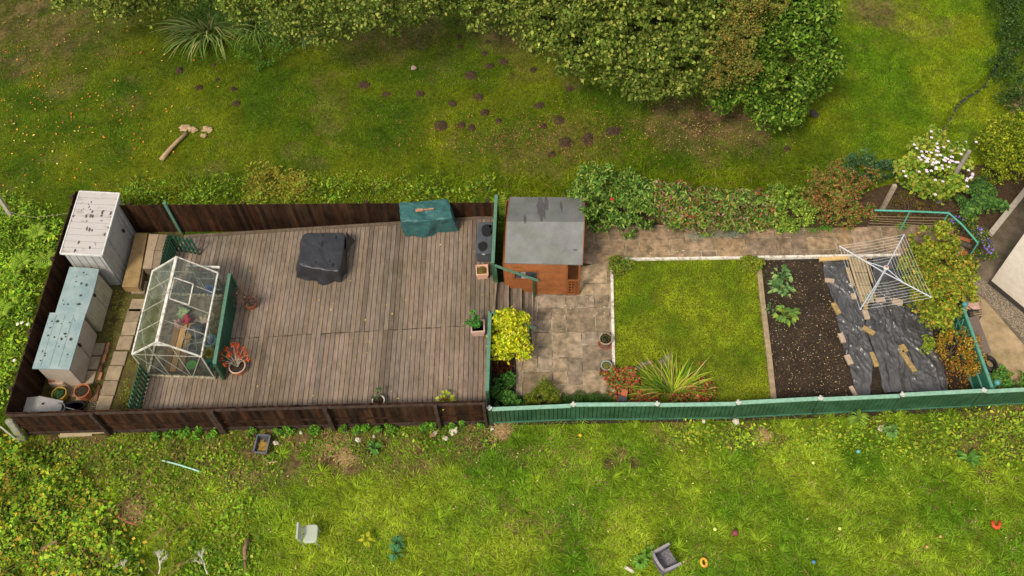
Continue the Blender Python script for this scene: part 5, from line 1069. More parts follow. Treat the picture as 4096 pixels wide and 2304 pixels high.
# loose litter in the bed
n = 1500; xs = rng.uniform(3060, 3400, n); ys = rng.uniform(1045, 1590, n); 
BED = PX([(3056, 1045), (3290, 1045), (3330, 1200), (3375, 1400), (3400, 1590), (3100, 1595)])
pp = np.array([P(a, c, .0)[:] for a, c in zip(xs, ys)]); ok = inpoly(pp[:, 0], pp[:, 1], BED); pp = pp[ok]; n = len(pp)
def litter(name, pp, size, pal, label, zoff=.006, cat='leaves'):
    n = len(pp); a = rng.random(n)*6.283; L = size*rng.uniform(.5, 1.3, n); ax = np.stack([np.cos(a), np.sin(a), rng.uniform(-.15, .15, n)], 1)*L[:, None]; sx = np.stack([-np.sin(a), np.cos(a), rng.uniform(-.3, .3, n)], 1)*(L*.6)[:, None]
    c = pp+np.array([0, 0, zoff]); v = np.stack([c-ax*.5, c+sx*.5+[0, 0, .01], c+ax*.5, c-sx*.5+[0, 0, .004]], 1).reshape(-1, 3); i = np.arange(n)[:, None]*4
    o = npmesh(name, v, np.concatenate([i+np.array([[0, 1, 2]]), i+np.array([[0, 2, 3]])]), np.repeat(pick(pal, n, .2), 4, axis=0), leafmat('dry_leaf', .1, .8)); return tag(o, label, cat, kind='stuff')
litter('soil_litter', pp, .035, [(.30, .20, .09), (.20, .12, .06), (.45, .30, .12), (.12, .07, .03), (.5, .42, .3)], 'small pale chips and leaves scattered over the soil bed')
# plastic sheets
plas = mat('black_plastic_sheet', (.095, .090, .090), (.038, .037, .038), scale=3, rough=.33, bump=.5, bscale=16, spec=.8, stretch=(1.5, .6, 1))
def plasheet(label, left, right, nx_=64, ny_=130, amp=.05, seed=0):
    """left/right: photo-px polylines from top to bottom"""
    def along(pl, t):
        k = min(int(t*(len(pl)-1)), len(pl)-2); f = t*(len(pl)-1)-k; return pl[k][0]+(pl[k+1][0]-pl[k][0])*f, pl[k][1]+(pl[k+1][1]-pl[k][1])*f
    vs = []
    for j in range(ny_+1):
        a = along(left, j/ny_); c = along(right, j/ny_)
        for i in range(nx_+1):
            f = i/nx_; p = P(a[0]+(c[0]-a[0])*f, a[1]+(c[1]-a[1])*f, .01)
            wx = mnoise.noise(Vector((p.x*.9, p.y*.9, seed+3)))*.5; wy = mnoise.noise(Vector((p.x*.9+9, p.y*.9, seed+5)))*.5; X_, Y_ = p.x+wx, p.y+wy
            rid = lambda x, y, q: max(0, 1-abs(mnoise.noise(Vector((x, y, q))))*5.5)
            h_ = rid(X_*2.6+Y_*.5, Y_*.8, seed)*.9+rid(X_*3.7-Y_*2.2, Y_*1.9+X_, seed+7)*.55+rid(X_*5+Y_*3.4, Y_*4-X_*2, seed+11)*.38+rid(X_*9, Y_*6, seed+13)*.22+.5*mnoise.noise(Vector((X_*1.6, Y_*1.6, seed)))+.12*mnoise.noise(Vector((X_*20, Y_*17, seed)))
            e = min(f, 1-f, j/ny_, 1-j/ny_)*12; p.z = .02+amp*1.25*max(h_, -.2)*min(1, .35+e); p.x += .03*mnoise.noise(Vector((p.x, p.y*5, 9)))
            vs.append(p)
    fs = [(j*(nx_+1)+i, (j+1)*(nx_+1)+i, (j+1)*(nx_+1)+i+1, j*(nx_+1)+i+1) for j in range(ny_) for i in range(nx_)]
    b = MB(); b.add(vs, fs); o = b.build('plastic_sheet', plas, smooth=True); s = o.modifiers.new('s', 'SOLIDIFY'); s.thickness = .004; return tag(o, label, 'sheet')
plasheet('crumpled black plastic sheet strip on the left beside the bare soil', [(3288, 1045), (3300, 1110), (3332, 1210), (3357, 1330), (3383, 1425), (3402, 1490), (3427, 1585)], [(3395, 1045), (3400, 1110), (3435, 1180), (3458, 1260), (3465, 1330), (3500, 1420), (3478, 1582)], seed=1)
plasheet('wide crumpled black plastic sheet under the rotary clothes line', [(3490, 1030), (3492, 1110), (3500, 1200), (3470, 1250), (3462, 1300), (3508, 1440), (3535, 1572)], [(3640, 1025), (3680, 1110), (3720, 1250), (3730, 1300), (3735, 1370), (3775, 1470), (3795, 1565)], nx_=100, seed=5, amp=.05)
# slab walk inside the bed
for i, (y0, y1) in enumerate(((1030, 1058), (1060, 1088), (1092, 1140), (1142, 1180), (1183, 1208))):
    x0 = 3400+(y0-1030)*.24; x1 = 3400+(y1-1030)*.24; b = MB(); k = R.uniform(.95, 1.3); b.cur = (k, k*.98, k*.8); b.slab(PX([(x0+4, y0), (x0+56, y0), (x1+56, y1), (x1+4, y1)], .05), .0, .05)
    tag(b.build('paving_slab', slabm, bevel=.006), f'tan slab {["nearest the path kerb", "second from the path kerb", "in the middle", "second from the lower end", "at the lower end"][i]} in the walkway under the clothes line', 'paving slab', 'walkway slabs in the bed')
ptim = mat('pale_bed_timber', (.46, .33, .17), (.30, .21, .11), scale=8, rough=.8, stretch=(1, 3, 1))
for (a_, c_, wd, l) in (((3396, 1030), (3447, 1205), .06, 'thin timber edging left of the walkway slabs'), ((3460, 1030), (3490, 1130), .05, 'thin timber edging right of the walkway slabs'), ((3388, 1072), (3412, 1145), .09, 'short grey board lying beside the left edging')):
    b = MB(); b.beam(P(*a_, .06), P(*c_, .06), wd, .05); tag(b.build('edging_board', ptim), l, 'board')
b = MB(); b.beam(P(3277, 1038, .06), P(3392, 1031, .06), .12, .05); tag(b.build('plank', mat('fresh_plank', (.60, .40, .16), (.48, .3, .12), rough=.7)), 'fresh pale plank laid along the path kerb at the top of the sheet', 'plank')
wts = [((748, 50), 85, 35, 14, 0, 'tan brick holding the top left edge of the sheet'), ((810, 312), 45, 108, 12, 1, 'upright wooden block on the left edge of the sheet'), ((865, 590), 48, 85, 6, 0, 'pale brick on the left edge level with the lower vegetable plant'), ((930, 795), 52, 88, 10, 0, 'pale brick low on the left edge of the sheet'), ((972, 1090), 36, 92, 14, 0, 'pale brick beside the green fence at the sheet corner'),
 ((975, 198), 46, 52, 0, 0, 'square cream stone beside the lower end of the slab walkway'), ((1092, 370), 50, 84, 0, 0, 'grey pink brick below the walkway between the sheets'), ((1085, 290), 38, 60, 0, 1, 'wooden offcut below the walkway under the line arm'), ((1116, 520), 118, 40, 42, 1, 'diagonal board piece in the middle of the sheets'), ((1168, 792), 42, 132, 4, 1, 'upright mossy board between the two sheets'), ((1440, 690), 60, 70, 14, 1, 'short board butted to the long plank on the wide sheet'), ((1487, 810), 44, 205, 16, 1, 'long mossy plank on the wide sheet'), ((1228, 235), 86, 40, -4, 0, 'pale brick under the lower lines of the clothes line'), ((1388, 250), 92, 56, 22, 0, 'grey slab piece beside the big shrub'), ((1170, 185), 20, 62, 0, 1, 'narrow wooden peg board beside the slab walkway')]
br0 = mat('pale_brick', (.46, .34, .24), (.34, .25, .18), scale=10, bump=.4); br1 = mat('mossy_timber', (.42, .29, .11), (.22, .15, .06), scale=9, bump=.4)
for (c, wx, wy, an, k, l) in wts:
    x, y = 3000+c[0]*.4255, 1100+c[1]*.4255; m_ = mpx(y)*.4255; p = P(x, y, .1); b = MB(); b.box((p.x, p.y, .085), (wx*m_, wy*m_*1.14, .07), -math.radians(an) if wx > wy else math.radians(an)); 
    tag(b.build('brick' if k == 0 else 'timber_block', br1 if k else br0, bevel=.008), l, 'brick' if k == 0 else 'timber', 'weights on the plastic sheets')
b = MB(); p = P(3476, 1188, .12); b.tube([(p.x+math.cos(a)*.12, p.y+math.sin(a)*.10, .1+.05*math.sin(2*a)) for a in [i*.5 for i in range(15)]], .012); tag(b.build('twine', mat('pale_green_twine', (.25, .5, .35))), 'tangle of pale green twine under the clothes line', 'twine')
# ------------------------------------------------------------------ rotary clothes line
rp = mat('white_enamel', (.62, .64, .68), (.5, .52, .56), rough=.35, metal=.2, bump=0)
zt = 1.85; hub = P(3545.6, 1069, zt+.15); base = Vector((hub.x, hub.y, 0)); tips = [P(x, y, zt+.12) for x, y in ((3357.6, 984), (3617, 937.6), (3727, 1190), (3440.6, 1238))]; low = Vector((hub.x, hub.y, zt-.10))
rl = empty('rotary_clothes_line', base, 'open white rotary clothes line standing over the plastic sheets', 'clothes line')
b = MB(); b.tube([base, base+Vector((0, 0, zt+.1))], .024, 10); b.build('pole', rp, rl)
b = MB(); b.lathe((hub.x, hub.y, zt+.08), [(.06, 0), (.075, .03), (.075, .06), (.04, .08), (.001, .08)], 16); hb_ = b.build('hub', wcap, rl)
b = MB(); b.lathe((hub.x, hub.y, zt+.165), [(.028, 0), (.028, .008), (.001, .008)], 12); b.build('button', MATS['red_plastic'], hb_)
b = MB(); b.lathe((hub.x, hub.y, zt-.13), [(.05, 0), (.06, .02), (.05, .06)], 14); b.build('collar', MATS['galvanised'], rl)
for tp in tips:
    b = MB(); b.tube([low, tp], .016, 8); b.build('arm', rp, rl)
    b = MB(); b.tube([hub-Vector((0, 0, .03)), low.lerp(tp, .42)], .011, 6); b.build('strut', rp, rl)
for i in range(4):
    b = MB(); a_, c_ = tips[i], tips[(i+1) % 4]
    for k in range(9): f = 1-k*.085; b.tube([low.lerp(a_, f), (low.lerp(a_, f)+low.lerp(c_, f))/2-Vector((0, 0, .03)), low.lerp(c_, f)], .0042, 4)
    b.build('line', mat('white_line', (.62, .60, .56), (.5, .48, .45), rough=.5, bump=0), rl)
# ------------------------------------------------------------------ right hand end
shrub('hydrangea', 'big yellow green hydrangea bush beside the clothes line', 'shrub', [blob(3750, 990, 1.2, 85, .6, 60), blob(3680, 1060, 1.1, 62, .6, 60), blob(3800, 1060, 1.1, 75, .6, 70), blob(3740, 1140, 1.0, 90, .6, 70), blob(3690, 1190, .8, 60, .5, 50), blob(3800, 1200, .9, 75, .5, 60), blob(3740, 1270, .7, 55, .4, 40), blob(3840, 1160, .9, 45, .4, 40), blob(3870, 1180, .9, 30, .3, 25), blob(3660, 1120, 1.0, 55, .5, 50), blob(3830, 1110, 1.0, 60, .5, 60), blob(3700, 980, 1.1, 60, .5, 45)], 26000, .085, [(.22, .28, .025), (.32, .36, .04), (.13, .18, .015), (.42, .26, .04), (.08, .11, .015), (.28, .34, .03)], .65, stems=14, up=.6)
shrub('autumn_shrub', 'thin orange brown shrub against the green gate screen', 'shrub', [blob(3800, 1400, .5, 60, .4, 45), blob(3860, 1380, .6, 55, .4, 50), blob(3850, 1460, .5, 60, .4, 45), blob(3900, 1440, .6, 40, .3, 40), blob(3800, 1350, .5, 40, .3, 30)], 3800, .055, [(.36, .15, .02), (.48, .26, .03), (.22, .20, .02), (.20, .09, .02), (.40, .33, .04)], .5, stems=22)
shrub('yellow_plant', 'small yellow green sprig at the right edge of the plastic sheet', 'plant', [blob(3720, 1372, .35, 30, .2, 22), blob(3700, 1400, .25, 20, .15, 20), blob(3790, 1322, .4, 28, .2, 24)], 420, .09, [(.32, .38, .03), (.20, .30, .03)], .4)
litter('fallen_leaves', np.array([P(a, c, .0)[:] for a, c in zip(rng.uniform(3760, 3960, 500), rng.uniform(1440, 1590, 500))]), .05, [(.34, .13, .02), (.22, .08, .02), (.45, .25, .05)], 'orange fallen leaves on the soil below the autumn shrub')
# gate screen
zg = 1.0; ga = P(3852, 1228, zg); gb = P(3968, 1548, zg); gd = (gb-ga).normalized()
gs = empty('gate_screen', (ga.x, ga.y, 0), 'green screen with two ball-topped posts between bed and driveway', 'screen')
g0 = Vector((ga.x, ga.y, 0)); g1 = Vector((gb.x, gb.y, 0))
gx_ = mat('gate_green', (.025, .13, .08), (.017, .09, .055), rough=.5)
b = MB(); b.beam(g0+Vector((0, 0, zg)), g1+Vector((0, 0, zg)), .07, .05); b.build('top_rail', mat('teal_rail', (.10, .29, .21), (.07, .21, .15), rough=.5), gs)
b = MB(); b.beam(g0+Vector((-.03, 0, .55)), g1+Vector((-.03, 0, .55)), .03, .05); b.beam(g0+Vector((-.03, 0, .08)), g1+Vector((-.03, 0, .08)), .03, .05); b.build('rail', MATS['teal_rail'], gs)
b = MB(); b.beam(g0+Vector((0, 0, .5)), g1+Vector((0, 0, .5)), .015, .96); b.build('panel', gx_, gs)
b = MB()
for k in range(3):
    b.beam(g0+gd*(.1+k*.25)+Vector((-.05, 0, .1)), g0+gd*(.35+k*.25)+Vector((-.05, 0, .9)), .02, .025); b.beam(g0+gd*(.35+k*.25)+Vector((-.055, 0, .1)), g0+gd*(.1+k*.25)+Vector((-.055, 0, .9)), .02, .025)
b.build('lattice', MATS['teal_rail'], gs)
for p in (g0, g1+Vector((.1, .05, 0))):
    b = MB(); b.tube([p, p+Vector((0, 0, zg+.08))], .045, 12); pq = b.build('post', gx_, gs); b = MB(); b.lathe(p+Vector((0, 0, zg+.08)), [(.001, 0), (.06, .02), (.085, .08), (.06, .14), (.001, .16)], 16); b.build('ball', mat('ball_teal', (.07, .26, .26), rough=.3, bump=0), pq, smooth=True)
# wicker bench
wick = mat('brown_wicker', (.13, .095, .08), (.06, .042, .035), scale=60, rough=.7, bump=.8, bscale=120); zw = .48
q = PX([(3872, 1272), (3912, 1268), (3963, 1404), (3930, 1417)], zw); bn = empty('storage_bench', (q[0].x, q[0].y, 0), 'brown wicker storage bench behind the green gate screen', 'bench')
b = MB(); b.slab(q, .02, zw-.06); b.build('body', wick, bn); cn = sum(q, Vector())/4; b = MB(); b.slab([cn+(p-cn)*1.05 for p in q], zw-.055, zw); b.build('lid', mat('taupe_wicker', (.20, .15, .13), (.12, .09, .075), scale=60, rough=.6, bump=.7, bscale=120), bn, bevel=.01)
ch = empty('garden_chair', P(3890, 1240, 0), 'dark metal garden chair with a dusty pink cushion by the driveway', 'chair')
p = P(3888, 1222, .5); b = MB(); b.box((p.x, p.y, .5), (.40, .26, .09), -.1); b.build('cushion', mat('pink_cushion', (.52, .32, .27), (.42, .25, .21), rough=.9), ch, bevel=.04)
b = MB(); b.box((p.x, p.y, .42), (.38, .28, .06), -.1)
for dx, dy in ((-.17, .12), (.17, .12), (-.17, -.35), (.17, -.35)): b.tube([(p.x+dx, p.y+dy, 0), (p.x+dx, p.y+dy, .42)], .014)
for k in range(4): b.tube([(p.x-.18, p.y-.1-.07*k, .62-.05*k), (p.x, p.y-.18-.06*k, .50-.03*k), (p.x+.22, p.y-.17-.05*k, .52-.04*k)], .012)
b.build('frame', MATS['charcoal_plastic'], ch)
b = MB(); p = P(3957, 1456, .1); n = 24
pts = []; 
b.lathe((p.x+.02, p.y, .0), [(.20, 0), (.26, .05), (.26, .14), (.19, .18), (.14, .14), (.15, .04)], 24, .75, 1, ring=True); tag(b.build('tyre', mat('black_rubber', (.012, .012, .014), rough=.6)), 'black rubber tyre lying behind the green gate screen', 'tyre')
shrub('leafy_plant', 'fresh green leafy plant at the lower right beside the ball-topped post', 'plant', [blob(4010, 1500, .25, 38, .2, 24), blob(4060, 1520, .25, 36, .2, 26), blob(4000, 1540, .2, 36, .2, 20), blob(4085, 1545, .2, 40, .2, 20)], 1500, .10, [(.10, .28, .04), (.16, .36, .08), (.05, .13, .03), (.22, .26, .04)], .6)
# house corner
rend = mat('cream_render', (.68, .60, .50), (.60, .52, .42), scale=6, rough=.95, bump=.8, bscale=40)
hA = P(3957, 1134, 0); hB = P(4096, 1249, 0); hd = (hB-hA).normalized(); hn = Vector((-hd.y, hd.x, 0))
ho = empty('house', hA, 'corner of a cream rendered house at the right edge', 'house')
b = MB(); b.slab([hA, hA+hd*9, hA+hd*9+hn*6, hA+hn*6], .16, 4.8); b.build('wall', rend, ho)
b = MB(); o_ = .03; b.slab([hA-hd*o_-hn*o_, hA+hd*9-hn*o_, hA+hd*9+hn*6, hA-hd*o_+hn*6], .0, .158); b.build('plinth', mat('dark_plinth', (.05, .045, .04), rough=.8), ho)
b = MB(); z = Vector((0, 0, 4.85)); c1_, c2_, c3_, c4_ = hA-hd*.3-hn*.3+z, hA+hd*9.3-hn*.3+z, hA+hd*9.3+hn*6.3+z, hA-hd*.3+hn*6.3+z; m1, m2 = (c1_+c4_)/2+Vector((0, 0, 2)), (c2_+c3_)/2+Vector((0, 0, 2))
b.add([c1_, c2_, c3_, c4_, m1, m2], [(0, 1, 5, 4), (2, 3, 4, 5), (3, 0, 4), (1, 2, 5), (3, 2, 1, 0)]); b.build('roof', mat('slate_roof', (.10, .10, .11), rough=.7), ho)
# coping wall
b = MB(); b.beam(P(3960, 938, .35), P(4200, 640, .35), .17, .10); wl = b.build('garden_wall', mat('coping', (.48, .42, .34), (.34, .29, .23), scale=10, bump=.3)); b = MB(); b.beam(P(3960, 938, .15), P(4200, 640, .15), .12, .298); b.build('footing', conc, wl)
tag(wl, 'low wall with a pale coping between driveway and shrub border', 'wall')
# green pipe rail
pr_ = mat('turquoise_pipe', (.10, .42, .32), (.07, .30, .23), rough=.4, bump=0); zp = .95
pts = [P(x, y, zp) for x, y in ((3498, 841), (3640, 845), (3795, 852), (3850, 900), (3912, 972))]; en = Vector((pts[-1].x, pts[-1].y, 0))
pr2 = empty('pipe_rail', (pts[0].x, pts[0].y, 0), 'turquoise green pipe handrail curving round the end of the path', 'railing')
b = MB(); b.tube(pts, .028, 8); b.build('rail', pr_, pr2)
for p in (pts[1], pts[2], pts[-1]): b = MB(); b.tube([(p.x, p.y, 0), (p.x, p.y, zp)], .022, 8); b.build('post', pr_, pr2)
b = MB()
for k in range(5): b.tube([Vector((p.x, p.y, .15+.13*k+.03*math.sin(i*2+k))) for i, p in enumerate(pts[:3])], .008, 4)
b.build('wire', mat('tan_wire', (.35, .26, .15)), pr2)
# rubble at the path end
for i, (x, y, rx, ry, m_, l, rz) in enumerate(((3838, 958, .30, .06, brickm, 'orange timber edging at the end of the path', -.45), (3853, 975, .2, .10, mat('dark_log', (.08, .06, .045), bump=.5), 'short dark log beside the orange edging', -.6), (3852, 1012, .14, .12, brickm, 'broken red brick piece near the pipe rail foot', .3), (3838, 1050, .16, .20, br0, 'pale flat stone at the bush end of the path', -.2), (3858, 1065, .14, .12, br0, 'small pale stone near the driveway corner', .4), (3825, 1000, .12, .22, br0, 'long cream stone beside the big hydrangea', .1))):
    b = MB(); p = P(x, y, .08); b.cur = (1.3, 1, .8)
    if i in (0,): b.box((p.x, p.y, .1), (rx*2, ry*2, .14), rz)
    elif i == 1: b.tube([(p.x-.2, p.y+.1, .1), (p.x+.2, p.y-.14, .1)], .09, 10)
    else: vs, fs = lump(rx, .08, .4, 10, 6, i*5, 1, ry/rx); b.add([p+q for q in vs], fs)
    tag(b.build(['edging_board', 'log', 'brick', 'stone', 'stone', 'stone'][i], m_, bevel=.01 if i == 0 else 0), l, ['board', 'log', 'brick', 'stone', 'stone', 'stone'][i])
shrub('campanula', 'purple flowered trailing plant beside the pipe rail', 'plant', [blob(3930, 960, .5, 30, .3, 34), blob(3940, 1010, .4, 32, .3, 34), blob(3910, 930, .4, 30, .3, 20), blob(3850, 900, .35, 45, .3, 28), blob(3790, 890, .3, 30, .25, 20)], 2600, .06, [(.06, .14, .03), (.12, .22, .03), (.3, .25, .04), (.04, .08, .02)], .5)
cp = bpy.data.objects['campanula']
leaves('flowers', [blob(3945, 985, .65, 28, .25, 45), blob(3920, 930, .6, 25, .2, 20), blob(3830, 880, .6, 30, .1, 14)], 130, .055, [(.22, .12, .55), (.30, .2, .65)], cp, .9)['kind'] = 'stuff'
rb = shrub('flowering_bush', 'light green bush covered with pinkish white flowers', 'shrub', [blob(3700, 620, 1.4, 75, .5, 60), blob(3790, 650, 1.4, 75, .5, 55), blob(3640, 690, 1.1, 60, .5, 45), blob(3730, 560, 1.3, 45, .4, 30), blob(3820, 720, 1.2, 55, .4, 45), blob(3680, 740, .9, 50, .4, 30), blob(3760, 770, .8, 40, .4, 30)], 4500, .13, [(.20, .30, .03), (.30, .38, .05), (.10, .18, .02), (.36, .36, .05)], .7, stems=14)
b = MB(); R = random.Random(4); rc = mat('blossom', (.85, .74, .82), (.75, .6, .72), rough=.7, bump=0)
fl_ = [(R.gauss(3740, 62), R.gauss(632, 42)) for _ in range(64)]+[(3905, 568)]+[(R.gauss(3865, 22), R.gauss(710, 18)) for _ in range(8)]
for x, y in fl_:
    p = P(x, y, 2.0 if y < 690 else 1.75); b = MB()
    for k in range(5): a = k*1.257; b.add([p, p+Vector((math.cos(a-.5)*.035, math.sin(a-.5)*.035, .01)), p+Vector((math.cos(a)*.055, math.sin(a)*.055, .0)), p+Vector((math.cos(a+.5)*.035, math.sin(a+.5)*.035, .01))], [(0, 1, 2, 3)])
    b.build('flower', rc, rb)

shrub('round_bush', 'dense round yellow green bush in the border by the right edge', 'shrub', [blob(4010, 600, 1.3, 95, .8, 85), blob(4060, 520, 1.3, 80, .7, 60), blob(4080, 650, 1.2, 80, .7, 70), blob(3960, 570, 1.0, 60, .6, 50), blob(4000, 690, 1.0, 60, .5, 40), blob(4150, 580, 1.3, 90, .8, 90)], 12000, .075, [(.27, .34, .02), (.44, .46, .03), (.15, .20, .015), (.08, .12, .01)], .5, stems=10)
shrub('rose_bush', 'dark green broad leaved bush above the pale coping wall', 'shrub', [blob(3890, 790, .6, 50, .4, 40), blob(3930, 760, .7, 45, .4, 35), blob(3880, 840, .5, 45, .35, 30), blob(3950, 820, .5, 34, .3, 24), blob(4000, 830, .4, 25, .25, 16)], 3000, .10, [(.05, .12, .03), (.09, .20, .04), (.14, .26, .05)], .6)
shrub('border_shrub', 'bronze leaved low growth among twigs behind the pipe rail', 'shrub', [blob(3600, 790, .3, 50, .2, 30), blob(3700, 830, .3, 45, .2, 22), blob(3650, 860, .2, 60, .15, 18), blob(3560, 870, .2, 50, .15, 16), blob(3840, 840, .3, 40, .2, 25)], 2200, .05, [(.20, .12, .04), (.14, .16, .03), (.28, .18, .05), (.08, .05, .02)], .4)
# ------------------------------------------------------------------ trees along the top
bark = MATS['bark']
def tree(name, label, base, h, blobs, n, size, pal, aspect=.6, tr=.16, **k):
    p = P(*base, 0); t = empty(name, p, label, 'tree'); b = MB(); R = random.Random(n)
    pts = [p+Vector((0, 0, -.1)), p+Vector((.1, -.1, h*.4)), p+Vector((-.05, -.15, h*.8))]; b.tube(pts, tr, 10, tr*.5)
    b.build('trunk', bark, t); 
    b = MB()
    for bl in blobs:
        c = Vector(bl[:3]); s = p+Vector((0, 0, min(h*.7, max(.5, c.z*.6)))); m_ = s.lerp(c, .5)+Vector((0, 0, .25)); b.tube([s, m_, c], tr*.3, 6, .012)
    b.build('limb', bark, t); leaves('crown', fray(blobs, 10, .40, n), int(n*1.25), size, pal, t, aspect, **k); return t
AL = [(.13, .18, .025), (.20, .25, .04), (.08, .12, .018), (.34, .36, .07), (.05, .075, .01), (.11, .16, .02)]
tree('alder_tree', 'large grey green alder tree spreading over the top middle of the field', (2450, -250), 6, [blob(1860, -20, 3.0, 80, .8), blob(1930, 40, 2.6, 90, .9, 80), blob(2010, -30, 3.4, 120, 1), blob(2110, 70, 3.0, 110, 1.0, 100), blob(2230, 110, 3.2, 130, 1.1, 115), blob(2290, 220, 2.4, 85, .8, 70), blob(2400, 60, 4, 170, 1.3), blob(2380, 240, 2.8, 95, .9, 80), blob(2540, 160, 3.6, 150, 1.3, 140), blob(2560, 300, 2.6, 95, .8, 70), blob(2690, 200, 3.6, 150, 1.3, 130), blob(2700, 330, 2.4, 90, .7, 62), blob(2620, 360, 2.2, 60, .5, 40), blob(2800, 110, 4, 150, 1.3), blob(2790, 270, 3, 100, .9, 80), blob(2600, -80, 5, 230, 1.8), blob(2250, -120, 4.5, 200, 1.6), blob(2850, -80, 4.5, 180, 1.6)], 76000, .115, AL, .68, tr=.22, up=.5, flop=.3)
tree('birch_tree', 'yellowing fine leaved birch between the alder and the dark laurel', (2960, -150), 6, [blob(2950, 60, 4.4, 95, 1.0), blob(3020, 0, 4.6, 90, 1.0), blob(2900, 170, 3.8, 90, .9, 80), blob(2950, 270, 3.4, 70, .7, 60), blob(2860, 320, 3.0, 60, .6, 45), blob(3060, -60, 4.6, 90, 1)], 26000, .06, [(.17, .19, .035), (.22, .21, .04), (.12, .15, .025), (.34, .20, .04), (.22, .22, .05)], .6, tr=.12, up=.4)
tree('laurel_tree', 'dark green broad leaved laurel tree right of the alder', (3120, 120), 4, [blob(3050, 200, 3.0, 100, 1.0, 95), blob(3150, 120, 3.4, 130, 1.1, 110), blob(3230, 60, 3.6, 100, 1.0), blob(3260, 230, 2.8, 85, .9, 90), blob(2950, 330, 2.0, 110, .8, 70), blob(3060, 380, 1.8, 110, .8, 80), blob(3180, 330, 2.2, 115, .9, 90), blob(3090, 470, 1.3, 80, .6, 50), blob(2880, 390, 1.4, 75, .6, 45), blob(3270, 330, 1.9, 60, .6, 55), blob(3160, 440, 1.5, 70, .6, 45), blob(3150, -60, 4, 150, 1.3)], 36000, .125, [(.08, .16, .012), (.13, .23, .02), (.05, .10, .01), (.26, .34, .05), (.03, .06, .006)], .55, tr=.15, up=.55, flop=.35)
tree('sallow_tree', 'grey green tree tip hanging into the picture at the top left', (420, -260), 4, [blob(330, -10, 3, 90, .8, 60), blob(440, 20, 2.8, 90, .8, 62), blob(560, 0, 2.8, 85, .8, 50), blob(250, -50, 3, 90, .8), blob(640, 10, 2.6, 60, .6, 46), blob(720, -30, 2.8, 70, .7, 46), blob(500, 30, 2.6, 60, .6, 44), blob(440, -120, 4, 220, 1.6)], 14000, .11, [(.20, .24, .04), (.30, .32, .06), (.12, .16, .025), (.08, .11, .02)], .65, up=.6)
tree('willow_tree', 'grey green tree hanging down left of the alder', (1450, -300), 5, [blob(1100, 0, 3, 110, .9, 65), blob(960, -25, 3, 90, .8, 50), blob(840, -45, 3, 90, .8, 50), blob(1330, -20, 3, 80, .8, 50), blob(1720, -10, 3, 90, .8, 60), blob(1230, -10, 3, 90, .9, 50), blob(1430, 10, 3, 80, .8, 60), blob(1540, 40, 2.6, 75, .8, 70), blob(1560, 105, 2.2, 40, .5, 32), blob(1640, 20, 2.8, 75, .8, 60), blob(1440, 70, 2.4, 50, .5, 36), blob(1350, -120, 4, 300, 1.6), blob(1000, -60, 3.5, 120, 1.2)], 30000, .105, AL, .68, up=.55)
strap('flax', 'big strap leaved clump under the left tree', 840, 120, 260, (.7, 1.7), [(.20, .30, .06), (.30, .38, .10), (.12, .20, .04), (.42, .40, .14)], W=.06, lean=(.45, 1.2), rad=.8, curl=.7)
strap('flax', 'strap leaved clump partly hidden by nettles right of the big one', 1020, 110, 120, (.8, 1.5), [(.20, .30, .06), (.28, .38, .09), (.14, .2, .05)], W=.06, lean=(.4, 1.1), rad=.6, curl=.7)
strap('flax', 'small arching strap clump right of the nettles', 1210, 155, 34, (.6, 1.0), [(.16, .26, .10), (.2, .3, .1)], W=.05, lean=(.4, 1), bias=(-.7, 1.6), rad=.3, curl=.6)
shrub('nettle_patch', 'rough green nettle growth round the strap leaved clumps', 'weeds', [blob(1040, 170, .35, 85, .35, 60), blob(1120, 110, .4, 80, .4, 60), blob(960, 60, .4, 110, .5, 60), blob(1060, 250, .2, 50, .25, 26), blob(1150, 190, .3, 55, .3, 40), blob(880, 30, .5, 120, .5, 50), blob(760, 40, .4, 90, .4, 50), blob(1120, 10, .5, 120, .5, 60)], 9000, .07, [(.08, .18, .02), (.13, .25, .03), (.05, .11, .02)], .4)
shrub('undergrowth', 'dark undergrowth at the top right corner by the ditch', 'shrub', [blob(4060, 80, .6, 80, .6), blob(4090, 200, .6, 70, .6), blob(4060, 330, .4, 70, .4), blob(4000, 260, .3, 50, .3), blob(4110, 420, .4, 90, .4), blob(4050, -20, .8, 120, .8), blob(4040, 140, .5, 60, .5)], 9000, .09, [(.05, .10, .02), (.09, .16, .03), (.03, .06, .015)], .4)
b = MB(); R = random.Random(6)
for i in range(60):
    c = P(4085+R.uniform(-25, 25), 400+R.uniform(-40, 40), .35); a = R.uniform(0, 6.3); d = Vector((math.cos(a), math.sin(a), R.uniform(-.1, .2)))*.4; b.tube([c-d, c+Vector((0, 0, .06)), c+d], .007, 3)
tag(b.build('brush_pile', mat('dry_twigs', (.34, .22, .13), (.22, .14, .08))), 'heap of dry brown twigs at the right edge of the field', 'brush pile')
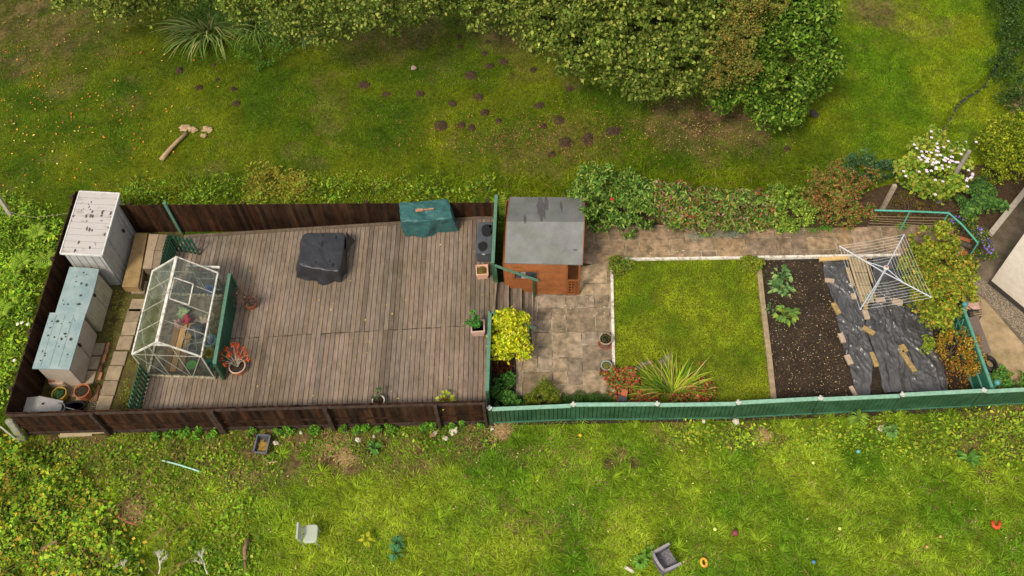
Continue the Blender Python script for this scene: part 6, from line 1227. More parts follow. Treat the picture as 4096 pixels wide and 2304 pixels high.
# fern & weed bank along the outside of the north fence
def region(n, poly, z=0): 
    xs = [p[0] for p in poly]; ys = [p[1] for p in poly]; X_ = rng.uniform(min(xs), max(xs), n); Y_ = rng.uniform(min(ys), max(ys), n); k = inpoly(X_, Y_, poly); return X_[k], Y_[k]
def bank(name, polypx, n, hmax, size, pal, aspect, label, cat='weeds', edge=1, thin=.45, inside=False):
    poly = [(p.x, p.y) for p in PX(polypx)]; x, y = region(n, poly); k = len(x)
    x = x+rng.standard_normal(k)*.16*edge; y = y+rng.standard_normal(k)*.16*edge; q = fbm(x, y, .8, 77)+.35*rng.random(k) > thin; q &= inside | ~inpoly(x, y, [(p[0], p[1]) for p in PLOT]); x, y = x[q], y[q]; k = len(x); cl = fbm(x, y, .7, 21); h = hmax*np.clip(cl*2.4-.75, .04, 1)*rng.random(k)**.7
    c = nrm(rng.standard_normal((k, 3))*.5+[0, 0, 1]); ax = nrm(np.cross(c, rng.standard_normal((k, 3)))); s = np.cross(c, ax); L = size*(.4+1.5*rng.random((k, 1))**2)*(.6+.9*fbm(x, y, 1.1, 88)[:, None]); W_ = L*aspect; p = np.stack([x, y, h], 1)
    v = np.stack([p-ax*L*.5, p+s*W_*.5, p+ax*L*.5-[0, 0, .01], p-s*W_*.5], 1).reshape(-1, 3); i = np.arange(k)[:, None]*4
    co = pick(pal, k, .2)*(.4+1.2*fbm(x, y, .6, 31)[:, None])*(.55+.6*np.clip(h/hmax, 0, 1))[:, None]**0+0; o = npmesh(name, v, np.concatenate([i+np.array([[0, 1, 2]]), i+np.array([[0, 2, 3]])]), np.repeat(co, 4, axis=0), leafmat()); return tag(o, label, cat, kind='stuff')
bank('weed_bank', [(480, 790), (480, 735), (760, 715), (1300, 715), (1990, 730), (2020, 830), (2025, 900), (1975, 830), (1300, 845), (490, 845)], 15000, .5, .085, [(.14, .26, .02), (.22, .35, .03), (.07, .13, .02), (.30, .38, .03)], .4, 'tangled green weeds along the outside of the north fence')
bank('bracken', [(990, 760), (1010, 700), (1120, 690), (1230, 715), (1230, 790), (1000, 805)], 5200, .5, .09, [(.30, .26, .03), (.40, .33, .05), (.18, .20, .02)], .3, 'yellowing bracken patch outside the north fence')
bank('weed_bank', [(-60, 820), (80, 790), (250, 900), (200, 1050), (140, 1200), (60, 1450), (20, 1620), (-60, 1650)], 18000, .4, .10, [(.18, .34, .02), (.27, .44, .03), (.09, .17, .02), (.36, .46, .04)], .45, 'bright green weeds and ferns left of the brown fence')
def fern(label, px, py, r, pal=((.22, .36, .03), (.30, .42, .05))):
    p = P(px, py, .0); t = empty('fern', p, label, 'fern', 'ferns'); b = MB(); R = random.Random(px)
    for i in range(9):
        a = i*.7+R.uniform(-.2, .2); d = Vector((math.cos(a), math.sin(a), 0)); s = Vector((-d.y, d.x, 0)); b.cur = R.choice(pal)
        for k in range(1, 12):
            f = k/12; c = p+d*r*f+Vector((0, 0, .15+.35*math.sin(f*2.3)*r)); w_ = r*.28*math.sin(min(1, f*1.15+.12)*3.0)
            for sg in (-1, 1): b.add([c-d*.018, c+s*w_*sg+d*.03-Vector((0, 0, .03)), c+d*.022], [(0, 1, 2)])
    b.build('fronds', leafmat(), t); return t
for x, y, r, l in ((200, 1060, .5, 'bright fern beside the middle of the left brown fence'), (100, 1060, .45, 'fern nearest the left edge, level with the grey metal shed'), (20, 1255, .5, 'yellow green fern at the left edge beside the white wildflowers'), (160, 945, .45, 'upper fern left of the brown fence'), (60, 1120, .4, 'small fern just below the one nearest the left edge'), (2010, 850, .6, 'fern in the gap between deck screen and brown shed')):
    fern(l, x, y, r)
for x, y, l in ((70, 1296, 'white wildflower head, left of the three by the left fence'), (88, 1290, 'white wildflower head in the middle of the three by the left fence'), (111, 1297, 'largest white wildflower head of the three by the left fence'), (57, 1441, 'lone cream wildflower head further down the left fence')):
    t = empty('wildflower', P(x, y, .0), l, 'flower', 'white wildflowers'); p = P(x, y, .55); b = MB(); vs, fs = lump(.05, .02, .4, 9, 5, x); b.add([p+q for q in vs], fs); b.build('flower_head', rc if False else mat('cream_flower', (.8, .75, .6)), t); b = MB(); b.tube([(p.x, p.y, 0), p], .006, 4); b.build('stem', MATS['green_stem'], t)
bank('moss_weeds', [(455, 1150), (520, 1160), (500, 1240), (440, 1400), (395, 1560), (370, 1650), (330, 1650), (400, 1500), (430, 1330)], 2600, .08, .05, [(.20, .24, .02), (.28, .26, .03), (.10, .13, .02), (.30, .20, .05)], .5, 'low mossy weeds in the narrow strip between the slabs and bricks', edge=.2, thin=.6, inside=True)
bank('moss_weeds', [(590, 1400), (575, 1500), (540, 1650), (470, 1650), (520, 1450)], 1500, .07, .05, [(.20, .24, .02), (.26, .26, .03), (.10, .13, .02), (.26, .16, .04)], .5, 'mossy weeds between the paving slabs and the green picket fence', edge=.2, thin=.6, inside=True)
bank('gravel', [(390, 1550), (420, 1560), (395, 1650), (330, 1655), (345, 1610)], 1800, .02, .035, [(.45, .36, .26), (.55, .48, .40), (.22, .16, .11), (.40, .24, .15)], .8, 'pale gravel in the lower corner of the yard', 'gravel', edge=.15, thin=.3, inside=True)
# bramble thicket bottom left
def bpoly(px): return [(p.x, p.y) for p in PX(px)]
bank('bramble_thicket', [(-80, 1760), (120, 1820), (300, 1880), (400, 1990), (520, 2150), (560, 2250), (600, 2400), (-120, 2400)], 46000, .7, .08, [(.22, .38, .02), (.34, .50, .03), (.10, .19, .015), (.44, .52, .05), (.28, .44, .03), (.14, .26, .03), (.07, .13, .02), (.50, .34, .04)], .7, 'sprawling green bramble thicket in the lower left corner')
bank('ground_weeds', [(100, 1780), (500, 1790), (900, 1830), (1100, 1900), (1000, 2050), (1050, 2330), (700, 2400), (600, 2100), (400, 1900)], 9000, .22, .075, [(.18, .32, .03), (.27, .40, .03), (.09, .17, .02), (.32, .32, .05), (.22, .36, .02)], .6, 'patchy leafy weeds on the rough ground below the brown fence')
bank('ground_weeds', [(100, 1745), (1000, 1738), (1980, 1712), (1990, 1790), (1500, 1850), (1000, 1900), (500, 1850), (100, 1800)], 8000, .14, .07, [(.16, .30, .02), (.26, .38, .03), (.10, .17, .02), (.34, .30, .06), (.28, .17, .07)], .55, 'thin weeds and litter along the foot of the brown fence', edge=.6, thin=.62)
bank('ground_weeds', [(2650, 1700), (3000, 1720), (3400, 1690), (4200, 1640), (4200, 1860), (3800, 1850), (3400, 1800), (3000, 1800), (2700, 1790)], 12000, .2, .07, [(.22, .36, .03), (.32, .44, .03), (.12, .20, .02), (.40, .42, .04)], .55, 'patchy leafy weeds outside the green fence')
for i, (x, y, r) in enumerate(((620, 1745, 30), (680, 1735, 34), (735, 1730, 34), (780, 1745, 28), (800, 1722, 26), (850, 1738, 26), (1010, 1730, 24), (1110, 1727, 24), (1155, 1724, 28), (1255, 1722, 30), (1380, 1716, 24), (1425, 1722, 24), (1462, 1712, 20), (1510, 1717, 24), (1562, 1714, 28), (1700, 1706, 26), (1732, 1706, 18), (1850, 1692, 16), (1812, 1704, 12), (1925, 1702, 14))):
    t = shrub('weed', f'bright green weed clump, {["first", "second", "third", "fourth", "fifth", "sixth", "seventh", "eighth", "ninth", "tenth", "eleventh", "twelfth", "thirteenth", "fourteenth", "fifteenth", "sixteenth", "seventeenth", "eighteenth", "nineteenth", "twentieth"][sorted([620, 680, 735, 780, 800, 850, 1010, 1110, 1155, 1255, 1380, 1425, 1462, 1510, 1562, 1700, 1732, 1850, 1812, 1925]).index(x)]} from the left at the foot of the brown fence', 'weed', [blob(x+(x*7%11-5), y+(x*5%9-4), .10, r*(.5+(x*13%10)/22), .14, r*(.35+(x*3%10)/25)), blob(x+(x*3%17-8)*1.6, y+6, .05, r*.45, .08, r*.35)], int(r*10), .08, [(.10, .28, .02), (.16, .36, .03), (.06, .16, .02), (.2, .34, .04)], .42, stems=3, group='weeds at the foot of the south fence', up=.7)
b = MB(); R = random.Random(33)
for i in range(90):
    c = P(R.uniform(0, 800), R.uniform(1900, 2300), R.uniform(.15, .5)); a = R.uniform(0, 6.3); L_ = R.uniform(.15, .45); d = Vector((math.cos(a)*L_, math.sin(a)*L_, R.uniform(-.1, .1))); b.tube([c-d, c+Vector((0, 0, .08)), c+d], .008, 3, .004)
tag(b.build('bramble_stems', mat('bramble_stem', (.30, .14, .08), (.2, .1, .05))), 'thin reddish bare bramble stems over the thicket', 'stems', kind='stuff')
def dock(l, x, y, n=18, r=.25, pal=((.12, .28, .04), (.18, .34, .06)), L=.28, W=.1): return rosette('weed', l, x, y, n, r*.3, list(pal), L=L, W=W, z=.02, cat='weed')
dock('broad leaved dock rosette near the green fence, left of the flat one', 3425, 1683, 22, L=.26, W=.06, pal=((.20, .32, .05), (.28, .4, .06)))
dock('broad leaved dock plant at the far right below the green fence', 3865, 1850, 14, pal=((.10, .24, .04), (.16, .32, .05)), L=.3, W=.13)
dock('bluish green nettle like weed in the grass right of the office chair', 1590, 2180, 22, pal=((.07, .20, .08), (.10, .26, .10)), L=.16, W=.09)
dock('bluish green weed just below the first one right of the office chair', 1585, 2225, 16, pal=((.07, .20, .08), (.10, .26, .10)), L=.14, W=.08)
dock('yellow leafy weed in the grass right of the office chair', 1470, 2170, 18, pal=((.42, .44, .03), (.5, .5, .04)), L=.16, W=.09)
dock('light green weed beside the wicker armchair', 2560, 2255, 20, pal=((.14, .30, .04), (.18, .36, .05)), L=.15, W=.1)
dock('leafy green weed left of the wicker armchair', 2590, 2215, 14, pal=((.14, .30, .04), (.2, .38, .05)), L=.13, W=.09)
dock('pale leafy weed close outside the green fence', 3560, 1735, 22, pal=((.14, .28, .07), (.2, .34, .08)), L=.16, W=.1)
dock('leafy weed left of the white stones below the fence', 1500, 1800, 18, pal=((.10, .26, .05), (.14, .3, .06)), L=.15, W=.08)
# ------------------------------------------------------------------ grass
lm = leafmat('grass_blade', .35, .6)
def mask_out(x, y):
    k = ~inpoly(x, y, [(p[0], p[1]) for p in PLOT]); k &= ~inpoly(x, y, [(p[0], p[1]) for p in DRV]); return k
def gheight(x, y): return np.minimum((fbm(x, y, 1.2, 4)-.5)*.09-.05, 0)
def grass(label, box_, n, Lr, Wd, cfun, thin=1.0, lean=(.2, 1.0), seg=2, curl=.5):
    x = rng.uniform(box_[0], box_[1], n); y = rng.uniform(box_[2], box_[3], n); k = mask_out(x, y); x, y = x[k], y[k]
    d = dirtf(x, y); k = rng.random(len(x)) > d*1.15*thin
    tt_ = (x-DA.x)*dv[0]+(y-DA.y)*dv[1]; k &= ~((np.abs(-(x-DA.x)*dv[1]+(y-DA.y)*dv[0]) < .12) & (tt_ > 0) & (tt_ < dl))
    x, y, d = x[k], y[k], d[k]; m_ = len(x)
    cl = fbm(x, y, .55, 41); L = rng.uniform(Lr[0], Lr[1], m_)*(.5+1.1*cl); fl = vnoise(x, y, .9, 50)*12
    c = cfun(x, y); c = np.clip(c*(.6+.85*rng.random((m_, 1)))*(.45+1.2*fbm(x, y, .35, 44)[:, None]), 0, 1)
    dry = rng.random(m_) < .05+d*.35+.12*(vnoise(x, y, .45, 81) > .72); c[dry] = pick([(.36, .27, .10), (.28, .18, .07)], dry.sum())
    ang = fl+rng.standard_normal(m_)*.9
    o = blades('grass', np.stack([x, y, gheight(x, y)-.01], 1), L, np.full(m_, Wd)*rng.uniform(.6, 1.3, m_), rng.uniform(lean[0], lean[1], m_), ang, c, m=lm, seg=seg, curl=curl); return tag(o, label, 'grass', kind='stuff')
X0, X1 = P(0, 300).x-2.5, P(4096, 300).x+2.5
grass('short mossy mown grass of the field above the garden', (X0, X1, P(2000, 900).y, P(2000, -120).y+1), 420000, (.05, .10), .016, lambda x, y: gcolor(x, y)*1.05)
xs0, xs1 = P(0, 1700).x-2, P(4096, 1700).x+2
grass('longer bright grass of the field below the fences', (xs0, xs1, P(2000, 2304).y-1.2, GFb[0].y+1.4), 200000, (.08, .17), .022, lambda x, y: gcolor(x, y)*1.05, seg=3, lean=(.3, 1.1))
# tussocks
nt_ = 900; tx_ = rng.uniform(xs0, xs1, nt_); ty_ = rng.uniform(P(2000, 2304).y-1, GFb[0].y-.3, nt_); k = rng.random(nt_) > dirtf(tx_, ty_)*1.3; tx_, ty_ = tx_[k], ty_[k]
rr = rng.uniform(.5, 1.0, len(tx_)); nb = 60; bx_ = np.repeat(tx_, nb); by_ = np.repeat(ty_, nb); rr = np.repeat(rr, nb); m_ = len(bx_); an = rng.random(m_)*6.283; r_ = rng.random(m_)*.10
sway = np.repeat(rng.random(len(tx_))*6.283, nb); an = an+.9*np.sin(sway-an)
c = gcolor(bx_, by_)*np.repeat(rng.uniform(.8, 1.25, len(tx_)), nb)[:, None]*(.5+1.0*rng.random((m_, 1)))
tag(blades('grass_tussocks', np.stack([bx_+np.cos(an)*r_, by_+np.sin(an)*r_, gheight(bx_, by_)-.01], 1), rng.uniform(.16, .36, m_)*rr, np.full(m_, .024), rng.uniform(.25, 1.0, m_), an, np.clip(c, 0, 1), m=lm, seg=3, curl=.7), 'tufted grass tussocks across the lower field', 'grass', kind='stuff')
# rougher uncut grass along the outside of the north fence and hedge
nq = 30000; poly = [(p.x, p.y) for p in PX([(480, 790), (480, 730), (760, 712), (1300, 705), (2240, 720), (2330, 640), (2900, 690), (3400, 640), (3400, 770), (2700, 790), (2330, 820), (1975, 830), (1300, 845), (490, 845)])]
x, y = region(nq, poly); q = ~inpoly(x, y, [(p[0], p[1]) for p in PLOT]); x, y = x[q], y[q]; m_ = len(x); an = vnoise(x, y, .5, 71)*14+rng.standard_normal(m_)*.6
c = gcolor(x, y)*1.25*(.4+1.0*rng.random((m_, 1)))*(.5+1.0*fbm(x, y, .4, 73)[:, None]); dry = rng.random(m_) < .06; c[dry] = pick([(.40, .30, .10), (.30, .20, .06)], dry.sum())
tag(blades('long_grass', np.stack([x, y, gheight(x, y)-.01], 1), rng.uniform(.12, .42, m_)*(.5+.9*fbm(x, y, .7, 74)), np.full(m_, .022), rng.uniform(.2, 1.1, m_), an, np.clip(c, 0, 1), m=lm, seg=3, curl=.7), 'long uncut grass along the outside of the north fence and hedge', 'grass', kind='stuff')
# lawn
def lawngrass():
    n = 60000; x, y = region(n, [(p[0], p[1]) for p in LAWN]); m_ = len(x); nn = fbm(x, y, 1.0, 61)[:, None]; nn = np.clip((nn-.3)*2.5, 0, 1)
    cc_ = np.array([.125, .24, .006])*(1-nn)+np.array([.32, .39, .014])*nn; dk = np.clip(1-np.abs(x-P(2700, 1480).x)/3, 0, 1)*np.clip((P(2700, 1440).y-y)/.8, 0, 1)
    cc_ = cc_*(.6+.8*rng.random((m_, 1)))*(.4+1.2*fbm(x, y, .22, 63)[:, None]); dry = rng.random(m_) < .05+.15*(dk); cc_[dry] = pick([(.34, .22, .08), (.24, .16, .05)], dry.sum())
    tag(blades('grass', np.stack([x, y, np.full(m_, -.005)], 1), rng.uniform(.04, .08, m_), np.full(m_, .014), rng.uniform(.2, 1, m_), rng.random(m_)*6.28, cc_, m=lm, seg=2), 'short bright grass of the small rectangular lawn', 'grass', kind='stuff')
lawngrass()
# dry grass heaps
for (x, y, r, l) in ((535, 2040, .45, 'pale straw patch beside the tussock in the lower left weeds'), (1345, 1780, .45, 'dry brown grass heap below the brown fence'), (2005, 1720, .35, 'dry straw patch where the brown and green fences meet'), (1385, 1830, .3, 'small dry grass heap below the larger one'), (3050, 1745, .25, 'dry tuft outside the green fence')):
    p = P(x, y, .02); n = 260; an = rng.random(n)*6.28; pos = np.stack([p.x+rng.standard_normal(n)*r*.4, p.y+rng.standard_normal(n)*r*.35, np.full(n, .0)], 1)
    tag(blades('dry_grass', pos, rng.uniform(.12, .3, n), np.full(n, .012), rng.uniform(.9, 1.5, n), an, pick([(.50, .33, .16), (.40, .25, .12), (.6, .42, .2)], n, .15), m=lm, seg=3), l, 'dry grass', 'dry grass patches')
# fallen leaves on the north field
def litter_px(n, fx, fy): 
    a = np.array([P(fx(), fy(), .0)[:] for _ in range(n)]); a[:, 2] = gheight(a[:, 0], a[:, 1])+.045; k = mask_out(a[:, 0], a[:, 1]); return a[k]
OR = [(.62, .22, .03), (.70, .34, .05), (.45, .12, .03), (.6, .45, .12), (.3, .1, .04)]
R = random.Random(21)
litter('fallen_leaves', litter_px(330, lambda: abs(R.gauss(0, 420)), lambda: R.gauss(430, 200)), .085, OR, 'orange fallen leaves scattered over the grass at the upper left', .01)
litter('fallen_leaves', litter_px(1300, lambda: R.gauss(2150, 300), lambda: R.gauss(540, 70)), .05, [(.40, .14, .06), (.28, .10, .05), (.5, .25, .10), (.16, .07, .04)], 'small russet leaves among the molehills', .01)
litter('fallen_leaves', litter_px(700, lambda: R.gauss(2800, 160), lambda: R.gauss(500, 70)), .05, [(.36, .20, .10), (.28, .14, .07), (.5, .32, .12)], 'dry leaves under the alder and laurel trees', .01)
litter('fallen_leaves', litter_px(420, lambda: R.uniform(0, 4096), lambda: R.uniform(1780, 2300)), .05, [(.55, .40, .20), (.4, .2, .08), (.62, .55, .2), (.45, .3, .2)], 'sparse tan leaves in the lower grass', .03)
dl_ = litter_px(1, lambda: 0, lambda: 0)
dk_ = np.array([P(R.uniform(960, 1930), R.uniform(920, 1620), DZ)[:] for _ in range(46)]); litter('fallen_leaves', dk_, .06, [(.55, .42, .05), (.6, .5, .1), (.45, .25, .08)], 'a few yellow leaves lying on the deck boards', .006)
litter('lichen_spots', np.array([P(R.uniform(2140, 2440), R.uniform(1180, 1300), .04)[:] for _ in range(40)]+[P(R.uniform(2600, 3580), R.gauss(1005, 14), .045)[:] for _ in range(110)]), .035, [(.62, .56, .38), (.7, .64, .5)], 'pale lichen spots on the flagstones', .003, 'lichen')
# molehills
mh = [(718, 279, 1), (795, 348, 1), (856, 257, .6), (869, 317, .6), (933, 353, .7), (944, 411, 1.1), (1455, 337, 1.5), (1544, 373, 1), (1679, 373, 1.3), (1809, 411, 1), (1914, 385, 1.2), (1883, 298, 1.6), (1938, 213, 1), (1961, 262, 1), (2012, 243, 1.1), (1938, 447, 1.1), (1762, 500, 1.6), (1839, 185, .9), (1834, 143, .9), (1845, 497, .9), (1885, 508, 1), (1996, 480, .8), (1950, 166, .8), (2135, 276, .9), (2157, 420, 1.1), (2235, 480, 1.5), (2176, 502, .8), (2262, 565, 1.6), (2353, 555, 1.8), (2453, 524, 1.7), (2279, 353, .9), (2798, 701, .9), (2207, 613, .9), (3149, 593, .9)]
mh.sort(); OW = 'first second third fourth fifth sixth seventh eighth ninth tenth eleventh twelfth thirteenth fourteenth fifteenth sixteenth seventeenth eighteenth nineteenth twentieth'.split(); OW += ['twenty-'+o for o in OW[:9]]+['thirtieth']+['thirty-'+o for o in OW[:9]]
mhm = mat('mole_soil', (.090, .054, .024), (.024, .016, .009), scale=16, rough=1, bump=.9, bscale=60, detail=10)
for i, (x, y, s) in enumerate(mh):
    p = P(x, y, 0); b = MB(); R = random.Random(i*3+1); n = 26; vs = [Vector((p.x, p.y, .03+.035*s))]; rings = 7
    for j in range(1, rings+1):
        for k in range(n):
            a = k*2*math.pi/n; rad = .145*s*j/rings*(1+.42*mnoise.noise(Vector((math.cos(a)*1.4+i*7, math.sin(a)*1.4, .3)))); f = 1-j/rings; vs.append(Vector((p.x+math.cos(a)*rad*1.1, p.y+math.sin(a)*rad, -.06+(.09+.035*s)*f**.6+.05*mnoise.noise(Vector((math.cos(a)*j*1.3, math.sin(a)*j*1.3, i)))*(1 if j < rings else 0))))
    fs = [(0, 1+k, 1+(k+1) % n) for k in range(n)]+[(1+(j-1)*n+k, 1+j*n+k, 1+j*n+(k+1) % n, 1+(j-1)*n+(k+1) % n) for j in range(1, rings) for k in range(n)]
    b.add(vs, fs); tag(b.build('molehill', mhm, smooth=False), f'{"broad" if s > 1.3 else "small" if s < 1 else "dark"} crumbly molehill, {OW[i]} from the left in the upper field', 'molehill', 'molehills in the upper field')
# concrete pile / dug log
b = MB(); q = [P(645, 640, .03), P(672, 606, .045), P(705, 570, .035), P(745, 533, .04)]; b.tube(q, .085, 10, .06); lg_ = b.build('log', mat('pale_log', (.45, .31, .17), (.30, .2, .11), bump=.5, scale=9), smooth=True); tag(lg_, 'pale straight log lying in the upper left grass', 'log')
for i, (x, y, r, l) in enumerate(((742, 512, .17, 'pale rotten stump at the end of the straight log'), (770, 518, .13, 'sandy crumbled stump piece in the middle of the group'), (828, 518, .15, 'round pale stump right of the log'), (815, 542, .09, 'small low stump fragment below the round one'))):
    p = P(x, y, .03); vs, fs = lump(r, .07, .45, 22, 9, i*4+2, 1.15, .85); b = MB(); b.add([p+v for v in vs], fs); tag(b.build('tree_stump', MATS['pale_log']), l, 'stump', 'stump remains in the upper grass')
b = MB(); p = P(1655, 272, .05); vs, fs = lump(.10, .07, .4, 10, 6, 2); b.add([p+v for v in vs], fs); tag(b.build('stone', mat('pink_stone', (.42, .30, .22), (.3, .2, .15))), 'pale pinkish stone in the upper field below the trees', 'stone')
b = MB(); p = P(3254, 455, .05); vs, fs = lump(.14, .08, .6, 9, 5, 7); b.add([p+v for v in vs], fs); tag(b.build('stone', mat('dark_stone', (.05, .04, .035))), 'dark angular stone at the right foot of the laurel', 'stone')
# ------------------------------------------------------------------ objects in the lower field
cr = empty('plastic_crate', P(1050, 1775, 0), 'open dark grey crate full of straw in the grass below the fence', 'crate'); A, B, C_, D_ = [P(x, y, .22) for x, y in ((1030, 1739), (1080, 1742), (1064, 1812), (1013, 1808))]; cn = (A+B+C_+D_)/4
b = MB(); Q = [A, B, C_, D_]; lo = [cn+(p-cn)*.82 for p in Q]
for i in range(4):
    p, q = Q[i], Q[(i+1) % 4]; p2, q2 = lo[i], lo[(i+1) % 4]; n_ = (cn-(p+q)/2); n_.z = 0; n_.normalize(); n_ *= .014
    b.prism([Vector((p2.x, p2.y, .01)), Vector((q2.x, q2.y, .01)), Vector((q2.x, q2.y, .01))+n_, Vector((p2.x, p2.y, .01))+n_], [p, q, q+n_, p+n_])
b.slab([(p.x, p.y) for p in lo], .0, .02); b.build('tub', mat('grey_crate', (.07, .08, .095), (.05, .055, .065), rough=.45), cr)
b = MB()
for i in range(4): b.beam(Q[i], Q[(i+1) % 4], .04, .022)
b.build('rim', mat('crate_rim', (.13, .14, .16), rough=.4), cr)
n = 160; an = rng.random(n)*6.28; tag(blades('straw', np.stack([cn.x+rng.uniform(-.11, .11, n), cn.y+rng.uniform(-.19, .12, n), np.full(n, .07)], 1), rng.uniform(.1, .22, n), np.full(n, .014), rng.uniform(1.0, 1.5, n), an, pick([(.55, .36, .08), (.45, .28, .06), (.6, .42, .15)], n), m=lm), 'tan straw lying in the open grey crate', 'straw', kind='stuff')
stn = mat('white_stone', (.58, .52, .42), (.42, .37, .29), bump=.4, scale=10)
for i, (x, y, w_, h_, rz, l) in enumerate(((1816, 1722, .26, .2, .1, 'largest white slab fragment below the fence'), (1782, 1753, .13, .12, 0, 'small pale stone left of and below the largest fragment'), (1737, 1736, .14, .10, .3, 'buff stone left of the largest fragment'), (1431, 1759, .12, .14, .1, 'pale square stone in the middle below the fence'), (1496, 1746, .07, .09, 0, 'tiny white stone right of the pale square one'), (1103, 1772, .12, .13, .2, 'white stone just right of the grey crate'), (1204, 1730, .08, .09, 0, 'small white stone near the weeds right of the crate'), (1968, 1716, .09, .08, .5, 'thin white shard near the fence junction'), (2945, 1685, .16, .2, 0, 'pinkish stone at the foot of the green fence'), (2815, 1685, .10, .09, .4, 'tan stone outside the green fence'), (3526, 1712, .16, .14, .2, 'buff stone in the weeds outside the green fence'), (2518, 2278, .09, .24, .4, 'bone coloured long stone near the wicker armchair'))):
    b = MB(); p = P(x, y, .03); vs, fs = lump(w_*.62, .06, .35, 5 if w_ > .15 else 9, 5, i*2, 1, h_/w_); M = Matrix.Rotation(rz+.6, 3, 'Z'); b.add([p+M @ v for v in vs], fs); tag(b.build('stone', stn), l, 'stone', 'loose stones in the lower field')
b = MB(); b.tube([P(650, 1842, .08), P(720, 1860, .09), P(797, 1885, .08)], .022, 6); tag(b.build('garden_cane', mat('mint_paint', (.42, .68, .55), (.3, .55, .42))), 'pale mint green cane lying on the weeds below the fence', 'cane')
b = MB(); b.tube([P(1072, 1850, .04), P(1110, 1846, .04)], .015, 5); tag(b.build('stick', ptim), 'short tan stick near the grey crate', 'stick')
lgm = mat('brown_log', (.30, .17, .10), (.18, .10, .06), bump=.5, scale=10)
b = MB(); b.tube([P(990, 2155, .12), P(978, 2200, .12), P(980, 2240, .1)], .05, 8); b.tube([P(980, 2245, .1), P(982, 2290, .08)], .035, 8, .02); tag(b.build('log', lgm, smooth=True), 'short brown log standing out of the weeds at the bottom', 'log')
b = MB(); b.tube([P(165, 2198, .35), P(228, 2165, .35)], .04, 7); tag(b.build('log', lgm), 'short rusty log in the bramble thicket', 'log')
b = MB(); b.tube([P(470, 2068, .3), P(505, 2085, .32), P(545, 2100, .3)], .015, 5); b.tube([P(475, 2070, .3), P(470, 2045, .35)], .012, 5); tag(b.build('branch', mat('red_cane', (.40, .10, .08))), 'thin red bramble cane in the lower left', 'branch')
for j, (cx_, cy_, l) in enumerate(((635, 2300, 'bare white branched twig at the bottom edge, middle of the three'), (505, 2300, 'small bare white twig at the bottom edge, leftmost of the three'), (830, 2300, 'bare white twig at the bottom edge, rightmost of the three'))):
    b = MB(); R = random.Random(j+2); p = P(cx_, cy_-5, .45); s = (1.1, .7, 1.0)[j]
    def br(p, d, L, r, k):
        e = p+d*L; b.tube([p, p.lerp(e, .5)+Vector((R.uniform(-.03, .03), R.uniform(-.03, .03), 0)), e], r, 5, r*.6)
        if k: 
            for _ in range(3): br(p.lerp(e, R.uniform(.5, 1)), (d+Vector((R.uniform(-.8, .8), R.uniform(-.5, .6), R.uniform(-.2, .4)))).normalized(), L*.62, r*.6, k-1)
    br(p, Vector((R.uniform(-.2, .2), .6, .6)).normalized(), .34*s, .015, 4); tag(b.build('bare_branch', mat('bleached_wood', (.66, .60, .52), (.5, .45, .38))), l, 'branch', 'bare white twigs at the bottom')
# office chair lying in the grass
oc = empty('office_chair', P(1230, 2140, 0), 'pale green grey armless chair standing in the lower grass', 'chair'); pc = P(1243, 2135, .42); shell_ = mat('pale_green_seat', (.40, .43, .33), (.34, .37, .28), scale=30, rough=.8, bump=.3)
def rrect(c, w_, h_, r, z, rz=0, n=5):
    pts = []
    for qx, qy, a0 in ((1, 1, 0), (-1, 1, 90), (-1, -1, 180), (1, -1, 270)):
        for i in range(n+1): a = math.radians(a0+90*i/n); pts.append((qx*(w_/2-r)+math.cos(a)*r, qy*(h_/2-r)+math.sin(a)*r))
    M = Matrix.Rotation(rz, 2); return [(c.x+(M @ Vector(p)).x, c.y+(M @ Vector(p)).y, z) for p in pts]
b = MB(); b.prism(rrect(pc, .38, .50, .10, .40, -.03), rrect(pc, .35, .46, .09, .46, -.03)); b.build('seat', shell_, oc, bevel=.015)
bp_ = pc+Vector((-.27, -.01, 0)); b = MB(); lo = rrect(bp_+Vector((.04, 0, 0)), .05, .40, .024, .52, 0); hi_ = rrect(bp_+Vector((.0, 0, 0)), .05, .44, .024, .78, 0); b.prism(lo, hi_); b.build('backrest', shell_, oc, bevel=.01)
b = MB()
for sy in (-.2, .2): b.tube([(pc.x+.15, pc.y+sy, .0), (pc.x+.12, pc.y+sy, .39)], .013); b.tube([(pc.x-.22, pc.y+sy, .0), (pc.x-.24, pc.y+sy, .4), (bp_.x-.05, pc.y+sy*.8, .7)], .013)
b.tube([(pc.x-.24, pc.y-.2, .38), (pc.x-.24, pc.y+.2, .38)], .013); b.build('leg_frame', MATS['galvanised'], oc)
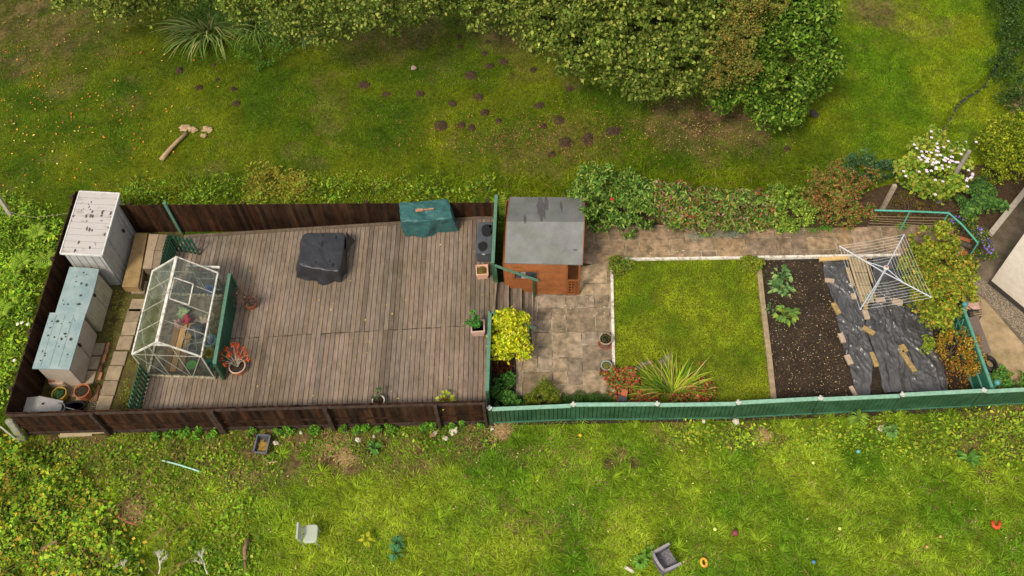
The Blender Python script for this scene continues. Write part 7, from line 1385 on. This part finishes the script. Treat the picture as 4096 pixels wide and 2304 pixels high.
# wicker armchair
wa_ = empty('armchair', P(2660, 2240, 0), 'grey woven plastic armchair standing in the grass at the bottom', 'armchair'); wg = mat('grey_weave', (.21, .19, .205), (.09, .08, .09), scale=26, rough=.6, bump=.9, bscale=60, lo=.4, hi=.6); wr_ = mat('grey_rim', (.30, .27, .28), (.24, .22, .23), rough=.5)
c0 = P(2662, 2240, .42); rz = math.radians(23); M = Matrix.Rotation(rz, 3, 'Z')
def wl_(x, y, z): return Vector((c0.x, c0.y, 0))+M @ Vector((x, y, 0))*.88+Vector((0, 0, z*.9))
b = MB(); b.prism([wl_(-.24, -.25, .36), wl_(.27, -.27, .36), wl_(.27, .27, .36), wl_(-.24, .25, .36)], [wl_(-.24, -.25, .41), wl_(.27, -.27, .41), wl_(.27, .27, .41), wl_(-.24, .25, .41)]); b.build('seat', wg, wa_)
def curve_(n=16):
    out = []
    for i in range(n+1):
        t = -1+2*i/n
        if abs(t) > .55: s = (abs(t)-.55)/.45; out.append((-.20+.48*s, math.copysign(.28+.02*s, t), .66-.02*s))
        else: out.append((-.20-.10*math.cos(t/.55*math.pi/2), .28*math.sin(t/.55*math.pi/2), .66+.16*math.cos(t/.55*math.pi/2)))
    return out
cv = curve_(); b = MB(); vs = []
for x, y, z in cv: vs += [wl_(x*.93, y*.93, .38), wl_(x*1.08, y*1.06, z)]
fs = [(2*i, 2*i+1, 2*i+3, 2*i+2) for i in range(len(cv)-1)]; b.add(vs, fs); o = b.build('back_and_sides', wg, wa_, smooth=True); s = o.modifiers.new('s', 'SOLIDIFY'); s.thickness = .02
b = MB()
for i in range(len(cv)-1): a_, c_ = cv[i], cv[i+1]; b.beam(wl_(a_[0]*1.08, a_[1]*1.06, a_[2]), wl_(c_[0]*1.08, c_[1]*1.06, c_[2]), .065, .02)
b.build('arm_rim', wr_, wa_)
b = MB()
b.prism([wl_(-.24, -.25, .06), wl_(.25, -.26, .06), wl_(.25, .26, .06), wl_(-.24, .25, .06)], [wl_(-.25, -.26, .355), wl_(.265, -.27, .355), wl_(.265, .27, .355), wl_(-.25, .26, .355)]); b.build('base', wg, wa_)
for x, y in ((-.21, -.22), (.23, -.24), (.23, .24), (-.21, .22)): b = MB(); b.tube([wl_(x, y, 0), wl_(x, y, .062)], .025, 8); b.build('leg', wr_, wa_)
# toys
def ball(label, x, y, r, m, cat='ball'): b = MB(); p = P(x, y, r+.02); b.lathe(p, [(max(.0005, r*math.sin(i*math.pi/10)), -r*math.cos(i*math.pi/10)) for i in range(11)], 16); return tag(b.build('ball', m, smooth=True), label, cat, 'balls in the lower grass')
ball('maroon ball in the lower grass right of the armchair', 2940, 2132, .085, mat('maroon_ball', (.22, .05, .06), (.14, .03, .04), rough=.5))
ball('turquoise ball in the grass near the right part of the green fence', 3433, 1806, .055, mat('turq_ball', (.14, .38, .38), rough=.4, bump=0))
ball('blue ball near the bottom edge at the right', 3255, 2248, .05, mat('blue_ball', (.07, .22, .34), rough=.4, bump=0))
lb_ = mat('lime_ball', (.60, .66, .16), (.5, .56, .12), rough=.6)
ball('pale lime ball just left of the maroon ball', 2860, 2117, .05, lb_); ball('pale lime ball highest up the grass, right of centre', 3253, 1851, .045, lb_); ball('pale lime ball midway down the right of the lower grass', 3359, 2114, .045, lb_)
ball('orange tan ball in the grass left of the red arch toy', 3762, 2146, .04, mat('tan_ball', (.55, .30, .12), rough=.6)); ball('small peach ball near the bottom right', 3708, 2187, .04, mat('peach_ball', (.6, .32, .15), rough=.6))
ball('tiny yellow ball close outside the green fence', 2321, 1741, .05, mat('yellow_ball', (.65, .45, .02), rough=.5))
redt = mat('red_orange_plastic', (.65, .08, .03), (.5, .06, .02), rough=.4, bump=0)
b = MB(); b.tube([P(x, y, .06) for x, y in ((3971, 2084), (3974, 2104), (3985, 2112), (3997, 2106), (3998, 2086))], .05, 8); tag(b.build('toy_arch', redt, smooth=True), 'red orange U-shaped toy in the lower right grass', 'toy')
b = MB(); p = P(2815, 2250, .05); b.tube([(p.x+math.cos(a)*.07, p.y+math.sin(a)*.10, .06) for a in [i*2*math.pi/14 for i in range(15)]], .035, 8); tag(b.build('toy_ring', mat('orange_yellow_plastic', (.65, .22, .03), (.7, .45, .05), scale=9, rough=.4, bump=0), smooth=True), 'orange ring toy right of the grey armchair', 'toy')
